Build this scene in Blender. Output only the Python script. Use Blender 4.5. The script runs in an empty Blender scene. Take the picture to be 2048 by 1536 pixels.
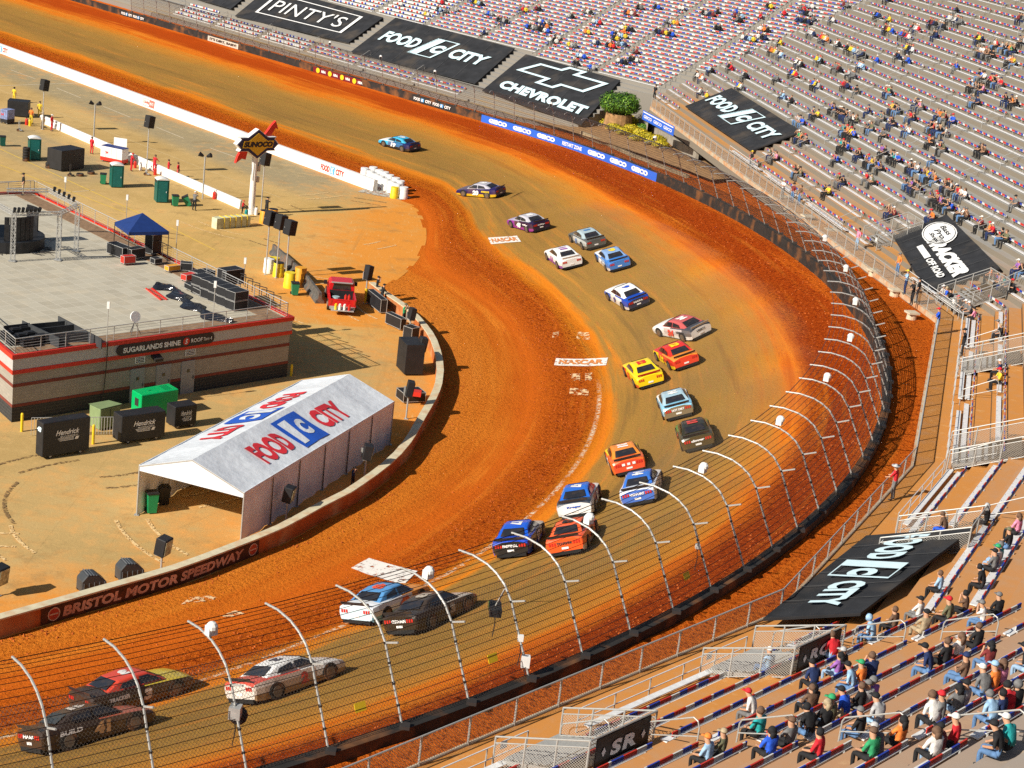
import bpy, bmesh, math, random
from mathutils import Vector, Matrix, noise
R=math.radians
random.seed(7)
S=bpy.context.scene
COL=S.collection
# ---------------------------------------------------------------- camera, sky, sun, exposure
CH=36.0; FPX=3536.0; PITCH=R(17.4); ROLL=R(7.0)
_right=Vector((1,0,0)); _fw=Vector((0,math.cos(PITCH),-math.sin(PITCH))); _up=Vector((0,math.sin(PITCH),math.cos(PITCH)))
IX=_right*math.cos(ROLL)+_up*math.sin(ROLL)
IY=_right*math.sin(ROLL)-_up*math.cos(ROLL)
CP=Vector((0,0,CH))
cam=bpy.data.objects.new('camera',bpy.data.cameras.new('camera')); COL.objects.link(cam)
m=Matrix((IX,-IY,-_fw)).transposed().to_4x4(); m.translation=CP; cam.matrix_world=m
cam.data.sensor_fit='HORIZONTAL'; cam.data.sensor_width=36.0; cam.data.lens=36.0*FPX/2048.0
cam.data.clip_start=1.0; cam.data.clip_end=3000.0
S.camera=cam
SUN_AZ=R(41); SUN_EL=R(32.5)      # direction the shadows point, height of the sun
W=bpy.data.worlds.new('World'); S.world=W; W.use_nodes=True
nt=W.node_tree; bg=nt.nodes['Background']; sky=nt.nodes.new('ShaderNodeTexSky')
sky.sky_type='NISHITA'; sky.sun_disc=False; sky.sun_elevation=SUN_EL; sky.sun_rotation=R(90)-(SUN_AZ+math.pi)
nt.links.new(sky.outputs[0],bg.inputs[0]); bg.inputs[1].default_value=0.055
sl=bpy.data.lights.new('sun','SUN'); sl.energy=5.0; sl.angle=R(0.5); sl.color=(1.0,0.93,0.82)
so=bpy.data.objects.new('sun',sl); COL.objects.link(so)
sd_=Vector((math.cos(SUN_AZ)*math.cos(SUN_EL),math.sin(SUN_AZ)*math.cos(SUN_EL),-math.sin(SUN_EL)))
so.rotation_euler=sd_.to_track_quat('-Z','Y').to_euler(); so.location=(-100,0,150)
S.view_settings.view_transform='Standard'; S.view_settings.look='None'; S.view_settings.gamma=1.0
S.view_settings.exposure=0.32; S.view_settings.use_curve_mapping=False
S.cycles.max_bounces=5; S.cycles.transparent_max_bounces=24; S.cycles.use_denoising=False

# ---------------------------------------------------------------- geometry of the place
O=Vector((-66.3,113.05)); RO=88.9
N45=Vector((.70711,.70711)); U45=Vector((-.70711,.70711))
def sd(x,y):
    v=Vector((x-O.x,y-O.y)); a=v.dot(U45); b=v.dot(N45)
    if a>0: return a,RO-b
    return RO*math.atan2(a,b),RO-v.length
def pos0(s,d):
    if s>0:
        p=O+U45*s+N45*(RO-d); return p.x,p.y
    a=math.pi/4+s/RO; return O.x+(RO-d)*math.cos(a),O.y+(RO-d)*math.sin(a)
def zt(s): return 8.0-4.6*sst(-48,4,s)          # top of the outer wall: high in the turn, lower along the straight
def sst(a,b,x):
    t=min(1,max(0,(x-a)/(b-a))); return t*t*(3-2*t)
def bank(d,s):
    top=zt(s)-.85
    if d<0: return top
    t=7.15-.40*d if d<14 else (1.55*(1-(d-14)/9)**2 if d<23 else 0.)
    W_=max(5,DIN(s)-.25) if DIN else 11; q=top*(1-d/W_)**1.12 if d<W_ else 0.
    w=sst(-52,-10,s); return t/7.15*top*(1-w)+q*w
DIN=None
SEC=[R(a) for a in (45,11,-13.2,-24,-40.7,-57)]
SN=[Vector((math.cos(a),math.sin(a))) for a in SEC]
OFF=(28.5,1.8,0,0,0,0)
def rpoly(x,y):
    v=Vector((x-O.x,y-O.y)); k=max(range(6),key=lambda i:SN[i].dot(v)-OFF[i]); return SN[k].dot(v)-OFF[k],k,Vector((-SN[k].y,SN[k].x)).dot(v)
RB0=93.66; ZB0=8.69; RW=1.62; RH=0.77
def seat_z(x,y):
    r,k,t=rpoly(x,y); z=ZB0-.3+RH/RW*(r-RB0)
    return z if k==0 else (max(7.9,z) if r>92 else 8.0)
def stand_pt(k,r,t,z):
    n=SN[k]; r=r+OFF[k]; return Vector((O.x+n.x*r-n.y*t,O.y+n.y*r+n.x*t,z))
def ray(x,y): return _fw+IX*((x-1024)/FPX)+IY*((y-768)/FPX)
def Z(x,y,z=0.0):
    d=ray(x,y); return CP+d*((z-CH)/d.z)
BVH=None
def hit(x,y,f=None):
    if f is None:
        best=None
        for b in BVH:
            q=b.ray_cast(CP,ray(x,y).normalized())
            if q[0] is not None and (best is None or q[3]<best[3]): best=q
        return best[0]
    d=ray(x,y); t=30.0
    while t<500:
        P=CP+d*t
        if P.z<f(P.x,P.y): break
        t+=1.0
    a=t-1; b=t
    for i in range(22):
        m_=(a+b)/2; P=CP+d*m_
        if P.z<f(P.x,P.y): b=m_
        else: a=m_
    return CP+d*((a+b)/2)
def px(P):
    d=Vector(P)-CP; z=d.dot(_fw); return 1024+FPX*d.dot(IX)/z,768+FPX*d.dot(IY)/z,FPX/z
def onscreen(P,mar=30):
    x,y,_=px(P); return -mar<x<2048+mar and -mar<y<1536+mar

# ---------------------------------------------------------------- materials
_mc={}
def mat(name,col,rough=.6,metal=0.,vary=.12,scale=3.,bump=0.,spec=.4,dust=0.,dustcol=(.55,.2,.04)):
    key=(name,col,rough,metal,vary,scale,bump,dust)
    if key in _mc: return _mc[key]
    M=bpy.data.materials.new(name); M.use_nodes=True; n=M.node_tree.nodes; l=M.node_tree.links
    b=n['Principled BSDF']; b.inputs['Roughness'].default_value=rough; b.inputs['Metallic'].default_value=metal
    b.inputs['Specular IOR Level'].default_value=spec
    tc=n.new('ShaderNodeTexCoord'); nz=n.new('ShaderNodeTexNoise'); nz.inputs['Scale'].default_value=scale; nz.inputs['Detail'].default_value=5
    l.new(tc.outputs['Object'],nz.inputs['Vector'])
    mp=n.new('ShaderNodeMapRange'); mp.inputs[3].default_value=1-vary; mp.inputs[4].default_value=1+vary; mp.inputs[1].default_value=.3; mp.inputs[2].default_value=.7
    l.new(nz.outputs[0],mp.inputs[0])
    vm=n.new('ShaderNodeVectorMath'); vm.operation='SCALE'; vm.inputs[0].default_value=col[:3]; l.new(mp.outputs[0],vm.inputs['Scale'])
    out=vm.outputs[0]
    if dust>0:
        n2=n.new('ShaderNodeTexNoise'); n2.inputs['Scale'].default_value=scale*.45; n2.inputs['Detail'].default_value=7; l.new(tc.outputs['Object'],n2.inputs['Vector'])
        m2=n.new('ShaderNodeMapRange'); m2.inputs[1].default_value=.62-dust*.45; m2.inputs[2].default_value=.78-dust*.3; m2.inputs[4].default_value=min(1,dust*1.3); l.new(n2.outputs[0],m2.inputs[0])
        mx=n.new('ShaderNodeMix'); mx.data_type='RGBA'; l.new(m2.outputs[0],mx.inputs[0]); l.new(out,mx.inputs[6]); mx.inputs[7].default_value=(*dustcol,1); out=mx.outputs[2]
    l.new(out,b.inputs['Base Color'])
    if bump>0:
        bp=n.new('ShaderNodeBump'); bp.inputs['Strength'].default_value=bump; bp.inputs['Distance'].default_value=.05; l.new(nz.outputs[0],bp.inputs['Height']); l.new(bp.outputs[0],b.inputs['Normal'])
    _mc[key]=M; return M
class NT:
    """small node helper"""
    def __init__(s,name):
        s.M=bpy.data.materials.new(name); s.M.use_nodes=True; s.n=s.M.node_tree.nodes; s.l=s.M.node_tree.links; s.b=s.n['Principled BSDF']
    def add(s,t,**k):
        x=s.n.new('ShaderNode'+t)
        for a,v in k.items(): setattr(x,a,v)
        return x
    def link(s,a,b): s.l.new(a,b)
    def math(s,op,a,b=None,clamp=False):
        x=s.add('Math',operation=op,use_clamp=clamp)
        for i,v in enumerate((a,b)):
            if v is None: continue
            if isinstance(v,(int,float)): x.inputs[i].default_value=v
            else: s.link(v,x.inputs[i])
        return x.outputs[0]
    def rng(s,v,a,b,c=0.,d=1.):
        x=s.add('MapRange'); s.link(v,x.inputs[0])
        for i,q in zip((1,2,3,4),(a,b,c,d)): x.inputs[i].default_value=q
        return x.outputs[0]
    def mix(s,f,a,b):
        x=s.add('Mix',data_type='RGBA')
        for i,v in ((0,f),(6,a),(7,b)):
            if isinstance(v,tuple): x.inputs[i].default_value=(*v[:3],1)
            elif isinstance(v,(int,float)): x.inputs[i].default_value=v
            else: s.link(v,x.inputs[i])
        return x.outputs[2]
    def noise(s,vec,scale,detail=4,rough=.55):
        x=s.add('TexNoise'); x.inputs['Scale'].default_value=scale; x.inputs['Detail'].default_value=detail; x.inputs['Roughness'].default_value=rough; s.link(vec,x.inputs['Vector']); return x.outputs[0]
def clay_material(track):
    t=NT('red_clay' if track else 'infield_concrete')
    uv=t.add('UVMap',uv_map='UVMap'); sp=t.add('SeparateXYZ'); t.link(uv.outputs[0],sp.inputs[0]); s_,d_=sp.outputs[0],sp.outputs[1]
    tc=t.add('TexCoord'); ob=tc.outputs['Object']
    cb=t.add('CombineXYZ'); t.link(t.math('MULTIPLY',s_,.045),cb.inputs[0]); t.link(d_,cb.inputs[1]); streak=cb.outputs[0]
    cb2=t.add('CombineXYZ'); t.link(t.math('MULTIPLY',s_,.16),cb2.inputs[0]); t.link(d_,cb2.inputs[1]); streak2=cb2.outputs[0]
    big=t.noise(ob,.09,3); mid=t.noise(ob,.9,6,.65); fine=t.noise(ob,5.5,5,.7); st=t.noise(streak,1.1,6,.6); st2=t.noise(streak2,3.5,5,.65)
    clod=t.noise(ob,4.2,4,.85)
    if track:
        dn=t.math('ADD',d_,t.math('MULTIPLY',t.math('SUBTRACT',st,.5),5.5))
        dn=t.math('ADD',dn,t.math('MULTIPLY',t.math('SUBTRACT',big,.5),3.0))
        ramp=t.add('ValToRGB'); t.link(t.math('DIVIDE',dn,30.),ramp.inputs[0])
        cr=ramp.color_ramp; cr.interpolation='LINEAR'
        stops=[(0,(.62,.13,.012)),(.03,(.42,.062,.006)),(.10,(.40,.06,.006)),(.15,(.60,.14,.012)),(.165,(.66,.18,.014)),(.215,(.50,.205,.030)),(.28,(.345,.185,.042)),(.42,(.285,.160,.042)),(.505,(.36,.19,.042)),(.54,(.66,.20,.014)),(.60,(.54,.105,.009)),(.72,(.58,.125,.011)),(.80,(.70,.20,.020)),(1,(.72,.25,.04))]
        while len(cr.elements)>1: cr.elements.remove(cr.elements[-1])
        cr.elements[0].position=stops[0][0]; cr.elements[0].color=(*stops[0][1],1)
        for p,c in stops[1:]: e=cr.elements.new(p); e.color=(*c,1)
        c=ramp.outputs[0]
        # darker loose clods near the wall and on the inside of the line
        near=t.math('MAXIMUM',t.math('MULTIPLY',t.rng(d_,4.8,3.6),t.rng(s_,20.,-15.)),t.math('MULTIPLY',t.rng(d_,16.2,17.3),t.rng(d_,21.5,19.0)))
        near=t.math('MAXIMUM',near,t.math('MULTIPLY',t.rng(d_,21.,24.5),.55))
        cl=t.math('MULTIPLY',near,t.rng(clod,.50,.60))
        c=t.mix(t.math('MULTIPLY',cl,.88),c,(.16,.018,.004))
        hi=t.math('MULTIPLY',near,t.rng(clod,.40,.33)); c=t.mix(t.math('MULTIPLY',hi,.5),c,(.85,.25,.03))
        # pale polished patches inside the groove, thin tyre streaks
        gv=t.math('MULTIPLY',t.rng(d_,6.,8.),t.rng(d_,16.4,14.6))
        c=t.mix(t.math('MULTIPLY',gv,t.math('MULTIPLY',t.rng(st2,.54,.76),.30)),c,(.50,.29,.13))
        c=t.mix(t.math('MULTIPLY',gv,t.math('MULTIPLY',t.rng(st,.46,.34),.42)),c,(.145,.09,.035))
        c=t.mix(t.math('MULTIPLY',t.rng(st,.56,.74),.40),c,(.86,.29,.035))
        c=t.mix(t.math('MULTIPLY',t.rng(st2,.56,.70),.36),c,(.34,.06,.006))
        c=t.mix(t.math('MULTIPLY',t.rng(fine,.60,.70),.35),c,(.30,.06,.008))
        # broken chalk line
        ln=t.math('MULTIPLY',t.rng(d_,16.55,16.65),t.rng(d_,16.92,16.82)); ln=t.math('MULTIPLY',ln,t.rng(s_,-66.,-72.)); ln=t.math('MULTIPLY',ln,t.rng(clod,.47,.55)); ln=t.math('MULTIPLY',ln,t.rng(mid,.40,.48))
        c=t.mix(ln,c,(.80,.66,.48))
        h=t.math('ADD',t.math('MULTIPLY',clod,t.math('ADD',t.math('MULTIPLY',near,1.6),.12)),t.math('MULTIPLY',fine,.35)); strength=.85
    else:
        w=t.add('Attribute',attribute_name='dirt'); wv=w.outputs['Fac']
        g=t.add('Attribute',attribute_name='grey'); gy=g.outputs['Fac']
        base=t.mix(t.rng(big,.35,.65),(.53,.34,.115),(.66,.44,.17))
        base=t.mix(gy,base,(.35,.285,.17))
        base=t.mix(t.math('MULTIPLY',t.rng(mid,.5,.75),.35),base,(.80,.56,.25))
        m1=t.math('ADD',t.math('MULTIPLY',t.math('SUBTRACT',mid,.5),1.6),t.math('SUBTRACT',t.math('MULTIPLY',t.math('ADD',wv,t.math('MULTIPLY',t.math('SUBTRACT',big,.5),.9)),1.5),.45),clamp=True)
        c=t.mix(t.math('MULTIPLY',m1,.88),base,(.74,.27,.035))
        c=t.mix(t.math('MULTIPLY',t.math('MULTIPLY',wv,t.rng(fine,.60,.72)),.5),c,(.42,.09,.01))
        c=t.mix(t.math('MULTIPLY',t.rng(st,.60,.72),.30),c,(.34,.20,.07))
        c=t.mix(t.math('MULTIPLY',t.rng(st2,.60,.74),t.math('MULTIPLY',wv,.65)),c,(.88,.62,.30))
        c=t.mix(t.math('MULTIPLY',t.rng(t.noise(ob,.35,6,.75),.54,.68),.42),c,(.24,.16,.07))
        # slab joints
        wv2=t.add('TexBrick'); t.link(ob,wv2.inputs['Vector']); wv2.inputs['Scale'].default_value=.16; wv2.inputs['Mortar Size'].default_value=.004; wv2.inputs['Color1'].default_value=(0,0,0,1); wv2.inputs['Color2'].default_value=(0,0,0,1); wv2.inputs['Mortar'].default_value=(1,1,1,1); wv2.offset=0
        c=t.mix(t.math('MULTIPLY',wv2.outputs['Fac'],t.math('MULTIPLY',t.math('SUBTRACT',1.,m1,True),.16)),c,(.2,.12,.04))
        h=t.math('MULTIPLY',fine,.25); strength=.3
    t.link(c,t.b.inputs['Base Color']); t.b.inputs['Roughness'].default_value=.95; t.b.inputs['Specular IOR Level'].default_value=.02
    bp=t.add('Bump'); bp.inputs['Strength'].default_value=strength; bp.inputs['Distance'].default_value=.22; t.link(h,bp.inputs['Height']); t.link(bp.outputs[0],t.b.inputs['Normal'])
    return t.M
def chain_material(name='chain_link',scale=8.,wire=.19,col=(.16,.13,.10)):
    t=NT(name); uv=t.add('UVMap',uv_map='UVMap'); sp=t.add('SeparateXYZ'); t.link(uv.outputs[0],sp.inputs[0])
    a=t.math('MULTIPLY',t.math('ADD',sp.outputs[0],sp.outputs[1]),scale); b=t.math('MULTIPLY',t.math('SUBTRACT',sp.outputs[0],sp.outputs[1]),scale)
    fa=t.math('LESS_THAN',t.math('FRACT',a),wire*.5); fb=t.math('LESS_THAN',t.math('FRACT',b),wire*.5)
    f=t.math('MAXIMUM',fa,fb)
    tr=t.add('BsdfTransparent'); mx=t.add('MixShader'); t.link(f,mx.inputs[0]); t.link(tr.outputs[0],mx.inputs[1]); t.link(t.b.outputs[0],mx.inputs[2])
    t.b.inputs['Base Color'].default_value=(*col,1); t.b.inputs['Metallic'].default_value=.2; t.b.inputs['Roughness'].default_value=.5
    t.link(mx.outputs[0],t.n['Material Output'].inputs[0]); return t.M
def chalk_material(name,col,cut=.5,scale=2.6):
    t=NT(name); tc=t.add('TexCoord'); nz=t.noise(tc.outputs['Object'],scale,6,.7); tr=t.add('BsdfTransparent'); mx=t.add('MixShader')
    t.link(t.rng(nz,cut-.04,cut+.03),mx.inputs[0]); t.link(tr.outputs[0],mx.inputs[1]); t.link(t.b.outputs[0],mx.inputs[2]); t.b.inputs['Base Color'].default_value=(*col,1); t.b.inputs['Roughness'].default_value=.9
    t.link(mx.outputs[0],t.n['Material Output'].inputs[0]); return t.M
def tread_material(a=8.6,b=17.5,lo=(.66,.25,.045),name='grandstand_concrete',riser=(.16,.10,.055),hic=(.33,.32,.295)):
    t=NT(name); tc=t.add('TexCoord'); ob=tc.outputs['Object']; sp=t.add('SeparateXYZ'); t.link(ob,sp.inputs[0]); big=t.noise(ob,.12,4); mid=t.noise(ob,1.1,6,.7)
    hz=t.math('ADD',sp.outputs[2],t.math('MULTIPLY',t.math('SUBTRACT',big,.5),7.)); f=t.rng(hz,a,b)
    c=t.mix(f,lo,hic); c=t.mix(t.math('MULTIPLY',t.rng(mid,.5,.72),.30),c,(.40,.33,.25)); c=t.mix(t.math('MULTIPLY',t.rng(mid,.42,.3),.3),c,(.75,.55,.3))
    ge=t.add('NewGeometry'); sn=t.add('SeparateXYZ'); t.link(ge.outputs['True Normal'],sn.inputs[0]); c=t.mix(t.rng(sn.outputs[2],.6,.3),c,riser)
    t.link(c,t.b.inputs['Base Color']); t.b.inputs['Roughness'].default_value=.9; t.b.inputs['Specular IOR Level'].default_value=.05; return t.M
def back_material():
    t=NT('painted_backrest'); tc=t.add('TexCoord'); sp=t.add('SeparateXYZ'); t.link(tc.outputs['Object'],sp.inputs[0]); oi=t.add('ObjectInfo')
    f=t.math('FRACT',t.math('ADD',t.math('DIVIDE',sp.outputs[0],2.75),t.math('MULTIPLY',oi.outputs['Random'],3.)))
    rp=t.add('ValToRGB'); t.link(f,rp.inputs[0]); cr=rp.color_ramp; cr.interpolation='CONSTANT'
    w=(.62,.62,.60,1); r=(.55,.035,.02,1); b=(.02,.05,.36,1)
    cr.elements[0].position=0; cr.elements[0].color=w; cr.elements[1].position=.17; cr.elements[1].color=r
    for p,c in ((.40,b),(.61,w),(.66,r),(.84,b)): e=cr.elements.new(p); e.color=c
    t.link(rp.outputs[0],t.b.inputs['Base Color']); t.b.inputs['Roughness'].default_value=.45; return t.M
def mesh_stage_material():
    return chain_material('dark_mesh',6.,.9,(.02,.02,.02))
def block_material(name,col,mort,sx=1.2):
    t=NT(name); tc=t.add('TexCoord'); b=t.add('TexBrick'); uv=t.add('UVMap',uv_map='UVMap'); t.link(uv.outputs[0],b.inputs['Vector']); b.inputs['Scale'].default_value=1.; b.inputs['Brick Width'].default_value=.4; b.inputs['Row Height'].default_value=.2; b.inputs['Mortar Size'].default_value=.012
    b.inputs['Color1'].default_value=(*col,1); b.inputs['Color2'].default_value=(*[x*.86 for x in col],1); b.inputs['Mortar'].default_value=(*mort,1); t.link(b.outputs[0],t.b.inputs['Base Color']); t.b.inputs['Roughness'].default_value=.85; return t.M

M_track=clay_material(True); M_field=clay_material(False); M_chain=chain_material(); M_chain_l=chain_material('walkway_chain_link',9.,.34,(.42,.40,.36))
M_wallw=mat('white_wall_paint',(.80,.79,.76),.6,vary=.05,scale=1.2,dust=.16); M_conc=mat('dusty_concrete',(.52,.42,.27),.85,vary=.15,scale=1.4,dust=.45)
M_stain=mat('clay_stained_concrete',(.50,.33,.16),.85,vary=.2,scale=1.2,dust=.75,dustcol=(.42,.11,.02))
M_galv=mat('galvanised_steel',(.50,.50,.48),.42,.35,vary=.12,scale=8); M_galvb=mat('bright_galvanised_post',(.40,.395,.37),.45,.15,vary=.08,scale=8)
M_dark=mat('dark_cable',(.035,.03,.028),.6,vary=.1); M_blk=mat('black_vinyl',(.018,.018,.020),.55,vary=.2,scale=2); M_blkw=mat('black_wall_paint',(.022,.02,.018),.7,vary=.3,scale=1.5,dust=.25)
M_ban=mat('black_banner_cloth',(.020,.021,.024),.8,vary=.35,scale=.8,dust=.22,dustcol=(.16,.12,.08)); M_iceb=mat('pale_blue_print',(.62,.80,.86),.6,vary=.05); M_white=mat('white_print',(.82,.82,.80),.5,vary=.04)
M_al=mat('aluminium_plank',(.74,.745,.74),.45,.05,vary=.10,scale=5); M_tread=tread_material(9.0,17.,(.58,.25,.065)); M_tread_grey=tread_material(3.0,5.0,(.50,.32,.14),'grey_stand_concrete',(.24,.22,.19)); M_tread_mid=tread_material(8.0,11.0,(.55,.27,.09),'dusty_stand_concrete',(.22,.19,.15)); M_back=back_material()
M_red=mat('red_paint',(.62,.035,.02),.45,vary=.06); M_blue=mat('blue_paint',(.03,.12,.60),.45,vary=.05); M_yel=mat('yellow_paint',(.80,.55,.02),.5,vary=.06); M_wh2=mat('white_plastic',(.80,.80,.77),.45,vary=.05)
M_glass=mat('dark_glass',(.012,.013,.016),.12,vary=.05,spec=.8); M_tyre=mat('tyre_rubber',(.02,.019,.018),.8,vary=.2,dust=.3); M_grn=mat('green_plastic',(.02,.22,.10),.5,vary=.08); M_grnd=mat('dark_green_plastic',(.005,.10,.08),.45,vary=.1); M_tent=mat('white_tent_vinyl',(.72,.76,.80),.45,vary=.08,scale=2.2,bump=.7,dust=.06,dustcol=(.45,.36,.24)); M_canvas=mat('navy_canvas',(.01,.035,.16),.6,vary=.1)

# ---------------------------------------------------------------- mesh builder and object helpers
class MB:
    def __init__(s): s.v=[]; s.f=[]; s.mi=[]; s.uv=[]; s.hasuv=False
    def add(s,vs,fs,mi=0,uvs=None):
        o=len(s.v); s.v+= [tuple(x) for x in vs]; s.f+= [tuple(i+o for i in f) for f in fs]; s.mi+=[mi]*len(fs)
        if uvs is not None: s.hasuv=True
        for k,f in enumerate(fs):
            for i in f: s.uv.append(uvs[i] if uvs is not None else (0,0))
        return s
    def box(s,c,size,rz=0,mi=0,M=None):
        x,y,z=[a/2 for a in size]; P=[Vector((i*x,j*y,k*z)) for i in(-1,1) for j in(-1,1) for k in(-1,1)]
        T=M if M else Matrix.Translation(Vector(c))@Matrix.Rotation(rz,4,'Z')
        return s.add([T@p for p in P],[(0,1,3,2),(4,6,7,5),(0,4,5,1),(2,3,7,6),(0,2,6,4),(1,5,7,3)],mi)
    def bar(s,a,b,w=.05,h=None,mi=0):
        a=Vector(a);b=Vector(b); h=h or w; d=b-a; L=d.length
        if L<1e-6: return s
        T=Matrix.Translation((a+b)/2)@d.to_track_quat('X','Z').to_matrix().to_4x4()
        return s.box(None,(L,w,h),M=T,mi=mi)
    def cyl(s,a,b,r,r2=None,n=8,mi=0,cap=True):
        a=Vector(a);b=Vector(b);r2=r if r2 is None else r2; q=(b-a).to_track_quat('Z','Y'); vs=[]
        for i in range(n):
            t=2*math.pi*i/n; o=q@Vector((math.cos(t),math.sin(t),0)); vs+=[a+o*r,b+o*r2]
        fs=[(2*i,2*((i+1)%n),2*((i+1)%n)+1,2*i+1) for i in range(n)]
        if cap: fs+=[tuple(2*i for i in range(n))[::-1],tuple(2*i+1 for i in range(n))]
        return s.add(vs,fs,mi)
    def tube(s,path,r,n=6,mi=0):
        path=[Vector(p) for p in path]; rings=[]; vs=[]
        for i,p in enumerate(path):
            d=(path[min(i+1,len(path)-1)]-path[max(i-1,0)]).normalized(); q=d.to_track_quat('Z','Y'); rr=r[i] if isinstance(r,(list,tuple)) else r
            for k in range(n):
                t=2*math.pi*k/n; vs.append(p+q@Vector((math.cos(t)*rr,math.sin(t)*rr,0)))
        fs=[(i*n+k,i*n+(k+1)%n,(i+1)*n+(k+1)%n,(i+1)*n+k) for i in range(len(path)-1) for k in range(n)]
        fs+=[tuple(range(n))[::-1],tuple((len(path)-1)*n+k for k in range(n))]
        return s.add(vs,fs,mi)
    def prism(s,pts,z0,z1,mi=0):
        n=len(pts); vs=[(p[0],p[1],z0) for p in pts]+[(p[0],p[1],z1) for p in pts]
        return s.add(vs,[tuple(range(n))[::-1],tuple(range(n,2*n))]+[(i,(i+1)%n,n+(i+1)%n,n+i) for i in range(n)],mi)
    def slab(s,pts,off,mi=0):
        n=len(pts); pts=[Vector(p) for p in pts]; off=Vector(off)
        return s.add(pts+[p+off for p in pts],[tuple(range(n))[::-1],tuple(range(n,2*n))]+[(i,(i+1)%n,n+(i+1)%n,n+i) for i in range(n)],mi)
    def sphere(s,c,r,mi=0,nu=10,nv=6,v0=0.,sc=(1,1,1)):
        c=Vector(c); vs=[];fs=[]
        for j in range(nv+1):
            a=math.pi*(v0+(1-v0)*j/nv)-0
            for i in range(nu):
                t=2*math.pi*i/nu; vs.append(c+Vector((math.sin(a)*math.cos(t)*r*sc[0],math.sin(a)*math.sin(t)*r*sc[1],math.cos(a)*r*sc[2])))
        for j in range(nv):
            for i in range(nu): fs.append((j*nu+i,(j+1)*nu+i,(j+1)*nu+(i+1)%nu,j*nu+(i+1)%nu))
        return s.add(vs,fs,mi)
    def mapped(s,geo,f,mi=0):
        vs,fs=geo; return s.add([f(u,v) for u,v in vs],fs,mi)
    def build(s,name,mats,parent=None,smooth=False,kind=None,origin=None,world=False):
        me=bpy.data.meshes.new(name); vs=s.v
        if origin is not None: o_=Vector(origin); vs=[tuple(Vector(v)-o_) for v in s.v]
        me.from_pydata(vs,[],s.f); mats=mats if isinstance(mats,(list,tuple)) else [mats]
        for m_ in mats: me.materials.append(m_)
        me.polygons.foreach_set('material_index',s.mi)
        if s.hasuv:
            u=me.uv_layers.new(name='UVMap'); u.data.foreach_set('uv',[c for p in s.uv for c in p])
        if smooth: me.polygons.foreach_set('use_smooth',[True]*len(me.polygons))
        me.update()
        ob=bpy.data.objects.new(name,me); COL.objects.link(ob)
        if origin is not None: ob.location=origin
        if parent:
            ob.parent=parent
            if world: ob.matrix_parent_inverse=parent.matrix_basis.inverted()
        if kind: ob['kind']=kind
        return ob
def tag(o,label,cat,group=None,kind=None):
    o['label']=label; o['category']=cat
    if group: o['group']=group
    if kind: o['kind']=kind
    return o
def empty(name,label,cat,loc=(0,0,0),rz=0,group=None):
    o=bpy.data.objects.new(name,None); COL.objects.link(o); o.location=loc; o.rotation_euler=(0,0,rz); o.empty_display_size=.3
    return tag(o,label,cat,group)
def copytree(o,label=None,parent=None):
    c=o.copy(); COL.objects.link(c)
    if parent: c.parent=parent
    if label: c['label']=label
    for ch in list(o.children): copytree(ch,None,c)
    return c
_tx={}
def text(s,bold=.03,shear=0.,spacing=1.):
    """lettering as flat polygons: height 1 (cap height), centred; returns (verts, faces), width"""
    k=(s,bold,shear,spacing)
    if k in _tx: return _tx[k]
    cu=bpy.data.curves.new('t','FONT'); cu.body=s; cu.size=1; cu.offset=bold; cu.shear=shear; cu.space_character=spacing; cu.resolution_u=3
    ob=bpy.data.objects.new('t',cu); COL.objects.link(ob); dg=bpy.context.evaluated_depsgraph_get(); me=ob.evaluated_get(dg).to_mesh()
    vs=[v.co.copy() for v in me.vertices]; fs=[tuple(p.vertices) for p in me.polygons]; ob.evaluated_get(dg).to_mesh_clear(); bpy.data.objects.remove(ob); bpy.data.curves.remove(cu)
    x0=min(v.x for v in vs);x1=max(v.x for v in vs);y0=min(v.y for v in vs);y1=max(v.y for v in vs); h=y1-y0
    r=(([((v.x-(x0+x1)/2)/h,(v.y-(y0+y1)/2)/h) for v in vs],fs),(x1-x0)/h); _tx[k]=r; return r
def fit(geo,cx,cy,w,h):
    (vs,fs),ww=geo; return ([(cx+x*w/ww,cy+y*h) for x,y in vs],fs)
def rect(cx,cy,w,h): return ([(cx-w/2,cy-h/2),(cx+w/2,cy-h/2),(cx+w/2,cy+h/2),(cx-w/2,cy+h/2)],[(0,1,2,3)])
def frame_geo(pts,t):
    """outline band of a polygon in uv space, inward by t"""
    n=len(pts); inn=[]
    for i in range(n):
        a=Vector(pts[i-1]);b=Vector(pts[i]);c=Vector(pts[(i+1)%n]); d1=(b-a).normalized();d2=(c-b).normalized(); n1=Vector((-d1.y,d1.x));n2=Vector((-d2.y,d2.x)); bi=(n1+n2); bi=bi/max(.3,(1+n1.dot(n2))); inn.append(b+bi*t)
    return ([tuple(p) for p in pts]+[tuple(p) for p in inn],[(i,(i+1)%n,n+(i+1)%n,n+i) for i in range(n)])
def quadmap(p00,p10,p11,p01,lift=.0):
    p00,p10,p11,p01=[Vector(p) for p in (p00,p10,p11,p01)]; nrm=(p10-p00).cross(p01-p00).normalized()*lift
    if nrm.z<0: nrm=-nrm
    def f(u,v): return p00*(1-u)*(1-v)+p10*u*(1-v)+p11*u*v+p01*(1-u)*v+nrm
    return f
def emblem(cx,cy,w,h):
    """store emblem: tilted flag with a hooked stroke, as outline + curl"""
    P=[(cx-w*.50,cy-h*.5),(cx+w*.12,cy-h*.5),(cx+w*.5,cy+h*.38),(cx+w*.22,cy+h*.5),(cx-w*.2,cy+h*.5),(cx-w*.42,cy+h*.5)]
    return P
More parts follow.
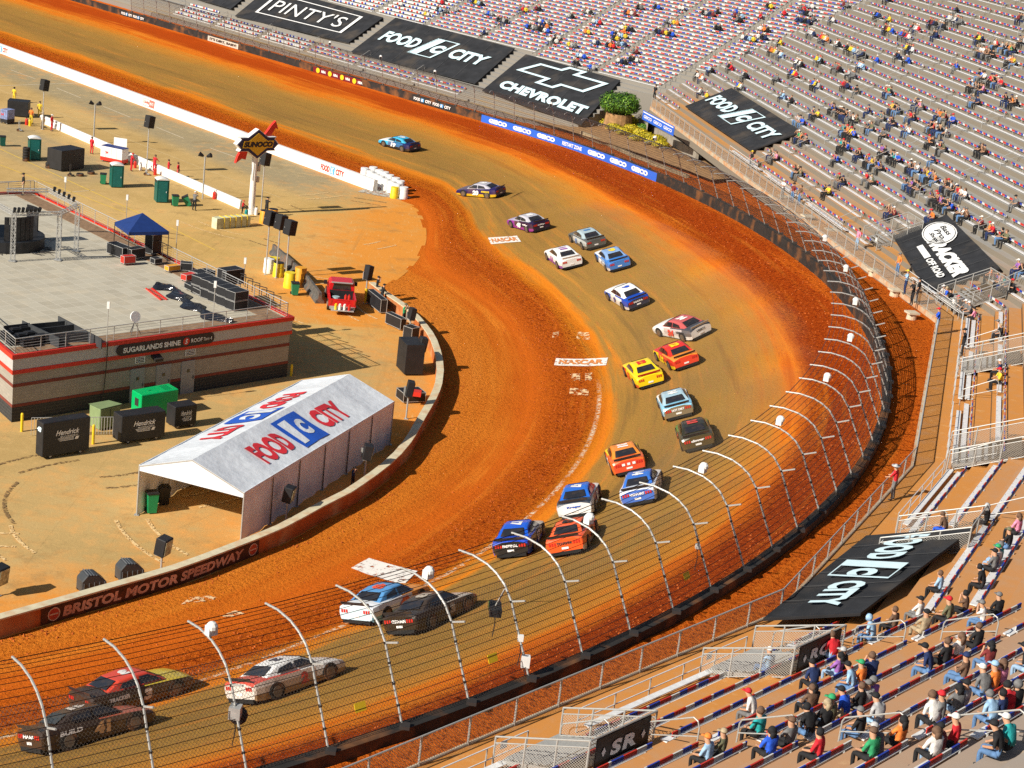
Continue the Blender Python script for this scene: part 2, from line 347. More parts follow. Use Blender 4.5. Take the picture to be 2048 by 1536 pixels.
def food_city(mb,f,cx,cy,w,h,mi=(0,0,0),style='outline'):
    mb.mapped(fit(text('FOOD',.045,.12),cx-w*.315,cy,w*.36,h*.62),f,mi[0])
    mb.mapped(fit(text('CITY',.045,.12),cx+w*.335,cy,w*.33,h*.62),f,mi[0])
    ex=cx+w*.005; ew=w*.26; eh=h*1.15
    quad=[(ex-ew*.62,cy-eh*.5),(ex+ew*.25,cy-eh*.5),(ex+ew*.62,cy+eh*.5),(ex-ew*.2,cy+eh*.5)]
    if style=='outline':
        mb.mapped(frame_geo(quad,ew*.07),f,mi[1]); mb.mapped(([quad[0],(ex-ew*.30,cy-eh*.5),(ex+ew*.12,cy+eh*.5),quad[3]],[(0,1,2,3)]),f,mi[1])
        mb.mapped(fit(text('C',.08,.3),ex+ew*.17,cy-eh*.02,ew*.42,eh*.45),f,mi[1])
    else:
        mb.mapped((quad,[(0,1,2,3)]),f,mi[1]); g=lambda u,v:f(u,v)
        mb.mapped(([(ex-ew*.42,cy-eh*.38),(ex-ew*.18,cy-eh*.38),(ex+ew*.02,cy+eh*.38),(ex-ew*.05,cy+eh*.38)],[(0,1,2,3)]),lambda u,v:f(u,v)+mb.lift,mi[2])
        mb.mapped(fit(text('C',.08,.3),ex+ew*.2,cy,ew*.40,eh*.5),lambda u,v:f(u,v)+mb.lift,mi[2])

# ================================================================= SETTING: ground, track
def spline(pts,step=1.5):
    out=[]; P=[Vector(p) for p in pts]
    for i in range(len(P)-1):
        a=P[max(i-1,0)];b=P[i];c=P[i+1];d=P[min(i+2,len(P)-1)]; n=max(1,int((c-b).length/step))
        for k in range(n):
            t=k/n; out.append(.5*((2*b)+(c-a)*t+(2*a-5*b+4*c-d)*t*t+(3*b-a-3*c+d)*t**3))
    out.append(P[-1]); return out
INW=spline([Z(x,y,.85) for x,y in ((-60,1255),(0,1240),(82,1217),(226,1176),(355,1139),(466,1098),(567,1057),(646,1014),(700,987),(777,932),(820,887),(849,837),(872,797),(883,768),(886,742),(884,719),(873,682),(853,651),(820,617),(771,583),(748,566))])
PW0=Z(-40,92,0); PW1=Z(745,383,0)                 # foot of the white wall along the straight
pwd=sd(PW0.x,PW0.y)[1]; pwd1=sd(PW1.x,PW1.y)[1]
inw_sd=sorted(sd(p.x,p.y) for p in INW)
def inner_d(s):
    if s>=0: return pwd1+(pwd-pwd1)*min(1,s/75)
    if s<inw_sd[0][0]: return inw_sd[0][1]
    if s>inw_sd[-1][0]:
        a=inw_sd[-1]; return a[1]+(pwd1-a[1])*(s-a[0])/(0-a[0])
    for a,b in zip(inw_sd,inw_sd[1:]):
        if a[0]<=s<=b[0]: return a[1]+(b[1]-a[1])*(s-a[0])/max(1e-6,b[0]-a[0])
    return 25
DIN=inner_d
_A={}
def outer_pt(s):
    k=round(s,3)
    if k not in _A:
        x,y=pos0(s,0); q=px((x,y,8.0)); _A[k]=Z(q[0],q[1],zt(s))
    return _A[k]
def pos(s,d):
    D=DIN(s)
    if s<-49 or d>D: return pos0(s,d)
    A=outer_pt(s); b=pos0(s,D); v=Vector((b[0]-A.x,b[1]-A.y))
    if d>=0: v*=d/D
    else: v=v.normalized()*d
    return A.x+v.x,A.y+v.y
def wp(s,d,z): x,y=pos(s,d); return Vector((x,y,z-8+zt(s)))
def uvd(s,d):
    D=DIN(s); Wp=D+(22-D)*sst(-50,-5,s); return d/D*Wp if d<D else Wp+d-D
def sheet(name,mt,s0,s1,ds,dfun,nd,zf,kind='structure',attrs=None):
    vs=[];uv=[];fs=[];sdl=[];ns=int((s1-s0)/ds)+1
    for i in range(ns+1):
        s=s0+(s1-s0)*i/ns; a,b=dfun(s)
        for j in range(nd+1):
            d=a+(b-a)*j/nd; x,y=pos(s,d); vs.append((x,y,zf(x,y,s,d))); uv.append((s,uvd(s,d))); sdl.append((s,d))
    for i in range(ns):
        for j in range(nd): k=i*(nd+1)+j; fs.append((k,k+nd+1,k+nd+2,k+1))
    mb=MB(); mb.add(vs,fs,0,uv); ob=mb.build(name,mt,smooth=True,kind=kind)
    if attrs:
        for n_,fn in attrs.items():
            at=ob.data.attributes.new(n_,'FLOAT','POINT'); at.data.foreach_set('value',[fn(*v[:2],*u) for v,u in zip(vs,sdl)])
    return ob
def tz(x,y,s,d): return bank(d,s)+.05*noise.noise(Vector((x*.35,y*.35,0)))*(1 if d>.4 else 0)+ (.035*noise.noise(Vector((x*2.1,y*2.1,3))) if (d<4 or 17<d<24) else 0)
trk=sheet('dirt_track',M_track,-165,120,.55,lambda s:(-.15,inner_d(s)+.25),46,tz)
def f_dirt(x,y,s,d):
    k=d-inner_d(s); w=1.0*math.exp(-max(0,k)/7.0)
    if -52<s<4: w=max(w,.95*math.exp(-max(0,k-5)/13.))
    if s>0: w=.75*math.exp(-max(0,k)/2.0) ; w=max(w,.9*(1-sst(0,16,s))*math.exp(-k/12.)); w=max(w,.22)
    else: w=max(w,.36)
    return w
def f_grey(x,y,s,d):
    k=d-inner_d(s); g=.95*sst(-2,14,s)*(1-.75*sst(7.0,10.5,k)) if s>-2 else 0
    g=max(g,.7*sst(10,20,s)*sst(19,21,k)*(1-sst(28,30,k)))
    if s<-60: g=max(g,.25)
    return g
fld=sheet('infield_ground',M_field,-165,120,1.0,lambda s:(inner_d(s)-.1,88.8),90,lambda x,y,s,d:max(0,bank(d,s)-.015),attrs={'dirt':f_dirt,'grey':f_grey})
from mathutils.bvhtree import BVHTree
BVH=[BVHTree.FromPolygons([v.co for v in o.data.vertices],[tuple(p.vertices) for p in o.data.polygons]) for o in (trk,fld)]
g=MB(); g.add([(-1500,-1200,-.6),(1500,-1200,-.6),(1500,1800,-.6),(-1500,1800,-.6)],[(0,1,2,3)]); g.build('ground',mat('far_ground',(.22,.16,.09),.95),kind='structure')
# strip of clay between the outer wall and the walkway or the front seats
def strip_w(s):
    a=math.pi/4+s/RO
    if s<-30: return min((91.15+OFF[i])/max(.2,math.cos(a-SEC[i])) for i in (1,2,3,4,5))-RO
    return 9.0
def strip_wid(s): return max(2.2,strip_w(s)*(1-sst(-42,-26,s))+20*sst(-42,-26,s)*(1-sst(-4,12,s))+9.5*sst(-4,12,s))
sheet('outer_clay_strip',M_track,-165,120,1.,lambda s:(-.45,-strip_wid(s)),8,lambda x,y,s,d:zt(s)-.40+.08*noise.noise(Vector((x*.6,y*.6,0)))+max(0,-d-4)*.06)
OB=BVHTree.FromPolygons([v.co for v in COL.objects['outer_clay_strip'].data.vertices],[tuple(p.vertices) for p in COL.objects['outer_clay_strip'].data.polygons])
def ohit(x,y):
    q=OB.ray_cast(CP,ray(x,y).normalized()); return q[0] if q[0] is not None else Z(x,y,7.2)

# ---- loose clods: thousands of small lumps nobody could count
cl=MB(); rc=random.Random(3)
for i in range(5200):
    q=rc.random()
    if q<.45: s=rc.uniform(-150,15); d=abs(rc.gauss(1.8,1.2))
    elif q<.85: s=rc.uniform(-150,-20); d=rc.gauss(19.3,1.5)
    else: s=rc.uniform(-150,-40); d=inner_d(s)-abs(rc.gauss(0,.8))
    if d<.25 or (s<-40 and d>inner_d(s)-.2): continue
    x,y=pos(s,d); z=bank(d,s); r=rc.uniform(.03,.085)
    if not onscreen((x,y,z)): continue
    a=rc.uniform(0,6.28); cl.add([(x+math.cos(a+k*2.1)*r,y+math.sin(a+k*2.1)*r,z-.02) for k in range(3)]+[(x,y,z+r*.9)],[(0,1,3),(1,2,3),(2,0,3)])
tag(cl.build('dirt_clods',mat('clod_clay',(.40,.09,.012),.95,vary=.35,scale=9)),'loose red brown clods of clay scattered over the dirt track','dirt clods',kind='stuff')

# ---- pit lane markings
pm=MB()
def stripe(p,q,w,z=.012,mi=0):
    a=Z(*p);b=Z(*q); a.z=b.z=z; d=(b-a).normalized(); n=Vector((-d.y,d.x,0))*w/2; pm.add([a-n,b-n,b+n,a+n],[(0,1,2,3)],mi)
for a,b in (((22,140),(71,158)),((113,176),(162,196)),((207,213),(261,235)),((312,254),(368,277)),((420,296),(470,314))): stripe(a,b,.13)
stripe((-10,172),(192,165),.16); stripe((0,180),(395,333),.12,mi=1); stripe((395,333),(560,395),.12,mi=1); stripe((0,298),(340,455),.14,mi=2); stripe((0,330),(250,425),.14,mi=2); stripe((85,390),(190,380),.1); stripe((340,455),(430,500),.14,mi=2)
pm.build('pit_road_markings',[mat('worn_white_line',(.66,.56,.40),.8),mat('worn_cream_line',(.62,.46,.22),.8),mat('worn_yellow_line',(.72,.48,.08),.8)],kind='structure')

# ================================================================= WALLS
def wallmap(side=.03):
    return lambda s,z:Vector((*pos(s,side),z))
ow=MB(); ss=[-165+1.5*i for i in range(191)]
prof=((0,7.0),(0.02,8.0),(-.42,8.0),(-.44,7.2))
vs=[];fs=[]
for s in ss:
    for d,z in prof: vs.append(wp(s,d,z))
for i in range(len(ss)-1):
    for k in range(3): a=i*4+k; fs.append((a,a+1,a+5,a+4))
ow.add(vs,fs,0); W_out=ow.build('outer_retaining_wall',M_blkw); tag(W_out,'long curved black retaining wall around the outside of the dirt track','wall')
def wall_panel(name,s0,s1,z0,z1,m_,par,d=.04,lift=0):
    mb=MB(); n=max(2,int(abs(s1-s0)/1.2)); vs=[];fs=[]
    for i in range(n+1):
        s=s0+(s1-s0)*i/n
        for z in (z0,z1): vs.append(wp(s,d,z))
        for z in (z1,z0): vs.append(wp(s,d-.03,z))
    for i in range(n):
        for k in range(4): a=i*4+k; b=i*4+(k+1)%4; fs.append((a,b,b+4,a+4))
    fs+=[(0,1,2,3),(n*4,n*4+3,n*4+2,n*4+1)]; mb.add(vs,fs); return mb.build(name,m_,par)
def wall_text(s,txt,z,h,w,m_,par,bold=.05,shear=0,d=.055,name='lettering'):
    """s = centre; reading direction follows increasing picture x, i.e. decreasing s"""
    mb=MB(); mb.mapped(fit(text(txt,bold,shear),0,0,w,h),lambda u,v:wp(s-u,d,z+v)); return mb.build(name,m_,par)
M_geico=mat('royal_blue_banner',(.025,.13,.62),.5,vary=.04)
p_=wall_panel('blue_banner',4.1,-23.2,7.12,7.96,M_geico,W_out)
for s in (1.6,-2.0,-5.6): wall_text(s,'GEICO',7.55,.50,2.7,M_white,p_,.07)
wall_text(-9.6,'RESTART ZONE',7.55,.42,3.0,M_white,p_,.03)
for s in (-13.4,-16.9,-20.4): wall_text(s,'GEICO',7.55,.50,2.7,M_white,p_,.07)
p_=wall_panel('logo_banner',32.5,23.8,7.14,7.9,mat('maroon_banner',(.16,.01,.015),.5),W_out)
for k in range(4):
    s=31.6-k*2.2; mb=MB(); mb.mapped(([(math.cos(a*.5236)*.34,math.sin(a*.5236)*.34) for a in range(12)],[tuple(range(12))]),lambda u,v:wp(s-u,.055,7.53+v)); mb.build('round_logo',M_yel,p_)
    wall_text(s-1.05,'NRA',7.53,.34,.8,M_white,p_,.05)
def fc_wall(s,w,h,z,par,m1,d=.055):
    mb=MB(); mb.lift=Vector((0,0,0)); f=lambda u,v:wp(s-u,d,z+v); mb.mapped(fit(text('FOOD',.04),-w*.31,0,w*.36,h),f,0); mb.mapped(fit(text('CITY',.04),w*.32,0,w*.34,h),f,0); mb.mapped(rect(0,0,w*.17,h*1.15),f,1)
    mb.mapped(fit(text('K',.06,.2),0,0,w*.11,h*.9),lambda u,v:wp(s-u,d+.02,z+v),2); return mb.build('store_lettering',[m1,mat('light_blue_print',(.10,.38,.72),.5),M_white],par)
for s in (13.4,10.3): fc_wall(s,2.9,.36,7.6,W_out,M_white)
p_=wall_panel('white_slogan_banner',53.6,47.2,7.2,7.9,mat('grey_white_banner',(.55,.50,.42),.6),W_out); wall_text(50.4,"IT'S DIRT, BABY!",7.55,.42,5.6,mat('dark_brown_print',(.06,.04,.03),.6),p_,.05)
for s in (72.,69.2): fc_wall(s,2.6,.36,7.55,W_out,M_white)
# inner wall with the speedway banner
iw=MB(); vs=[];fs=[]
def perp(P,i):
    d=(P[min(i+1,len(P)-1)]-P[max(i-1,0)]); d.z=0; d.normalize(); return Vector((d.y,-d.x,0))      # towards the track
for i,p in enumerate(INW):
    n=perp(INW,i)
    for o,z in ((0,-.05),(.0,.85),(-.38,.85),(-.40,0)): vs.append((p.x+n.x*(o),p.y+n.y*(o),z))
for i in range(len(INW)-1):
    for k in range(3): a=i*4+k; fs.append((a,a+1,a+5,a+4))
n4=(len(INW)-1)*4; fs+=[(n4,n4+1,n4+2,n4+3)]
iw.add(vs,fs,0); W_in=iw.build('infield_wall',M_stain); tag(W_in,'low curved clay stained concrete wall around the infield corner','wall')
cp=MB(); vs=[];fs=[]
for i,p in enumerate(INW):
    n=perp(INW,i)
    for o,z in ((.05,.85),(.05,.93),(-.43,.93),(-.43,.85)): vs.append((p.x+n.x*o,p.y+n.y*o,z))
for i in range(len(INW)-1):
    for k in range(4): a=i*4+k; b=i*4+(k+1)%4; fs.append((a,b,b+4,a+4))
cp.add(vs,fs); cp.build('coping',mat('pale_wall_cap',(.62,.55,.38),.8,dust=.3),W_in)
def arc_table(P):
    L=[0]
    for a,b in zip(P,P[1:]): L.append(L[-1]+(b-a).length)
    return L
IL=arc_table(INW)
def in_at(l,off,z):
    l=min(max(l,0),IL[-1]-1e-3); i=max(k for k in range(len(IL)-1) if IL[k]<=l); t=(l-IL[i])/(IL[i+1]-IL[i]); p=INW[i].lerp(INW[i+1],t); n=perp(INW,i).lerp(perp(INW,i+1),t); return Vector((p.x+n.x*off,p.y+n.y*off,z))
def near_l(x,y):
    P=Z(x,y,.85); return min(range(len(INW)),key=lambda i:(INW[i]-P).length)
l0=IL[near_l(58,1224)]; l1=IL[near_l(508,1082)]
mb=MB(); n=24; vs=[];fs=[]
for i in range(n+1):
    l=l0+(l1-l0)*i/n
    for off,z in ((.03,.02),(.03,.80),(.01,.80),(.01,.02)): vs.append(in_at(l,off,z))
for i in range(n):
    for k in range(4): a=i*4+k; b=i*4+(k+1)%4; fs.append((a,b,b+4,a+4))
fs+=[(0,1,2,3),(4*n,4*n+3,4*n+2,4*n+1)]
mb.add(vs,fs); bn=mb.build('speedway_banner',mat('dusty_black_banner',(.05,.018,.012),.7,vary=.3,dust=.35,dustcol=(.22,.06,.02)),W_in)
mb=MB(); lm=(l0+l1)/2; wd=(l1-l0)
mb.mapped(fit(text('BRISTOL MOTOR SPEEDWAY',.05,.15,1.02),0,0,wd*.83,.50),lambda u,v:in_at(lm+u,.045,.42+v)); mb.build('lettering',mat('dusty_pink_print',(.62,.42,.33),.7,vary=.25,scale=1.5,dust=.35,dustcol=(.40,.12,.05)),bn)
for l_ in (l0+wd*.05,l1-wd*.035):
    mb=MB(); mb.mapped(([(math.cos(a*.5236)*.33,math.sin(a*.5236)*.33) for a in range(12)],[tuple(range(12))]),lambda u,v:in_at(l_+u,.045,.42+v)); mb.mapped(frame_geo([(math.cos(a*.5236)*.33,math.sin(a*.5236)*.33) for a in range(12)],.05),lambda u,v:in_at(l_+u,.05,.42+v),1); mb.mapped(rect(0,0,.45,.07),lambda u,v:in_at(l_+u,.05,.42+v),1); mb.build('round_emblem',[mat('dull_red_print',(.40,.05,.03),.7,dust=.3),mat('dull_white_print',(.55,.45,.38),.7)],bn)
# white wall along the front straight
def straight_wall(name,a,b,h,th,m_,label,cat='wall'):
    a=Vector((a.x,a.y,0)); b=Vector((b.x,b.y,0)); d=(b-a); L=d.length; d.normalize(); n=Vector((d.y,-d.x,0)); mb=MB()
    c=[a,b,b-n*th,a-n*th]; c2=[a+n*0-n*.10,b-n*.10,b-n*(th-.06),a-n*(th-.06)]
    k=[(p.x,p.y,-.1) for p in c]+[(p.x,p.y,h) for p in c2]; mb.add(k,[(3,2,1,0),(4,5,6,7),(0,1,5,4),(1,2,6,5),(2,3,7,6),(3,0,4,7)]); o=mb.build(name,m_); tag(o,label,cat); return o,a,d,n,L
W_pit,pa,pd,pn,pL=straight_wall('pit_wall',PW0,PW1,1.15,.6,M_wallw,'long straight white concrete wall between the pit road and the dirt track')
def pit_decal(xpx,ypx,w,h,kind):
    P=Z(xpx,ypx,.6); l=(P-pa).dot(pd); f=lambda u,v:pa+pd*(l+u)+pn*.012+Vector((0,0,.62+v))+(-pn*.055*(1-(v)/.5))*0
    return f
def pit_map(l): return lambda u,v:pa+pd*(l+u)+pn*(.02-.10*(.60+v)/1.15)+Vector((0,0,.60+v))
for xx,yy in ((24,98),(687,340)):
    P=Z(xx,yy,.6); l=(P-pa).dot(pd); f=pit_map(l); mb=MB()
    mb.mapped(fit(text('FOOD',.04),-1.25,0,1.5,.62),f,0); mb.mapped(fit(text('CITY',.04),1.28,0,1.4,.62),f,0); mb.mapped(rect(0,0,.75,.78),f,1); mb.mapped(fit(text('K',.06,.2),0,0,.45,.6),lambda u,v:f(u,v)+pn*.015,2)
    mb.build('store_lettering',[M_red,mat('light_blue_print',(.10,.38,.72),.5),M_white],W_pit)
P=Z(328,206,.6); f=pit_map((P-pa).dot(pd)); mb=MB(); mb.mapped(frame_geo([(-1.25,-.42),(1.25,-.42),(1.25,.42),(-1.25,.42)],.06),f,0); mb.mapped(rect(.65,0,1.1,.76),f,0); mb.mapped(fit(text('Quality',.05,.2),-.45,0,1.2,.42),f,0); mb.mapped(fit(text('MEATS',.02),.65,0,.8,.3),lambda u,v:f(u,v)+pn*.015,1); mb.build('red_framed_lettering',[mat('faded_red_print',(.70,.16,.12),.6),M_white],W_pit)
# low inner pit wall, in two runs
W_low,la,ld,ln_,lL=straight_wall('low_pit_wall',Z(88,248),Z(478,418),.80,.35,M_wallw,'low white wall where the red suited pit crews stand')
# ================================================================= CATCH FENCE
cf=empty('catch_fence','tall catch fence of curved steel posts and cables on the outer wall','fence',(O.x,O.y,8))
FP=((0,0),(.30,.62),(.62,1.25),(.93,1.86),(1.21,2.45),(1.62,2.95),(2.05,3.22),(2.5,3.38),(3.2,3.46),(3.9,3.40))
def fence_pt(s,i,h):
    a=pos(s,-.2); b=pos(s,-1.2); v=Vector((a[0]-b[0],a[1]-b[1])).normalized(); return Vector((a[0]+v.x*i,a[1]+v.y*i,zt(s)+h))
dS=1.925*math.pi/180*RO; s_ref=(R(-38.2)-math.pi/4)*RO
ks=[k for k in range(-12,68)]; first=None; lights_at=[]
for k in ks:
    s=s_ref+k*dS
    mb=MB(); mb.tube([fence_pt(s,i,h) for i,h in FP],.042,6)
    b0=fence_pt(s,1.21,2.45); out=(fence_pt(s,0,0)-fence_pt(s,1,0)).normalized(); mb.cyl(b0,b0+out*.60+Vector((0,0,.26)),.036,n=5)
    for i,h in FP[1:5]: q=fence_pt(s,i,h); mb.cyl(q-Vector((0,0,.04)),q+Vector((0,0,.04)),.058,n=6,mi=1)
    mb.box(fence_pt(s,-.12,.05),(.34,.34,.12),mi=1)
    mid=fence_pt(s,1.5,2)
    if not (onscreen(mid,260)): continue
    mb.build('fence_post',[M_galvb,M_dark],cf,world=True)
cb=MB()
def prof_at(t):
    L=[0]
    for a,b in zip(FP,FP[1:]): L.append(L[-1]+math.hypot(b[0]-a[0],b[1]-a[1]))
    l=t*L[-1]; i=max(k for k in range(len(L)-1) if L[k]<=l+1e-9); q=(l-L[i])/(L[i+1]-L[i]); return FP[i][0]+(FP[i+1][0]-FP[i][0])*q,FP[i][1]+(FP[i+1][1]-FP[i][1])*q
NCB=22; sS=[s_ref+dS*k for k in range(-12,68)]
for j in range(NCB):
    i,h=prof_at((j+.6)/NCB); r=.0135 if j<NCB-1 else .02
    cb.tube([fence_pt(s,i-.03,h) for s in sS],r,3)
cb.build('steel_cables',M_dark,cf,world=True)
ch=MB(); vs=[];fs=[];uv=[]
cs=[prof_at(t) for t in (0,.15,.3,.45,.62)]
for i,s in enumerate(sS):
    for j,(a,h) in enumerate(cs): vs.append(fence_pt(s,a+.03,h)); uv.append((s,j*.75))
for i in range(len(sS)-1):
    for j in range(4): k=i*5+j; fs.append((k,k+5,k+6,k+1))
ch.add(vs,fs,0,uv); ch.build('chain_link_mesh',M_chain,cf,world=True)
# warning plates and a small box on the fence
def hoodlight(s):
    p=fence_pt(s,2.55,3.42); e=empty('fence_floodlight','',"floodlight",p,math.atan2(*(fence_pt(s,1,0)-fence_pt(s,0,0)).yx),group='white hooded floodlights on the catch fence posts')
    mb=MB(); mb.box((0,0,.42),(.40,.46,.44)); mb.sphere((-.05,0,.60),.27,nu=10,nv=5,sc=(1.1,1,1)); mb.build('hood',M_wh2,e)
    mb=MB(); mb.box((.235,0,.38),(.03,.40,.38)); mb.build('lamp_glass',M_glass,e); mb=MB(); mb.cyl((0,0,-.02),(0,0,.24),.035); mb.bar((-.1,0,.16),(.12,0,.3),.04); mb.build('bracket',M_dark,e); e.scale=(.66,.66,.66); return e
# lights sit on every third post, found from the posts seen in the photograph
def tip_px(k): return px(fence_pt(s_ref+k*dS,2.55,3.4))
cand=(403,1257),(840,1143),(1160,1032),(1380,930),(1535,832),(1628,745),(1680,662),(1684,592),(1667,523),(1635,475),(1300,255),(1110,160),(870,140),(778,100),(670,75)
flood=[]
for cx,cy in cand:
    k=min(ks,key=lambda q:(tip_px(q)[0]-cx)**2+(tip_px(q)[1]-25-cy)**2)
    if k not in flood: flood.append(k)
from mathutils import Euler
LB={0:'far straight stand',1:'stand beyond the turn',2:'stand right of the turn',3:'right hand stand',4:'near lower right stand',5:'nearest bottom stand'}
FLN={}
def where(P):
    x,y,_=px(P)
    if y<250 and x<1250: return 'by the front straight'
    if y<450 and x>=1250: return 'before the planted bank'
    if y<700: return 'in the upper right of the turn'
    if y<1000: return 'on the right of the turn'
    return 'at the bottom of the turn'
names=['above the white slogan banner','above the maroon logo banner','in front of the first black banner','above the first store lettering','in front of the cross emblem banner','in front of the shrubs','where the wall turns right','beside the square fishing banner steps','above the dark clay at the far right','over the widest shadow','above the empty groove','left of the green dark car','over the white and blue car','above the orange car on the inside','above the black car','over the white car']
for i,k in enumerate(sorted(flood,reverse=True)):
    o=hoodlight(s_ref+k*dS); x,y,_=px(o.location)
    o['label']='white hooded floodlight on a curved fence post, number %d from the top of the photo'%(i+1) if 0 else 'white hooded floodlight on a fence post '+names[min(i,len(names)-1)]

# ================================================================= GRANDSTAND
stand=empty('grandstand','huge stepped concrete grandstand curving around the turn','grandstand',(O.x,O.y,8))
def kinkA(i): return (SEC[i]+SEC[i+1])/2
def sec_t(i,r):
    """tangential range of sector i at offset r (t grows with the angle)"""
    if i==0: hi=120.0
    else:
        D=SEC[i-1]-SEC[i]; hi=((r+OFF[i-1])-(r+OFF[i])*math.cos(D))/math.sin(D)
        if i==1 and r<93: hi=T1END
    if i==5: lo=-40.
    else:
        D=SEC[i]-SEC[i+1]; lo=((r+OFF[i])*math.cos(D)-(r+OFF[i+1]))/math.sin(D)
    if i==0 and r<CUT: lo=max(lo,TERR)
    return lo,hi
_q=Z(1283,212,8.0); T1END=Vector((-SN[1].y,SN[1].x)).dot(Vector((_q.x-O.x,_q.y-O.y)))
_q=hit(1256,180,lambda a,b: seat_z(a,b) if rpoly(a,b)[0]>82.8 else -50); CUT=rpoly(_q.x,_q.y)[0]; print('CUT',CUT); _q=Z(1194,228,5.5); TERR=Vector((-SN[0].y,SN[0].x)).dot(Vector((_q.x-O.x,_q.y-O.y)))
NK=30
def rowrz(i,k): return (RB0+.81*k,ZB0+.385*k-.02) if i==0 else (RB0+RW*k,ZB0+RH*k)
for i in range(6):
    mb=MB(); prev=None; r=92.55; z=7.87; pts=[(91.0,7.2),(91.0,8.0),(92.55,8.0)]
    for k in range(NK*2+2):
        pts.append((92.55+.81*k,8.0 if k==0 else 7.84+.385*k)) if 0 else None
    prof2=[(91.0,7.0),(91.0,8.0),(93.04,8.0)]; zz=8.0; rr0=93.04
    if i==0: rr0=93.04-.81*12; prof2=[(rr0,2.4)]
    for k in range(1 if i else -11,NK*2 if i else 96):
        rr=93.04+.81*(k-1); zz=7.84+.385*k; prof2+=[(rr,zz),(rr+.81,zz)]
    vs=[];fs=[]
    for rr,zz in prof2:
        for t in sec_t(i,rr): vs.append(stand_pt(i,rr,t,zz))
    for q in range(len(prof2)-1): fs.append((2*q,2*q+1,2*q+3,2*q+2))
    for side in (0,1):
        ks_=[2*q+side for q in range(len(prof2))]
        for a_,b_ in zip(ks_,ks_[1:]):
            p,q2=Vector(vs[a_]),Vector(vs[b_])
            if (p.xy-q2.xy).length<1e-4: continue
            n_=len(vs); vs+=[(q2.x,q2.y,2.4),(p.x,p.y,2.4)]; fs.append((a_,b_,n_,n_+1))
    mb.add(vs,fs)
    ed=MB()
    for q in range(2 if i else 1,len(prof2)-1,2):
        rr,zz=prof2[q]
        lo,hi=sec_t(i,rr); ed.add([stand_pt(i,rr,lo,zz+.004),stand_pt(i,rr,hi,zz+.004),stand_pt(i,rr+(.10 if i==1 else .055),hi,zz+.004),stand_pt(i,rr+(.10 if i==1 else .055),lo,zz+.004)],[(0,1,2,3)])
    if i: ed.build('step_edges',mat('pale_step_edge',(.60,.58,.54),.7,vary=.2) if i==1 else mat('painted_step_shade',(.15,.09,.045),.9,vary=.3),stand,world=True)['kind']='stuff'  # the dark strips paint in the shadow line along each step
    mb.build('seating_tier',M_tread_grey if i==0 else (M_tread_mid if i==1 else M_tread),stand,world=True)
# painted nosing / kerb and low front wall of the walkway
kb=MB()
for i in range(1,6):
    lo,hi=sec_t(i,91.0); a,b=stand_pt(i,91.0,lo,8.0),stand_pt(i,91.0,hi,8.0); n=Vector((*SN[i],0))
    kb.slab([a-n*.04+Vector((0,0,-.32)),b-n*.04+Vector((0,0,-.32)),b-n*.04+Vector((0,0,.03)),a-n*.04+Vector((0,0,.03))],n*.16)
kb.build('walkway_edge',mat('pale_edge_concrete',(.50,.42,.30),.8,dust=.5),stand,world=True)
# walkway chain link railing
wf=empty('walkway_railing','waist high chain link railing along the front edge of the spectator walkway','railing',(O.x,O.y,8.0))
pipe=MB(); vs=[];fs=[];uv=[]; wm=MB()
for i in range(1,6):
    lo,hi=sec_t(i,91.1); hi=min(hi,100); n=int((hi-lo)/2.1)
    for k in range(n+1):
        t=lo+(hi-lo)*k/n; P=stand_pt(i,91.1,t,7.98)
        if not onscreen(P,120): continue
        p=MB(); p.cyl(P,P+Vector((0,0,1.08)),.038,n=6); p.box(P,(.14,.14,.03)); p.build('railing_post',M_galvb,wf,world=True)
    a,b=stand_pt(i,91.1,lo,9.05),stand_pt(i,91.1,hi,9.05); pipe.cyl(a,b,.03,n=6); a2,b2=a-Vector((0,0,.98)),b-Vector((0,0,.98)); pipe.cyl(a2,b2,.02,n=5)
    wm.add([a2,b2,b,a],[(0,1,2,3)],0,[(0,0),(hi-lo,0),(hi-lo,.98),(0,.98)])
pipe.build('rail_pipe',M_galvb,wf,world=True); wm.build('chain_link_infill',M_chain_l,wf,world=True)

# ---- benches
_bm={}
def bench_meshes(L):
    L=round(L*2)/2
    if L in _bm: return _bm[L]
    a=MB(); a.box((0,-.27,-.40),(L,.26,.045)); a.box((0,-.70,-.84+.0),(L,.02,.02)) if 0 else None
    nb=MB()
    for k in range(int(L/.92)):   # seat number plates, a small loop at each place
        x=-L/2+.25+k*.92; nb.box((x,-.36,-.374),(.05,.03,.006))
    b=MB(); b.box((0,0,-.07),(L,.028,.14)); b.box((0,-.010,.006),(L,.045,.014))
    a.box((0,.035,-.155),(L,.05,.02))
    l=MB(); n=max(2,int(L/1.9)); 
    for k in range(n+1):
        x=-L/2+.25+(L-.5)*k/n; l.bar((x,-.02,-.10),(x,-.02,-.86),.05,.04); l.bar((x,-.36,-.43),(x,-.02,-.45),.05,.04); l.bar((x,-.30,-.43),(x,-.30,-.86),.04); l.box((x,-.02,-.84),(.16,.12,.02))
    def me(mb,n_,m_):
        o=mb.build(n_,m_); d=o.data; bpy.data.objects.remove(o); return d
    _bm[L]=(me(a,'seat_plank',M_al),me(b,'backrest',M_back),me(l,'leg_frame',M_galvb),me(nb,'seat_numbers',M_dark)); return _bm[L]
def inb(P,poly):
    return False
AISLE={0:(9.9,.55),1:(10.9,11.55),2:(10.9,4.5),3:(10.9,-1.4),4:(10.9,-1.45),5:(10.9,0.)}
benches=[]
BANN=[]      # (sector, t0,t1,r0,r1) covered by banners
def stand_f(a,b):
    r,k,t=rpoly(a,b)
    return seat_z(a,b) if r>(82.8 if k==0 else 91) else -50
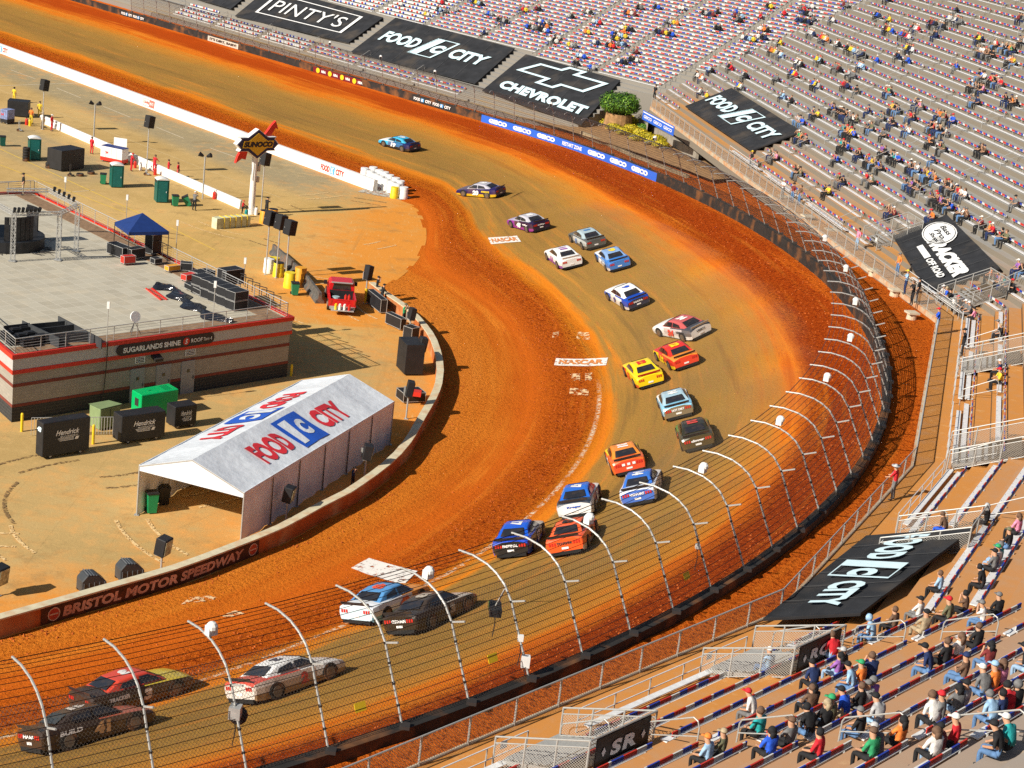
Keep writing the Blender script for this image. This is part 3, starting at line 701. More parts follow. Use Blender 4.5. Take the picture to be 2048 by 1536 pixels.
def stand_hit(x,y): return hit(x,y,stand_f)
def ban_rect(pxs):
    Q=[stand_hit(*p) for p in pxs]; return Q
banner_px={'framed':((470,36),(697,90),(766,40),(540,-22)),        # bottom-left, bottom-right, top-right, top-left as seen
 'store_a':((702,108),(950,172),(1029,102),(791,40)),'cross':((964,186),(1162,255),(1240,166),(1051,114)),
 'store_b':((1370,218),(1502,308),(1602,270),(1462,182)),'fish':((1785,480),(1852,592),(1998,545),(1892,438)),
 'store_c':((1522,1262),(1716,1252),(1945,1078),(1728,1094)),'plain':((345,-14),(462,22),(515,-22),(400,-60))}
def cover(Q,grow=.0):
    a=[rpoly(p.x,p.y) for p in Q]; k=max(set(q[1] for q in a),key=[q[1] for q in a].count)
    v=[(Vector((p.x-O.x,p.y-O.y))) for p in Q]; tn=Vector((-SN[k].y,SN[k].x)); r=[SN[k].dot(x)-OFF[k] for x in v]; t=[tn.dot(x) for x in v]; return k,min(t)-grow,max(t)+grow,min(r),max(r)
bq={n_:[stand_hit(*p) for p in P] for n_,P in banner_px.items()}
for n_,Q in bq.items(): BANN.append(cover(Q,.2))
def covered(k,t,r): return any(k==b[0] and b[1]<t<b[2] and b[3]-.5<r<b[4]+.2 for b in BANN)
for i in range(6):
    seg,off=AISLE[i]
    for k in range(-11 if i==0 else 0,(NK-1) if i else 92):
        rb,zb=rowrz(i,k); lo,hi=sec_t(i,rb)
        if i==0: hi=100
        t=math.floor((lo-off)/(seg+1.1))*(seg+1.1)+off
        while t<hi:
            a=max(t,lo+.3); b=min(t+seg,hi-.3); t+=seg+1.1
            if b-a<1.5: continue
            # split where banners lie
            n=max(1,int((b-a)/1.0)); run=[]
            for q in range(n+1):
                tt=a+(b-a)*q/n; run.append(not covered(i,tt,rb))
            if not all(run):
                idx=[q for q in range(n+1) if run[q]]
                if len(idx)<3: continue
                # keep the longest uncovered stretch
                best=[];cur=[]
                for q in range(n+1):
                    if run[q]: cur.append(q)
                    else: cur=[]
                    if len(cur)>len(best): best=cur[:]
                if len(best)<3: continue
                a,b=a+(b-a)*best[0]/n,a+(b-a)*best[-1]/n
            P=stand_pt(i,rb,(a+b)/2,zb)
            if not (onscreen(P,40) or onscreen(stand_pt(i,rb,a,zb),5) or onscreen(stand_pt(i,rb,b,zb),5)): continue
            benches.append((px(P)[2],i,k,a,b,P))
benches.sort(key=lambda q:-q[0])
bgrp={0:'benches in the far straight stand',1:'benches in the stand beyond the turn',2:'benches in the small stand right of the turn',3:'benches in the right hand stand',4:'benches in the near lower right stand',5:'benches at the bottom edge'}
blab={0:'pale bench row with red and blue backrest in the far straight stand',1:'silver bench row with red, white and blue backrest in the upper right stand',2:'silver bench row with coloured backrest at the right edge, beside the walkway bend',3:'silver bench row behind the man in the red shirt on the walkway',4:'silver bench row with red, white and blue back in the near lower stand',5:'silver bench row at the bottom edge of the near stand'}
rest=MB(); rb_=MB()
front=MB()
for n_,(sc_,i,k,a,b,P) in enumerate(benches):
    L=round((b-a)*2)/2; rz=SEC[i]+math.pi/2+math.pi   # local x along the row, local -y towards the track
    if n_<300:
        e=empty('grandstand_bench',blab[i],'bench',P,SEC[i]-math.pi/2,bgrp[i])
        ms=bench_meshes(L)
        for nm,d in zip(('seat_plank','backrest','leg_frame','seat_numbers'),ms):
            if nm=='seat_numbers' and sc_<30: continue
            o=bpy.data.objects.new(nm,d); COL.objects.link(o); o.parent=e
            if nm=='seat_numbers': o['kind']='stuff'
    else:
        T=Matrix.Translation(P)@Matrix.Rotation(SEC[i]-math.pi/2,4,'Z')
        rest.box(None,(L,.26,.05),M=T@Matrix.Translation((0,-.27,-.40)))
        x=-L/2; q=0
        while x<L/2-.3:
            w=(.75,.42,.30,.42,.35,.40)[q%6]; w=min(w,L/2-x); c=(0,1,0,2,0,(k*7+q)%3)[q%6]; rest.box(None,(w,.03,.22),M=T@Matrix.Translation((x+w/2,0,-.09)),mi=(0,3,4)[c] if c else 5); x+=w; q+=1
        for q in range(int(L/2)+1):
            x=-L/2+.2+(L-.4)*q/max(1,int(L/2)); rest.box(None,(.05,.04,.76),M=T@Matrix.Translation((x,-.02,-.48)))
print('BENCHES',len(benches),[sum(1 for b in benches if b[1]==i) for i in range(6)])
if rest.f: tag(rest.build('distant_benches',[M_al,M_al,M_al,mat('bench_red',(.55,.035,.02),.45),mat('bench_blue',(.02,.05,.36),.45),mat('bench_white',(.62,.62,.60),.45)]),'rows of far white, red and blue benches filling the top of the picture','benches',kind='stuff')

# ---- aisle handrails: a rounded loop pipe every other row
hr_me=None
def handrail_mesh():
    mb=MB(); H=.95; Lr=1.9; pts=[(0,-Lr/2,-.2)]
    pts+= [(0,-Lr/2,H-.22),(0,-Lr/2+.06,H-.08),(0,-Lr/2+.2,H)]; r_=.80
    e=[(0,Lr/2-.25,H+r_),(0,Lr/2-.08,H+r_-.06),(0,Lr/2,H+r_-.24),(0,Lr/2,.35)]
    mb.tube(pts+e,.026,6); mb.cyl((0,-Lr/2,.42),(0,Lr/2,.42+r_),.020,n=6); o=mb.build('x',M_galvb); d=o.data; bpy.data.objects.remove(o); return d
hr_me=handrail_mesh(); nh=0
for i in range(6):
    seg,off=AISLE[i]
    for k in range(0 if i else -10,(NK-2) if i else 60,2 if i else 4):
        rb,zb=rowrz(i,k); lo,hi=sec_t(i,rb)
        if i==0: hi=100
        t=math.floor((lo-off)/(seg+1.1))*(seg+1.1)+off-.55
        while t<hi:
            if lo+.6<t<hi-.6 and not covered(i,t-.8,rb) and not covered(i,t+.8,rb):
                P=stand_pt(i,rb+.3,t,zb-.60)
                if onscreen(P,10):
                    o=bpy.data.objects.new('aisle_handrail',hr_me); COL.objects.link(o); o.location=P; o.rotation_euler=(0,0,SEC[i]-math.pi/2)
                    tag(o,'rounded steel pipe handrail standing in an aisle of the '+LB[i],'handrail','aisle handrails of the '+LB[i]); nh+=1
            t+=seg+1.1
print('HANDRAILS',nh)

# ---- banners over the seats
def banner(key,label,draw,cloth=True,lift=.35):
    Q=[p+Vector((0,0,lift)) for p in bq[key]]; e=empty('cover_banner',label,'banner',Q[0]); mb=MB(); f=quadmap(*Q); n=24; vs=[];fs=[]; nr=(Q[1]-Q[0]).cross(Q[3]-Q[0]).normalized(); nr=nr if nr.z>0 else -nr
    for i in range(n+1):
        for j in range(n+1):
            u,v=i/n,j/n; w=(.10*noise.noise(Vector((u*9,v*3,len(key))))-.05*abs(math.sin(v*math.pi*4)))*(1 if 0<i<n and 0<j<n else .3); vs.append(f(u,v)+Vector((0,0,w)))
    for i in range(n):
        for j in range(n): a=i*(n+1)+j; fs.append((a,a+n+1,a+n+2,a+1))
    m0=len(vs)
    mb.add(vs,fs); 
    # hem hanging down at the front and sides
    for a,b in ((0,1),(1,2),(2,3),(3,0)):
        A,B=Q[a],Q[b]; mb.slab([A,B,B-Vector((0,0,.10)),A-Vector((0,0,.10))],-nr*.03)
    mb.build('cloth',M_ban,e,smooth=False,world=True)
    for k in range(1,6):   # seams
        s_=MB(); a=f(k/6,0.0)+nr*.055;b=f(k/6,1.0)+nr*.055; s_.bar(a,b,.03,.006); s_.build('seam',mat('seam_thread',(.07,.07,.07),.8),e,world=True)
    F=quadmap(*Q,lift=.11); p=MB(); p.lift=nr*.02; draw(p,F); p.build('print',[M_iceb,M_white],e,world=True); return e
def dr_frame(p,F):
    fr=[(.12,.20),(.88,.20),(.88,.84),(.12,.84)]; p.mapped(frame_geo(fr,.022),F,1); p.mapped(fit(text("PINTY'S",.0,0,1.05),.5,.52,.62,.36),F,1)
banner('framed','black banner with thin white frame around large lettering over the far seats',dr_frame)
def dr_fc(p,F): food_city(p,F,.5,.52,.86,.42,(0,0,0))
banner('store_a','black banner with store lettering in front of the far straight seats',dr_fc)
def dr_cross(p,F):
    o=[(.06,.62),(.14,.90),(.40,.90),(.44,.98),(.66,.98),(.64,.84),(.96,.84),(.86,.56),(.62,.56),(.58,.44),(.36,.44),(.38,.62)]
    o=[(.08,.60),(.22,.88),(.44,.88),(.49,.97),(.68,.97),(.63,.86),(.94,.86),(.80,.56),(.58,.56),(.53,.46),(.34,.46),(.39,.60)][::-1]
    o=[(1-a,b) for a,b in o][::-1]; o=[(1-a,b) for a,b in o]
    p.mapped(frame_geo(o[::-1] ,.035),F,0); p.mapped(fit(text('CHEVROLET',.06,0,1.05),.52,.24,.86,.19),F,0)
banner('cross','black banner with a large outlined cross emblem and lettering below it',dr_cross)
banner('store_b','black banner with tilted store lettering in the stand beyond the shrubs',lambda p,F:food_city(p,F,.5,.52,.92,.52,(0,0,0)))
def dr_fish(p,F):
    c=(.25,.66); cir=[(c[0]+.19*math.cos(a*.3491),c[1]+.27*math.sin(a*.3491)) for a in range(18)]; p.mapped((cir,[tuple(range(18))]),F,1)
    k=MB.mapped
    p.mapped(fit(text('TRACKER',.08,.2),.62,.52,.66,.25),F,1); p.mapped(rect(.44,.27,.22,.10),F,1); p.mapped(fit(text('OFF ROAD',.04,.1),.73,.27,.32,.11),F,1)
fb=banner('fish','black banner with a white round badge and bold white lettering at the right',dr_fish)
Q=[p+Vector((0,0,.35)) for p in bq['fish']]; F=quadmap(*Q,lift=.135); p=MB()
for i_,w_ in enumerate(('Bass','Pro','Shops')): p.mapped(fit(text(w_,.02,.2),.25+.02*i_,.78-.12*i_,.17,.09),F)
p.mapped(frame_geo([(.25+.175*math.cos(a*.3491),.66+.25*math.sin(a*.3491)) for a in range(18)],.008),F); p.build('badge_lettering',M_blk,fb,world=True)
def dr_c(p,F): food_city(p,lambda u,v:F(1-u,1-v) if 0 else F(u,v),.47,.5,.80,.5,(0,0,0))
Q=bq['store_c']; bq['store_c']=[Q[3],Q[0],Q[1],Q[2]]   # the lettering runs down the seats
banner('store_c','large black banner with pale blue store lettering, stretched over the near seats',lambda p,F:food_city(p,F,.5,.50,.86,.60,(0,0,0)),lift=.55)
banner('plain','plain black seat cover at the top edge left of the framed banner',lambda p,F:p.mapped(rect(.5,.5,.01,.01),F,0))

# ================================================================= PLANTED TERRACE beside the far stand
tv=sheet('planted_terrace_ground',mat('terrace_soil',(.34,.19,.08),.95,vary=.3,scale=2),-27,5,1.,lambda s:(-4.2,-16.5),8,lambda x,y,s,d:zt(s)+.12+.05*noise.noise(Vector((x,y,0))))
TB=BVHTree.FromPolygons([v.co for v in tv.data.vertices],[tuple(p.vertices) for p in tv.data.polygons])
def thit(x,y):
    q=TB.ray_cast(CP,ray(x,y).normalized()); return q[0] if q[0] is not None else ohit(x,y)
def foliage(name,pts,r,n,cols,label,cat,leaf=.10,flat=.7,low=.0,seed=1):
    rr=random.Random(seed); mb=MB()
    for i in range(n):
        c=Vector(rr.choice(pts)); u=Vector((rr.gauss(0,1),rr.gauss(0,1),abs(rr.gauss(0,1))-low)).normalized(); rad=r*(.72+.33*rr.random())*(1+.22*noise.noise(u*2.3+c))
        p=c+Vector((u.x*rad,u.y*rad,u.z*rad*flat)); a=Vector((rr.gauss(0,1),rr.gauss(0,1),rr.gauss(0,1))).normalized(); b=a.cross(u+Vector((.01,0,0))).normalized(); s=leaf*rr.uniform(.6,1.3); a=(b.cross(u)+u*rr.uniform(-.6,.6)).normalized()
        mb.add([p-a*s,p+b*s*.6,p+a*s,p-b*s*.6],[(0,1,2,3)],rr.choices(range(len(cols)),[3,2,1][:len(cols)])[0])
    return mb,cols
P=Z(1240,214,6.9); pts=[P+Vector((x,y,.35)) for x in (-.9,0,.9) for y in (-.7,.3,1.2)]
mb,cl_=foliage('bush',pts,1.35,9000,3*[0],'','',leaf=.12,flat=.95,low=.75,seed=3)
core=MB(); 
bed=MB(); bed.cyl(P-Vector((0,0,3.0)),P-Vector((0,0,.75)),1.75,1.5,n=18); tag(bed.build('planter_mound',mat('terrace_soil',(.34,.19,.08),.95,vary=.3,scale=2)),'low round soil mound under the clipped green bush','planter')
bu=empty('clipped_bush','rounded clipped dark green bush beside the cross emblem banner','bush',P); 
gm=[mat('leaf_green',(.08,.19,.012),.6,vary=.3,scale=2),mat('leaf_dark_green',(.018,.06,.008),.6,vary=.3,scale=2),mat('leaf_lime',(.17,.30,.02),.6,vary=.3,scale=2)]
mb.build('leaves',gm,bu,world=True); core.sphere(P+Vector((0,.2,.25)),1.45,nu=14,nv=8,sc=(1.05,1.05,.85)); core.build('inner_branches',gm[1],bu,world=True)
ym=[mat('leaf_yellow_green',(.52,.42,.015),.6,vary=.3,scale=2),mat('leaf_olive',(.28,.26,.015),.6,vary=.3,scale=2),mat('leaf_gold',(.68,.50,.02),.6,vary=.2,scale=2)]
spots=((1188,242),(1202,250),(1217,255),(1228,262),(1212,240),(1237,246),(1250,256),(1262,264),(1246,270),(1268,250),(1280,272),(1288,262),(1294,280),(1303,290),(1314,285),(1320,296),(1274,282),(1258,242))
for i,(x,y) in enumerate(spots):
    P=thit(x,y)+Vector((0,0,.25)); mb,_=foliage('s',[P+Vector((0,0,.15)),P+Vector((.35,.1,.05)),P+Vector((-.3,.2,.1))],.72,1100,3*[0],'','',leaf=.095,low=.3,seed=i+20)
    e=empty('yellow_shrub','low yellow green shrub planted on the terrace above the blue wall banner' if i<17 else 'yellow shrub nearest the clipped bush','shrub',P,group='yellow shrubs on the terrace'); mb.build('leaves',ym if i!=11 else gm,e,world=True)
    c_=MB(); c_.cyl(P-Vector((0,0,.03)),P+Vector((0,0,.3)),.05,n=5); c_.build('stem',mat('bark',(.08,.05,.03),.9),e,world=True)
rw=MB()
def wall_px(mb,pxs,z0,z1,th):
    Q=[thit(x,y)-Vector((0,0,.15)) for x,y in pxs]
    for a,b in zip(Q,Q[1:]):
        d=(b-a); d.z=0; d.normalize(); n=Vector((-d.y,d.x,0))*th; mb.slab([a,b,b+Vector((0,0,z1-z0)),a+Vector((0,0,z1-z0))],n)
wall_px(rw,[(1160,268),(1210,290),(1265,315),(1330,340),(1372,356)],0,.5,.35)
tag(rw.build('stone_garden_wall',mat('rough_stone',(.36,.28,.17),.9,vary=.35,scale=5,bump=.6)),'low rough stone wall holding the planted terrace','wall')
rw=MB(); wall_px(rw,[(1276,252),(1300,268),(1345,292),(1390,322)],0,1.1,.3); tag(rw.build('terrace_back_wall',mat('grey_concrete',(.30,.27,.22),.9,vary=.2,scale=2)),'grey concrete wall behind the yellow shrubs under the raised walkway','wall')
# blue sign on the raised walkway
a=Z(1284,238,8.1); b=Z(1346,272,8.1); e=empty('walkway_sign','blue sign repeating white lettering below the raised walkway','sign',a); up=Vector((0,0,.95)); mb=MB(); nn=(b-a).cross(up).normalized(); nn=nn if nn.dot(CP-a)>0 else -nn
mb.slab([a,b,b+up,a+up],-nn*.05); mb.build('panel',M_geico,e,world=True); F=quadmap(a,b,b+up,a+up); mb=MB()
for k in range(3): mb.mapped(fit(text('GEICO',.03),.18+.32*k,.42,.26,.34),lambda u,v:F(u,v)+nn*.02)
mb.mapped(rect(.5,.86,.96,.12),lambda u,v:F(u,v)+nn*.02); mb.build('lettering',M_white,e,world=True)
# concrete piers under the raised walkway
pier_px=((1360,283,.50,1.0),(1394,318,.45,.9),(1478,362,.45,.9),(1516,392,.45,.9),(1566,415,.45,.9),(1612,452,.42,.8),(1660,480,.42,.8),(1706,516,.40,.5),(1746,552,.38,.4),(1788,592,.36,.4),(1822,638,.36,.4))
for i,(x,y,r,h) in enumerate(pier_px):
    P=ohit(x,y); e=MB(); e.cyl(P-Vector((0,0,.1)),P+Vector((0,0,h)),r,r*.85,n=14); e.box(P+Vector((0,0,h+.05)),(r*2.2,r*2.2,.12),rz=.3)
    o=e.build('walkway_pier',mat('pier_concrete',(.58,.50,.36),.85,dust=.3),origin=P); tag(o,'short round pale concrete pier below the outer walkway, behind the catch fence','pier','concrete piers under the walkway')

# ================================================================= PORTALS (stair openings with railings)
def portal(x,y,txt,label,w=3.2,l=3.6,steps=8):
    P=stand_hit(x,y); r,k,t=rpoly(P.x,P.y); r=max(r,92.7); P=stand_pt(k,r,t,max(8.0,7.95+.475*(r-93))); rz=SEC[k]      # local x outwards, y along the row
    e=empty('stair_portal',label,'stairway',P,rz,'railed stair openings between walkway and seats'); SL=.42
    a=MB(); H=1.25; V=lambda x,y,z:(x,y,z+SL*x)
    for sy in (-w/2,w/2):
        for q in range(4): xx=l*q/3; a.cyl((xx,sy,SL*xx-.35),V(xx,sy,H),.035,n=6)
        a.cyl(V(0,sy,H),V(l,sy,H),.032,n=6); a.cyl(V(0,sy,H-.22),V(l,sy,H-.22),.022,n=6); a.cyl(V(0,sy,.15),V(l,sy,.15),.022,n=6)
    a.cyl(V(l,-w/2,H),V(l,w/2,H),.035,n=6); a.cyl(V(l,-w/2,.15),V(l,w/2,.15),.025,n=6); a.cyl(V(l,0,-.3),V(l,0,H),.035,n=6)
    a.build('railing',M_galvb,e)
    c=MB()
    for sy in (-w/2,w/2): c.add([V(0,sy,.15),V(l,sy,.15),V(l,sy,H-.2),V(0,sy,H-.2)],[(0,1,2,3)],0,[(0,0),(l,0),(l,1.1),(0,1.1)])
    c.add([V(l,-w/2,.15),V(l,w/2,.15),V(l,w/2,H),V(l,-w/2,H)],[(0,1,2,3)],0,[(0,0),(w,0),(w,1.3),(0,1.3)]); c.build('chain_link_panel',M_chain_l,e)
    s_=MB()
    for q in range(steps): s_.box((.35+q*.36,0,.06+SL*(.35+q*.36)+.30-q*.03),(.24,w-.6,.05))
    for sy in (-w/2+.22,w/2-.22): s_.bar((.2,sy,.38),(.35+steps*.36,sy,.36+SL*(steps*.36)-.2),.06,.14)
    s_.build('steel_stair',M_galvb,e)
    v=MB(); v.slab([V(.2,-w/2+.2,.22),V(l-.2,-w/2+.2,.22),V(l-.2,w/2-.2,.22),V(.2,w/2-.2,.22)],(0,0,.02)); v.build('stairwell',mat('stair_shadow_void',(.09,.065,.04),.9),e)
    if txt:
        zc=SL*l; b=MB(); b.box((l+.02,0,.68+zc),(.06,w*.80,1.05)); sg=b.build('section_sign',M_blk,e); d=MB(); f=lambda u,v:Vector((l+.07,u,.70+v+zc)); d.mapped(fit(text(txt,.05,.1,1.2),0,0,1.25,.50),f)
        for q in (-.95,.95): d.mapped(([(q,-.16),(q+.1,0),(q,.16),(q-.1,0)],[(0,1,2,3)]),f)
        d.mapped(rect(0,-.42,1.2,.05),f); d.build('lettering',M_white,sg)
    n=MB(); n.box((.02,-w/2+.4,.85),(.02,.30,.28)); n.build('notice_plate',M_wh2,e)
    return e
portal(1010,1490,'SR','railed stair opening with the SR sign at the bottom of the picture')
portal(1400,1312,'RQ','railed stair opening with the RQ sign left of the near black banner')
portal(1770,1105,'','railed stair opening above the near black banner')
portal(1888,930,'','railed stair opening behind the man in the red shirt')
portal(1905,745,'','railed stair opening at the bend of the walkway, right edge')
portal(1860,615,'','railed stair opening just below the banner with the round badge')
portal(1738,490,'','railed stair opening just above the banner with the round badge',l=3.4)

# ================================================================= INFIELD BUILDING
def G(x,y): return hit(x,y)
HB=4.13
bA,bB,bD=Z(27.8,708.6,HB),Z(582.7,632.4,HB),Z(66,382,HB); bE=Z(-260,395,HB); bF=Z(-260,470,HB)
POLY=[Vector((p.x,p.y,0)) for p in (bA,bB,bD,bE,bF)]
bld=empty('pit_building','single storey grey block building with red bands and a roof deck','building',POLY[0])
def ring(mb,z0,z1,off,th=.0,edges=None,mi=0):
    n=len(POLY)
    cen=sum(POLY,Vector())/n; pts=[]
    for i in range(n):
        a,b,c=POLY[i-1],POLY[i],POLY[(i+1)%n]; d1=(b-a).normalized();d2=(c-b).normalized(); n1=Vector((d1.y,-d1.x,0));n2=Vector((d2.y,-d2.x,0)); bi=(n1+n2)/max(.35,1+n1.dot(n2)); pts.append(b+bi*off)
    return pts
def band(name,z0,z1,off,m_,lab=None):
    P=ring(None,z0,z1,off); Q=ring(None,z0,z1,off-.22); mb=MB(); n=len(P); L=0
    for i in range(n):
        a,b,c,d=P[i],P[(i+1)%n],Q[(i+1)%n],Q[i]; l=(b-a).length
        mb.add([a+Vector((0,0,z0)),b+Vector((0,0,z0)),b+Vector((0,0,z1)),a+Vector((0,0,z1)),d+Vector((0,0,z1)),c+Vector((0,0,z1))],[(0,1,2,3),(3,2,5,4)],0,[(0,z0),(l,z0),(l,z1),(0,z1),(0,z1),(l,z1)])
    return mb.build(name,m_,bld,world=True)
band('wall',.0,3.9,.0,block_material('grey_block',(.36,.33,.28),(.28,.25,.21)))
band('dark_base',0,.9,.012,block_material('dark_block',(.035,.035,.035),(.07,.07,.065)))
band('maroon_band',.9,1.08,.02,mat('maroon_block',(.20,.045,.03),.8,vary=.15)); band('maroon_band',2.12,2.32,.02,mat('maroon_block',(.20,.045,.03),.8,vary=.15))
band('red_band',2.93,3.18,.10,M_red); band('panel_fascia',3.18,3.88,.08,mat('grey_white_panel',(.46,.46,.45),.5,vary=.05)); band('coping',3.86,HB,.16,M_red)
rf=MB(); P=ring(None,0,0,-.05); rf.add([(p.x,p.y,3.95) for p in P],[tuple(range(5))])
def deck_mat():
    t=NT('deck_pavers'); tc=t.add('TexCoord'); mp=t.add('Mapping'); mp.inputs['Rotation'].default_value=(0,0,R(-47)); t.link(tc.outputs['Object'],mp.inputs[0]); b=t.add('TexBrick'); t.link(mp.outputs[0],b.inputs['Vector']); b.offset=0; b.inputs['Scale'].default_value=1; b.inputs['Brick Width'].default_value=.9; b.inputs['Row Height'].default_value=.9; b.inputs['Mortar Size'].default_value=.02
    b.inputs['Color1'].default_value=(.42,.38,.29,1); b.inputs['Color2'].default_value=(.50,.46,.36,1); b.inputs['Mortar'].default_value=(.60,.55,.45,1); n1=t.noise(tc.outputs['Object'],.7,5,.7)
    c=t.mix(t.math('MULTIPLY',t.rng(n1,.5,.75),.5),b.outputs[0],(.62,.52,.36)); t.link(c,t.b.inputs['Base Color']); t.b.inputs['Roughness'].default_value=.8; return t.M
rf.build('roof_deck',deck_mat(),bld,world=True)
fd=(POLY[1]-POLY[0]); FL_=fd.length; fd.normalize(); fn=Vector((fd.y,-fd.x,0)); rd=(POLY[2]-POLY[1]); RL_=rd.length; rd.normalize()
bt=MB(); bt.slab([POLY[0]+fd*.5-fn*.3+Vector((0,0,3.96)),POLY[1]-fd*.4-fn*.3+Vector((0,0,3.96)),POLY[1]-fd*.4-fn*1.5+Vector((0,0,3.96)),POLY[0]+fd*.5-fn*1.5+Vector((0,0,3.96))],(0,0,.02)); bt.build('brown_paver_border',mat('brown_pavers',(.26,.16,.09),.8,vary=.25,scale=3),bld,world=True)
bt=MB(); q=POLY[1]+rd*.5; nn_=Vector((rd.y,-rd.x,0)); bt.slab([q-nn_*.3+Vector((0,0,3.965)),q+rd*(RL_-.8)-nn_*.3+Vector((0,0,3.965)),q+rd*(RL_-.8)-nn_*1.7+Vector((0,0,3.965)),q-nn_*1.7+Vector((0,0,3.965))],(0,0,.02)); bt.build('brown_paver_border',mat('brown_pavers',(.26,.16,.09),.8,vary=.25,scale=3),bld,world=True)
def fx(x):    # distance along the front for picture column x at mid height
    best=min(range(0,400),key=lambda i:abs(px(POLY[0]+fd*(FL_*i/400)+Vector((0,0,2.5)))[0]-x)); return FL_*best/400
def onfront(l,z,off=.0): return POLY[0]+fd*l+fn*off+Vector((0,0,z))
sg=MB(); a,b=fx(229),fx(424); zc=3.5; hh=.36; pts=[]
for k in range(9): t=math.pi/2+math.pi*k/8; pts.append((a+hh+hh*math.cos(t),zc+hh*math.sin(t)))
for k in range(9): t=-math.pi/2+math.pi*k/8; pts.append((b-hh+hh*math.cos(t),zc+hh*math.sin(t)))
sg.slab([onfront(l,z,.10) for l,z in pts],fn*.08); so_=sg.build('name_sign',mat('sign_dark',(.03,.025,.03),.5),bld,world=True)
f_=lambda u,v:onfront(u,v,.20); t_=MB(); L=b-a
t_.mapped(fit(text('SUGARLANDS SHINE',.04),a+L*.35,zc-.02,L*.58,.34),f_); t_.mapped(fit(text('ROOF',.02),a+L*.81,zc,L*.12,.26),f_); t_.mapped(fit(text('Turn 4',.01,.1),a+L*.925,zc-.0,L*.09,.22),f_); t_.build('lettering',M_white,so_,world=True)
t_=MB(); cx=a+L*.70; t_.mapped(([(cx+.25*math.cos(q*.4488),zc+.25*math.sin(q*.4488)) for q in range(14)],[tuple(range(14))]),f_); t_.build('round_badge',M_red,so_,world=True)
t_=MB(); t_.mapped(fit(text('S',.03,.2),cx,zc,.22,.32),lambda u,v:onfront(u,v,.215)); t_.build('badge_lettering',M_white,so_,world=True)
for x0,x1 in ((261,290),(313,342),(364,391)):
    l0_,l1_=fx(x0),fx(x1); d_=MB(); d_.slab([onfront(l0_,0,.0),onfront(l1_,0,.0),onfront(l1_,2.15,.0),onfront(l0_,2.15,.0)],fn*.06); do=d_.build('door',mat('grey_steel_door',(.30,.31,.32),.5,vary=.05),bld,world=True)
    h_=MB(); h_.bar(onfront(l1_-.12,.95,.09),onfront(l1_-.12,1.15,.09),.04); h_.build('handle',M_dark,do,world=True); pl=MB(); pl.slab([onfront((l0_+l1_)/2-.1,1.4,.063),onfront((l0_+l1_)/2+.1,1.4,.063),onfront((l0_+l1_)/2+.1,1.6,.063),onfront((l0_+l1_)/2-.1,1.6,.063)],fn*.01); pl.build('small_window',M_glass,do,world=True)
for x0,x1 in ((270,289),(371,390)):
    l0_,l1_=fx(x0),fx(x1); d_=MB()
    for zz in (2.5,2.6,2.7,2.8,2.88): d_.bar(onfront(l0_,zz,.03),onfront(l1_,zz,.03),.05,.035)
    for l in (l0_,l1_): d_.bar(onfront(l,2.48,.03),onfront(l,2.9,.03),.05,.05)
    d_.build('louvre_vent',M_wh2,bld,world=True); k_=MB(); k_.slab([onfront(l0_,2.48,.005),onfront(l1_,2.48,.005),onfront(l1_,2.9,.005),onfront(l0_,2.9,.005)],fn*.01); k_.build('vent_opening',M_dark,bld,world=True)
d_=MB(); l0_=fx(301); d_.slab([onfront(l0_,2.75,.0),onfront(l0_+.6,2.75,.0),onfront(l0_+.6,2.55,.5),onfront(l0_,2.55,.5)],(0,0,.18)); d_.build('wall_lamp',M_dark,bld,world=True)
d_=MB(); d_.tube([onfront(fx(209),4.2,.24),onfront(fx(209),3.0,.22),onfront(fx(209)-.05,1.0,.12),onfront(fx(209)-.2,.1,.1)],.03); d_.build('drop_cable',M_dark,bld,world=True)
# deck railings
def railing(name,label,pts,h,post=1.6,wires=6,m_=M_galv,rail=.03):
    pts=[Vector(p) for p in pts]; e=empty(name,label,'railing',pts[0]); mb=MB(); w_=MB()
    for a,b in zip(pts,pts[1:]):
        n=max(1,int((b-a).length/post))
        for k in range(n+1): p=a.lerp(b,k/n); mb.cyl(p,p+Vector((0,0,h)),rail*.9,n=5)
        w_.cyl(a+Vector((0,0,h)),b+Vector((0,0,h)),rail,n=5)
        for k in range(1,wires): w_.cyl(a+Vector((0,0,h*k/wires)),b+Vector((0,0,h*k/wires)),.010,n=4)
    w_.build('rails',m_,e,world=True); mb.build('posts',m_,e,world=True); return e
zr=4.0
railing('deck_railing','steel wire railing along the front edge of the roof deck',[bF+Vector((.3,.3,-.1)),POLY[0]+fd*.15-fn*.12+Vector((0,0,zr)),POLY[1]-fd*.25-fn*.12+Vector((0,0,zr))],1.0)
railing('deck_railing','steel railing along the right hand edge of the roof deck, past the blue canopy',[POLY[1]-fd*.25-fn*.12+Vector((0,0,zr)),POLY[2]-rd*.2+Vector((0,0,zr)),bE+Vector((0,0,-.1))],1.0,post=1.9)
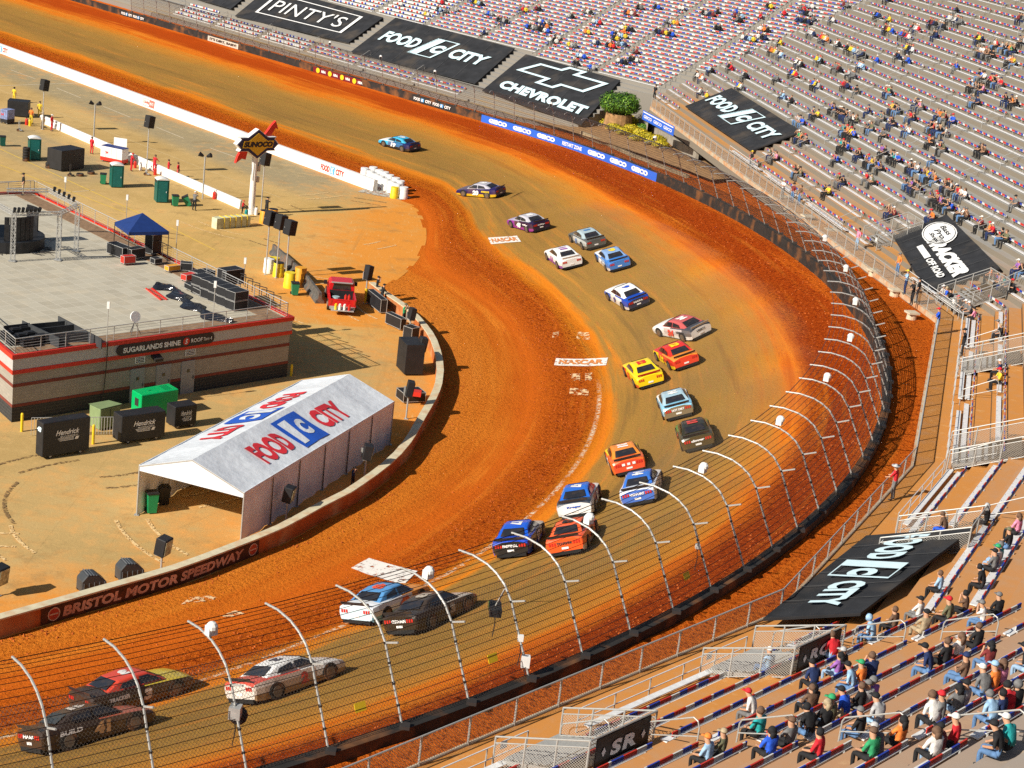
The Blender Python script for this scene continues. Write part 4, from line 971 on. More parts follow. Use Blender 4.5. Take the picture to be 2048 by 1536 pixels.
# ---- helper: box standing on the ground given its front lower edge in the picture
def px_box(bl,br,depth,h,z=0.0,g=False):
    a=Z(*bl,z) if not g else G(*bl); b=Z(*br,z) if not g else G(*br); a.z=b.z=z if not g else min(a.z,b.z); d=b-a; w=d.length; d.normalize(); n=Vector((-d.y,d.x,0)); return a,b,d,n,w
def boxpart(name,a,b,n,depth,z0,z1,m_,par,inset=0.,bev=0):
    d=(b-a).normalized(); A=a+d*inset+n*inset; B=b-d*inset+n*inset; C_=B+n*(depth-2*inset); D=A+n*(depth-2*inset); mb=MB(); mb.add([A+Vector((0,0,z0)),B+Vector((0,0,z0)),C_+Vector((0,0,z0)),D+Vector((0,0,z0)),A+Vector((0,0,z1)),B+Vector((0,0,z1)),C_+Vector((0,0,z1)),D+Vector((0,0,z1))],[(3,2,1,0),(4,5,6,7),(0,1,5,4),(1,2,6,5),(2,3,7,6),(3,0,4,7)])
    o=mb.build(name,m_,par,world=True); 
    if bev:
        md=o.modifiers.new('b','BEVEL'); md.width=bev; md.segments=2
    return o
def wheel(name,c,ax,r,w,par,m2=None):
    c=Vector(c); ax=Vector(ax).normalized(); mb=MB(); mb.cyl(c-ax*w/2,c+ax*w/2,r,n=14); o=mb.build(name,M_tyre,par,world=True); q=MB(); q.cyl(c-ax*(w/2+.01),c+ax*(w/2+.01),r*.5,n=10); q.build('rim',m2 or M_galvb,o,world=True); return o
def hcart(bl,br,depth,h,label,side_no=None):
    a,b,d,n,w=px_box(bl,br,depth,h); e=empty('covered_pit_cart',label,'cart',a,group='black covered pit carts'); 
    o=boxpart('black_cover',a,b,n,depth,.16,h,M_blk,e,bev=.05)
    f=lambda u,v:a+d*u-n*.02+Vector((0,0,v)); t=MB(); ww=min(1.5,w*.5); cx=w*.52; t.mapped(fit(text('Hendrick',.02,.35),cx,h*.68,ww,.30),f); t.mapped(fit(text('MOTORSPORTS',.01,.1),cx+.1,h*.68-.26,ww*.75,.10),f)
    for k in range(3): t.mapped(([(cx-ww*.42+k*.06,h*.68-.36-.07*k),(cx+ww*.25,h*.68-.36-.07*k),(cx+ww*.28,h*.68-.33-.07*k),(cx-ww*.40+k*.06,h*.68-.33-.07*k)],[(0,1,2,3)]),f)
    t.mapped(([(cx+ww*.3,h*.68-.5),(cx+ww*.44,h*.68-.5),(cx+ww*.5,h*.68-.34),(cx+ww*.36,h*.68-.34)],[(0,1,2,3)]),f); t.build('lettering',M_white,e,world=True)
    for k in (.18,.82):
        for q in (.12,.88): wheel('wheel',a+d*w*k+n*(depth*q)+Vector((0,0,.15)),n,.15,.09,e)
    if side_no:
        t=MB(); f=lambda u,v:a+n*(depth-u)-d*.02+Vector((0,0,v)); t.mapped(fit(text(side_no,.05,.2),depth*.5,h*.8,.45,.3),f); t.build('number',M_iceb,e,world=True)
    return e
hcart((83.7,921),(178,905),.75,2.15,'tallest black covered cart with white script, nearest the yellow post','48')
hcart((241,891),(329,878),1.0,1.75,'wide black covered cart with white script, between the green box and the small cart')
hcart((348,860),(392,853),.95,1.42,'small black covered cart with white script, right of the green generator')
# green generator
def top_box(T,h,name,label,cat,m_,grp=None):
    Q=[Z(x,y,h) for x,y in T]; e=empty(name,label,cat,(Q[0].x,Q[0].y,0),group=grp); mb=MB(); lo=[Vector((q.x,q.y,.08)) for q in Q]; mb.add(lo+Q,[(3,2,1,0),(4,5,6,7)]+[(i,(i+1)%4,4+(i+1)%4,4+i) for i in range(4)]); o=mb.build('housing',m_,e,world=True); md=o.modifiers.new('b','BEVEL'); md.width=.04; return e,Q
e,Q=top_box(((283.5,791),(357.5,778),(337.7,766.4),(263.7,779.6)),1.55,'green_generator','bright green generator housing in front of the grey doors','generator',mat('bright_green_paint',(.0,.42,.12),.4,vary=.05))
mb=MB(); F=quadmap(*Q,lift=.01)
for k in range(4): mb.mapped(rect(.70+.05*k,.5,.02,.7),F)
mb.mapped(rect(.35,.5,.08,.06),F); mb.build('top_grille',mat('deep_green_slot',(.0,.10,.04),.5),e,world=True)
mb=MB(); F=quadmap(Q[0]-Vector((0,0,1.4)),Q[3]-Vector((0,0,1.4)),Q[3],Q[0]); mb.mapped(rect(.45,.6,.35,.35),lambda u,v:F(u,v)+(Q[0]-Q[1]).normalized()*.02); mb.build('control_panel',M_dark,e,world=True)
e,Q=top_box(((201,819),(242,809),(217,802),(179,809)),1.35,'utility_box','pale green electrical cabinet behind the black carts','cabinet',mat('sage_green_paint',(.22,.30,.14),.5,vary=.08))
mb=MB(); F=quadmap(*Q,lift=.04); mb.mapped(rect(.5,.5,1.08,1.08),F); mb.build('lid',mat('sage_green_paint',(.22,.30,.14),.5,vary=.08),e,world=True)
mb=MB(); a,b=Q[0]-Vector((0,0,1.2)),Q[1]-Vector((0,0,1.2)); dd=(b-a).normalized(); nn=Vector((dd.y,-dd.x,0))*.02; mb.bar(a.lerp(b,.5)+nn,a.lerp(b,.5)+nn+Vector((0,0,1.05)),.02); mb.build('door_seam',M_dark,e,world=True)
for x,y,h,l in ((43.4,863,1.05,'yellow steel post at the left corner of the building'),(186,888,1.1,'yellow steel post beside the bike rack fence, between two carts'),(582,752,.75,'short yellow post at the right corner of the building, behind the tent')):
    P=Z(x,y); o=MB(); o.cyl((0,0,0),(0,0,h),.085,n=10); o.sphere((0,0,h),.085,nu=10,nv=4); q=o.build('yellow_bollard',M_yel,origin=(0,0,0)); q.location=P; tag(q,l,'bollard')
railing('crowd_barrier','grey steel crowd barrier between the black carts',[Z(62,872)+Vector((0,0,.05)),Z(225,870)+Vector((0,0,.05))],1.05,post=.16,wires=1,rail=.02)

# ================================================================= MARQUEE TENT
tA,tB,tC=Z(273.5,1030),Z(481,1086),Z(764,886); u_=(tB-tA); tw=u_.length; u_.normalize(); v_=Vector((-u_.y,u_.x,0)); tl=(tC-tB).dot(v_); tD=tA+v_*tl; tC=tB+v_*tl
EH=2.75
pk=min([2.8+.02*i for i in range(80)],key=lambda z:abs(px((tA+tB)/2+Vector((0,0,z)))[1]-919))
tent=empty('marquee_tent','long white marquee tent with red and blue store lettering on both roof slopes','tent',tA)
NB=6; M_tside=mat('tent_side_vinyl',(.76,.78,.80),.55,vary=.08,scale=1.2,bump=.3)
def tp(a,l,z): return tA+u_*a+v_*l+Vector((0,0,z))
def slope(name,a0,a1,z0,z1):
    mb=MB(); nu,nv=NB*6,8; vs=[];fs=[]
    for i in range(nu+1):
        for j in range(nv+1):
            s=i/nu; t=j/nv; ph=abs(math.sin(math.pi*s*NB)); sag=-.07*ph*math.sin(math.pi*t)+.02*noise.noise(Vector((s*30,t*6,a0))); vs.append(tp(a0+(a1-a0)*t,s*tl,z0+(z1-z0)*t+sag-.03*ph*(1-t)))
    for i in range(nu):
        for j in range(nv): k=i*(nv+1)+j; fs.append((k,k+1,k+nv+2,k+nv+1))
    mb.add(vs,fs); return mb.build(name,M_tent,tent,smooth=True,world=True)
slope('roof_slope',0,tw/2,EH,pk); slope('roof_slope',tw,tw/2,EH,pk)
mb=MB(); mb.slab([tp(0,0,EH),tp(tw,0,EH),tp(tw/2,0,pk)],-v_*.03); mb.slab([tp(0,0,EH-.28),tp(tw,0,EH-.28),tp(tw,0,EH+.02),tp(0,0,EH+.02)],-v_*.025); mb.build('gable_panel',M_tent,tent,world=True)
mb=MB(); mb.slab([tp(0,tl,EH-.25),tp(tw,tl,EH-.25),tp(tw,tl,EH),tp(tw/2,tl,pk),tp(0,tl,EH)],v_*.03); mb.build('gable_panel',M_tent,tent,world=True)
def side(a,name,l0_=0,l1_=1):
    mb=MB(); n=NB*8; vs=[];fs=[]
    for i in range(n+1):
        s=l0_+(l1_-l0_)*i/n; w=.04*math.sin(s*NB*math.pi*4)+.03*noise.noise(Vector((s*20,a,0)))
        for z,k in ((.02,1.6),(1.3,1.),(EH,.0)): vs.append(tp(a,s*tl,z)+u_*w*k)
    for i in range(n):
        for j in range(2): k=i*3+j; fs.append((k,k+3,k+4,k+1))
    mb.add(vs,fs); return mb.build(name,M_tside,tent,smooth=True,world=True)
side(tw,'side_wall'); side(0,'side_wall',0,.5)
mb=MB(); mb.slab([tp(tw,0,EH-.14),tp(tw,tl,EH-.14),tp(tw,tl,EH+.03),tp(tw,0,EH+.03)],u_*.03); mb.slab([tp(0,0,EH-.14),tp(0,tl,EH-.14),tp(0,tl,EH+.03),tp(0,0,EH+.03)],-u_*.03); mb.build('eave_valance',M_tent,tent,world=True)
for i in range(NB+1):
    for a in (0,tw):
        mb=MB(); p=tp(a,tl*i/NB,0); mb.cyl(p,p+Vector((0,0,EH)),.045,n=8); mb.box(p+Vector((0,0,.02)),(.25,.25,.03)); mb.build('tent_leg',M_galvb,tent,world=True)
    mb=MB(); mb.bar(tp(0,tl*i/NB,EH-.05),tp(tw/2,tl*i/NB,pk-.05),.07); mb.bar(tp(tw,tl*i/NB,EH-.05),tp(tw/2,tl*i/NB,pk-.05),.07); mb.build('rafter',M_galvb,tent,world=True)
for i in range(1,NB):
    mb=MB(); mb.bar(tp(tw+.07,tl*i/NB,.05),tp(tw+.04,tl*i/NB,EH-.1),.035); mb.build('side_seam',M_dark,tent,world=True)
M_tr=mat('red_tent_print',(.66,.03,.04),.5,vary=.04); M_tb=mat('blue_tent_print',(.02,.10,.52),.5,vary=.04)
for sgn in (1,0):
    # slope map: u along the tent, v from eave to ridge
    def F(u,v,sg=sgn):
        a=(tw-(tw/2)*v) if sg else (tw/2)*v; s=u if sg else 1-u
        z=EH+(pk-EH)*v; ph=abs(math.sin(math.pi*s*NB)); return tp(a,s*tl,z-.07*ph*math.sin(math.pi*v)-.03*ph*(1-v)+.045)
    mb=MB(); mb.lift=Vector((0,0,.02)); c0=.465
    def dense(geo): return geo
    mb.mapped(fit(text('FOOD',.05,0),c0-.165,.47,.185,.50),F,0); mb.mapped(fit(text('CITY',.05,0),c0+.215,.47,.17,.50),F,0)
    # emblem: blue tile with a white wedge and hook
    N_=6; vs=[(c0-.05+.15*i/N_,.12+.76*j/N_) for i in range(N_+1) for j in range(N_+1)]; mb.mapped((vs,[(i*(N_+1)+j,(i+1)*(N_+1)+j,(i+1)*(N_+1)+j+1,i*(N_+1)+j+1) for i in range(N_) for j in range(N_)]),F,1)
    mb.mapped(([(c0-.035,.2),(c0-.005,.2),(c0+.015,.8),(c0-.03,.8)],[(0,1,2,3)]),lambda u,v:F(u,v)+mb.lift,2); mb.mapped(fit(text('C',.07,.25),c0+.05,.5,.055,.42),lambda u,v:F(u,v)+mb.lift,2)
    mb.build('store_lettering',[M_tr,M_tb,M_tent],tent,world=True)

# ================================================================= LAMPS, BINS, BARRELS AND THE REST OF THE INFIELD
def lamp(bpx,h,label,az,lit=False,bw=.62,bh=.85,yel=0,z=None):
    P=G(*bpx); e=empty('area_light',label,'floodlight',P,az,group='boxed floodlights on short posts around the infield')
    mb=MB(); mb.cyl((0,0,0),(0,0,h),.055,n=8); mb.box((0,0,.02),(.25,.25,.03)); mb.build('post',M_galv,e)
    if yel: mb=MB(); mb.cyl((0,0,0),(0,0,yel),.10,n=8); mb.build('yellow_sleeve',M_yel,e)
    T=Matrix.Translation((.05,0,h+bh*.42))@Matrix.Rotation(R(8),4,'Y')
    mb=MB(); mb.box(None,(bw*.8,bw,bh),M=T); o=mb.build('lamp_box',M_blk,e); md=o.modifiers.new('b','BEVEL'); md.width=.03
    mb=MB(); mb.box(None,(.03,bw*.85,bh*.85),M=T@Matrix.Translation((bw*.41,0,0))); mb.build('lens',mat('lens_glass',(.42,.44,.30),.25,vary=.5,scale=6) if lit else M_glass,e)
    mb=MB(); mb.bar((-.25,bw*.3,h-.1),(-.25,bw*.3,h+.5),.06,.1); mb.box((0,0,h-.02),(.45,bw*.9,.10)); mb.build('bracket',M_galvb,e); return e
lamp((571,1048),1.35,'floodlight with lit looking lens on a grey post, in front of the tent middle',R(-10),True)
lamp((728,960),1.35,'floodlight standing by the wall beyond the tent, beside the crouching photographer',R(10),True)
lamp((322,1142),.95,'floodlight with pale lens standing behind the speedway lettering, left of the tent',R(-20),True,.7,.9)
lamp((-4,1192),.7,'floodlight cut off by the left edge of the picture, low by the wall',R(-25),True,.7,.9)
for i,(q,h,l) in enumerate((((531,549),4.1,'tall boxed floodlight, leftmost of the three above the yellow barrels'),((552,556),4.05,'tall boxed floodlight, middle one of the three above the yellow barrels'),((570,572),4.2,'tall boxed floodlight, rightmost of the three above the yellow barrels'))): lamp(q,h,l,R(45),False,.85,1.15)
lamp((730,607),2.0,'boxed floodlight with yellow sleeve at the start of the curved wall',R(45),False,.6,1.1,yel=1.2)
lamp((818,672),1.3,'boxed floodlight with yellow sleeve above the large black crate',R(30),False,.55,.9,yel=.8)
lamp((838,745),1.6,'boxed floodlight leaning over the large black crate by the curved wall',R(20),False,.6,1.0)
lamp((812,838),1.6,'boxed floodlight behind the far end of the marquee tent',R(10),False,.55,1.0)
lamp((85,259),4.2,'tall boxed floodlight at the top left, beside the yellow suited crew',R(45),False,.85,1.15)
lamp((293,343),4.4,'tall boxed floodlight above the red suited crew at the low pit wall',R(45),False,.85,1.15)
lamp((522,421),4.3,'tall boxed floodlight just right of the diamond shaped sign post',R(45),False,.85,1.15)
for q,l in (((187,286),'thin post with two small dark horn lamps, second post from the left'),((405,398),'thin post with two small dark horn lamps left of the diamond shaped sign')):
    P=G(*q); e=empty('horn_lamp_post',l,'lamp post',P); mb=MB(); mb.cyl((0,0,0),(0,0,4.0),.07,n=8); mb.build('post',M_galvb,e)
    for s_ in (-1,1): mb=MB(); mb.cyl((s_*.15,0,4.0),(s_*.55,-.1,4.2),.10,.24,n=10); mb.build('lamp_head',M_blk,e)
# diamond shaped fuel sign
P=G(502,428); az=R(42); fs=empty('diamond_sign','tall post with a yellow and navy diamond shaped sign crossed by a red arrow','sign',P,az)
mb=MB(); mb.cyl((0,0,-.2),(0,0,5.6),.30,.26,n=14); mb.build('pole',M_wh2,fs); mb=MB(); mb.cyl((.32,-.1,4.6),(.5,-.1,4.6),.2,n=8); mb.box((.36,-.1,4.2),(.25,.3,.5)); mb.box((.36,-.1,3.2),(.22,.28,.5)); mb.tube([(-.3,-.1,5.5),(-.42,-.2,4.6),(-.3,-.2,3.2)],.03); mb.build('pole_fittings',M_galv,fs)
def ssl(pts,y0,y1,name,m_,par):
    mb=MB(); mb.slab([(x,y0,z) for x,z in pts],(0,y1-y0,0)); return mb.build(name,m_,par)
cz=6.45
out=[(-2.2,0),(-1.75,.45),(-1.9,.62),(-1.05,.62),(0,1.35),(1.05,.62),(1.9,.62),(1.75,.45),(2.2,0),(1.75,-.45),(1.9,-.62),(1.05,-.62),(0,-1.35),(-1.05,-.62),(-1.9,-.62),(-1.75,-.45)]
sc_=lambda k,pts=out:[(x*k,cz+z*k) for x,z in pts]
b1=ssl(sc_(1.0),-.30,.30,'sign_cabinet',M_wh2,fs); ssl(sc_(.95),-.34,-.31,'navy_face',mat('navy_print',(.015,.025,.09),.4),b1)
ssl([(x,cz+z) for x,z in ((-1.45,0),(-.8,.42),(0,1.02),(.8,.42),(1.45,0),(.8,-.42),(0,-1.02),(-.8,-.42))],-.37,-.345,'yellow_diamond',mat('sign_yellow',(.72,.45,.03),.4,vary=.04),b1)
ssl([(-1.62,cz-.32),(1.5,cz-.32),(1.62,cz+.32),(-1.5,cz+.32)],-.385,-.375,'lettering_band',mat('sign_yellow',(.72,.45,.03),.4,vary=.04),b1)
mb=MB(); mb.mapped(fit(text('SUNOCO',.07,.2),0,0,3.0,.5),lambda u,v:Vector((u,-.40,cz+v))); mb.build('lettering',mat('sign_ink',(.01,.012,.03),.4),b1)
def arrow(p,q,w,head):
    p=Vector((p[0],0,p[1]));q=Vector((q[0],0,q[1])); d=(q-p).normalized(); n=Vector((-d.z,0,d.x)); return p,q,d,n
mb=MB(); mb.slab([(1.0,.0,cz+.75),(1.45,.0,cz+.55),(2.1,.0,cz+1.45),(2.35,.0,cz+1.35),(2.15,.0,cz+1.95),(1.5,.0,cz+1.9),(1.75,.0,cz+1.7)][0:0] or [(.75,.05,cz+.55),(1.25,.05,cz+.25),(1.95,.05,cz+1.35),(2.25,.05,cz+1.25),(1.95,.05,cz+2.0),(1.55,.05,cz+1.6)],(0,.32,0)); mb.build('red_arrow_tail',M_red,fs)
mb=MB(); mb.slab([(-.75,.05,cz-.55),(-1.25,.05,cz-.25),(-1.75,.05,cz-1.1),(-1.95,.05,cz-1.75),(-1.35,.05,cz-1.35),(-.95,.05,cz-1.45)],(0,.32,0)); mb.build('red_arrow_head',M_red,fs)
# barrels
def barrel_mesh():
    mb=MB(); pr=[(.44,0),(.45,.35),(.42,.40),(.43,.75),(.40,.80),(.42,1.12),(.40,1.14)]; n=16; vs=[]
    for r,z in pr:
        for k in range(n): t=2*math.pi*k/n; vs.append((r*math.cos(t),r*math.sin(t),z))
    fs=[(i*n+k,i*n+(k+1)%n,(i+1)*n+(k+1)%n,(i+1)*n+k) for i in range(len(pr)-1) for k in range(n)]; mb.add(vs,fs); return mb
def barrel(x,y,m_,label,grp,sc=1.,lid=None,P=None):
    P=P or G(x,y); e=empty('crash_barrel',label,'barrel',P,random.uniform(0,3),group=grp); o=barrel_mesh().build('drum',m_,e,smooth=True); o.scale=(sc,sc,sc); q=MB(); q.cyl((0,0,1.10*sc),(0,0,1.16*sc),.41*sc,n=16); q.build('lid',lid or m_,e); return e
M_byel=mat('yellow_barrel_plastic',(.78,.60,.02),.5,vary=.1,scale=2,dust=.15); M_bora=mat('orange_barrel_plastic',(.75,.33,.02),.5,vary=.1,dust=.15)
barrel(537,545,M_wh2,'white plastic barrel at the foot of the leftmost boxed floodlight','barrels at the gate posts'); barrel(556,553,M_byel,'yellow barrel with a black bag, just right of the white barrel','barrels at the gate posts',lid=M_blk); barrel(578,575,M_byel,'clean bright yellow barrel, nearest the camera of the group','barrels at the gate posts',1.05); barrel(600,566,M_bora,'orange yellow barrel touching the dark concrete blocks','barrels at the gate posts',1.1); barrel(547,543,M_byel,'yellow barrel mostly hidden behind the white barrel','barrels at the gate posts'); 
barrel(528,446,M_bora,'orange barrel with black lid right of the strapped white blocks','barrels by the sign',lid=M_blk); barrel(545,443,M_bora,'orange barrel with wide black lid, rightmost behind the three floodlights','barrels by the sign',lid=M_blk)
wb=((728,358),(740,364),(750,370),(760,374),(770,380),(782,385),(793,390),(806,397),(745,356),(757,362),(768,366),(778,372),(790,378),(799,384))
for i,(x,y) in enumerate(wb):
    if i in (7,): barrel(x,y,M_wh2,'white barrel at the tip of the barrel cluster, beside the yellow one','white crash barrels at the end of the pit wall')
    else: barrel(x,y,M_wh2,'white crash barrel packed in the cluster at the end of the pit wall','white crash barrels at the end of the pit wall')
barrel(788,396,M_byel,'single yellow barrel in front of the cluster of white barrels','white crash barrels at the end of the pit wall',.95)
# strapped barrier blocks
a,b,d,n,w=px_box((433,459),(500,453),.8,.95); e=empty('strapped_barrier','row of pale concrete blocks held by yellow straps, below the diamond sign','barrier',a); boxpart('blocks',a,b,n,.75,0,.95,mat('lime_stained_concrete',(.58,.58,.38),.8,vary=.25,scale=3),e)
for k in range(5):
    mb=MB(); c=a+d*(w*(.22+.17*k)); mb.bar(c-n*.03,c-n*.03+Vector((0,0,.98)),.09,.04); mb.bar(c-n*.03+Vector((0,0,.98)),c+n*.78+Vector((0,0,.98)),.09,.04); mb.build('yellow_strap',M_yel,e,world=True)
# dark jersey blocks near the pickup
jb=MB()
a,b=G(612,560),G(640,606); dj=(b-a); lj=dj.length; dj.normalize(); nj=Vector((-dj.y,dj.x,0))
for i,(x0,y0,x1,y1,l) in enumerate(((546,508,585,542,'dark concrete barrier block behind the yellow barrels'),(586,545,612,570,'dark concrete barrier block in the middle of the gate row'),(613,572,640,608,'grey tipped concrete barrier block left of the red pickup'))):
    a,b=G(x0,y0),G(x1,y1); d=(b-a); w=d.length; d.normalize(); n=Vector((-d.y,d.x,0)); mb=MB(); pr=[(-.35,0),(-.33,.2),(-.14,.4),(-.10,.85),(.10,.85),(.14,.4),(.33,.2),(.35,0)]
    mb.slab([a+n*p+Vector((0,0,z)) for p,z in pr],d*(w-.1)); tag(mb.build('concrete_barrier',mat('dark_barrier_concrete',(.10,.095,.085),.85,vary=.3,dust=.2)),l,'barrier','dark concrete barriers at the gate')
# portable toilets
def toilet(x,y,label,az=R(25)):
    P=G(x,y); e=empty('portable_toilet',label,'toilet',P,az,group='green portable toilets'); m1=M_grnd
    mb=MB(); mb.box((0,0,1.06),(1.12,1.12,2.05)); o=mb.build('cabin',m1,e); md=o.modifiers.new('b','BEVEL'); md.width=.03
    mb=MB(); n=8; vs=[]
    for i in range(n+1): t=-1+2*i/n; vs+=[(t*.60,-.60,2.08+.16*(1-t*t)),(t*.60,.60,2.08+.16*(1-t*t))]
    mb.add(vs,[(2*i,2*i+2,2*i+3,2*i+1) for i in range(n)]+[tuple(2*i for i in range(n+1))[::-1],tuple(2*i+1 for i in range(n+1))]); mb.build('roof',M_wh2,e)
    mb=MB(); mb.box((0,-.575,1.02),(.80,.03,1.85)); d_=mb.build('door',mat('teal_door',(.01,.15,.14),.45),e); mb=MB(); mb.box((.30,-.60,1.0),(.05,.03,.14)); mb.build('handle',M_wh2,d_)
    mb=MB(); mb.box((.575,0,1.6),(.02,.36,.26)); mb.build('notice',M_wh2,e); mb=MB(); mb.box((-.575,.0,1.9),(.02,.8,.18)); mb.build('side_vent',M_dark,e); return e
toilet(68,318,'green portable toilet, leftmost, beside the stack of tyres'); toilet(232,373,'green portable toilet, middle one, touching a green wheeled bin'); toilet(322,403,'green portable toilet, rightmost, beside two green wheeled bins')
# wheeled bins
def bin_(P,label,m_,az=0.,grp='green wheeled bins',h=1.05,tilt=0,bag=True):
    e=empty('wheeled_bin',label,'bin',P,az,group=grp); e.rotation_euler=(0,tilt,az); mb=MB(); lo=[(-.22,-.24),(.22,-.24),(.22,.24),(-.22,.24)]; hi=[(-.29,-.31),(.29,-.31),(.29,.31),(-.29,.31)]
    mb.add([(x,y,.06) for x,y in lo]+[(x,y,h-.08) for x,y in hi],[(3,2,1,0),(0,1,5,4),(1,2,6,5),(2,3,7,6),(3,0,4,7)]); mb.build('tub',m_,e)
    mb=MB(); mb.slab([(-.31,-.33,h-.10),(.31,-.33,h-.10),(.31,.33,h-.10),(-.31,.33,h-.10)],(0,0,.07)) ; mb.build('rim',M_blk if bag else m_,e)
    mb=MB(); mb.cyl((-.3,.36,h-.08),(.3,.36,h-.08),.025,n=6); mb.build('handle_bar',m_,e)
    for s_ in (-1,1): mb=MB(); mb.cyl((s_*.24,.25,.11),(s_*.30,.25,.11),.11,n=10); mb.build('wheel',M_tyre,e)
bin_(G(350,412),'green wheeled bin right of the rightmost portable toilet',M_grn,.4); bin_(G(379,412),'green wheeled bin tipped towards the man in dark trousers',M_grn,.2,tilt=-.5); bin_(G(206,368),'green wheeled bin left of the middle portable toilet',M_grn,.2); bin_(G(5,292),'dark green wheeled bin cut off by the left edge',M_grnd,.4); bin_(G(589,590),'small green wheeled bin with black lid below the yellow barrels',M_grn,.3)
bin_(Z(302,1025),'green wheeled bin just inside the open tent end',mat('bin_green',(.01,.30,.11),.45),.5,h=1.2); bin_(Z(326,1008),'black wheeled bin behind the green one in the tent',M_blk,.5,h=1.05)

# ================================================================= STOCK CARS
def paint(col,rough=.28): return mat('car_paint',col,rough,vary=.04,scale=1.5,spec=.6,dust=.22,dustcol=(.36,.17,.05))
CST=[ # x, half width, z bottom, z belt (shoulder), z centre of deck
(-2.42,.90,.30,.80,.90),(-2.34,.95,.22,.90,.97),(-1.95,.99,.16,.93,.99),(-1.45,1.0,.13,.92,.97),(-.9,.985,.12,.88,.93),(0,.975,.11,.84,.90),(.75,.98,.11,.80,.88),(1.2,.995,.12,.78,.86),(1.6,1.0,.13,.75,.82),(2.0,.97,.14,.69,.74),(2.3,.90,.16,.58,.62),(2.45,.78,.18,.46,.48)]
def car_body(cols):
    mb=MB(); prof=[]
    for x,w,zb,zs,zc in CST:
        h=[(w*.93,zb),(w*.985,zb+(zs-zb)*.35),(w,zb+(zs-zb)*.68),(w*.955,zs-.035),(w*.83,zs+.01),(w*.45,zc)]
        prof.append([(x,-y,z) for y,z in h]+[(x,0,zc+.012)]+[(x,y,z) for y,z in h[::-1]])
    vs=[p for r in prof for p in r]; n=13; nst=len(CST)
    for i in range(nst-1):
        xm=(CST[i][0]+CST[i+1][0])/2
        for k in range(n-1):
            side=k<3 or k>8; low=k==0 or k==11
            if side: z='rear_side' if xm<-1.2 else ('door' if xm<.9 else 'front_side')
            else: z='deck' if xm<-.2 else 'hood'
            if low: z='skirt'
            mb.add([],[],0); o=[vs[i*n+k],vs[(i+1)*n+k],vs[(i+1)*n+k+1],vs[i*n+k+1]]; mb.add(o,[(0,1,2,3)],ZI[z])
    mb.add(prof[0],[tuple(range(13))],ZI['tail']); mb.add(prof[-1],[tuple(range(13))[::-1]],ZI['front_side'])
    # under tray
    return mb
ZI={'rear_side':0,'door':1,'front_side':2,'deck':3,'hood':4,'skirt':5,'tail':6}
M_lens=mat('tail_light_red',(.55,.03,.02),.3,vary=.02); M_cargl=mat('car_window',(.020,.020,.024),.10,vary=.05,spec=.9,dust=.25,dustcol=(.20,.12,.05)); M_under=mat('underbody_black',(.012,.012,.012),.8)
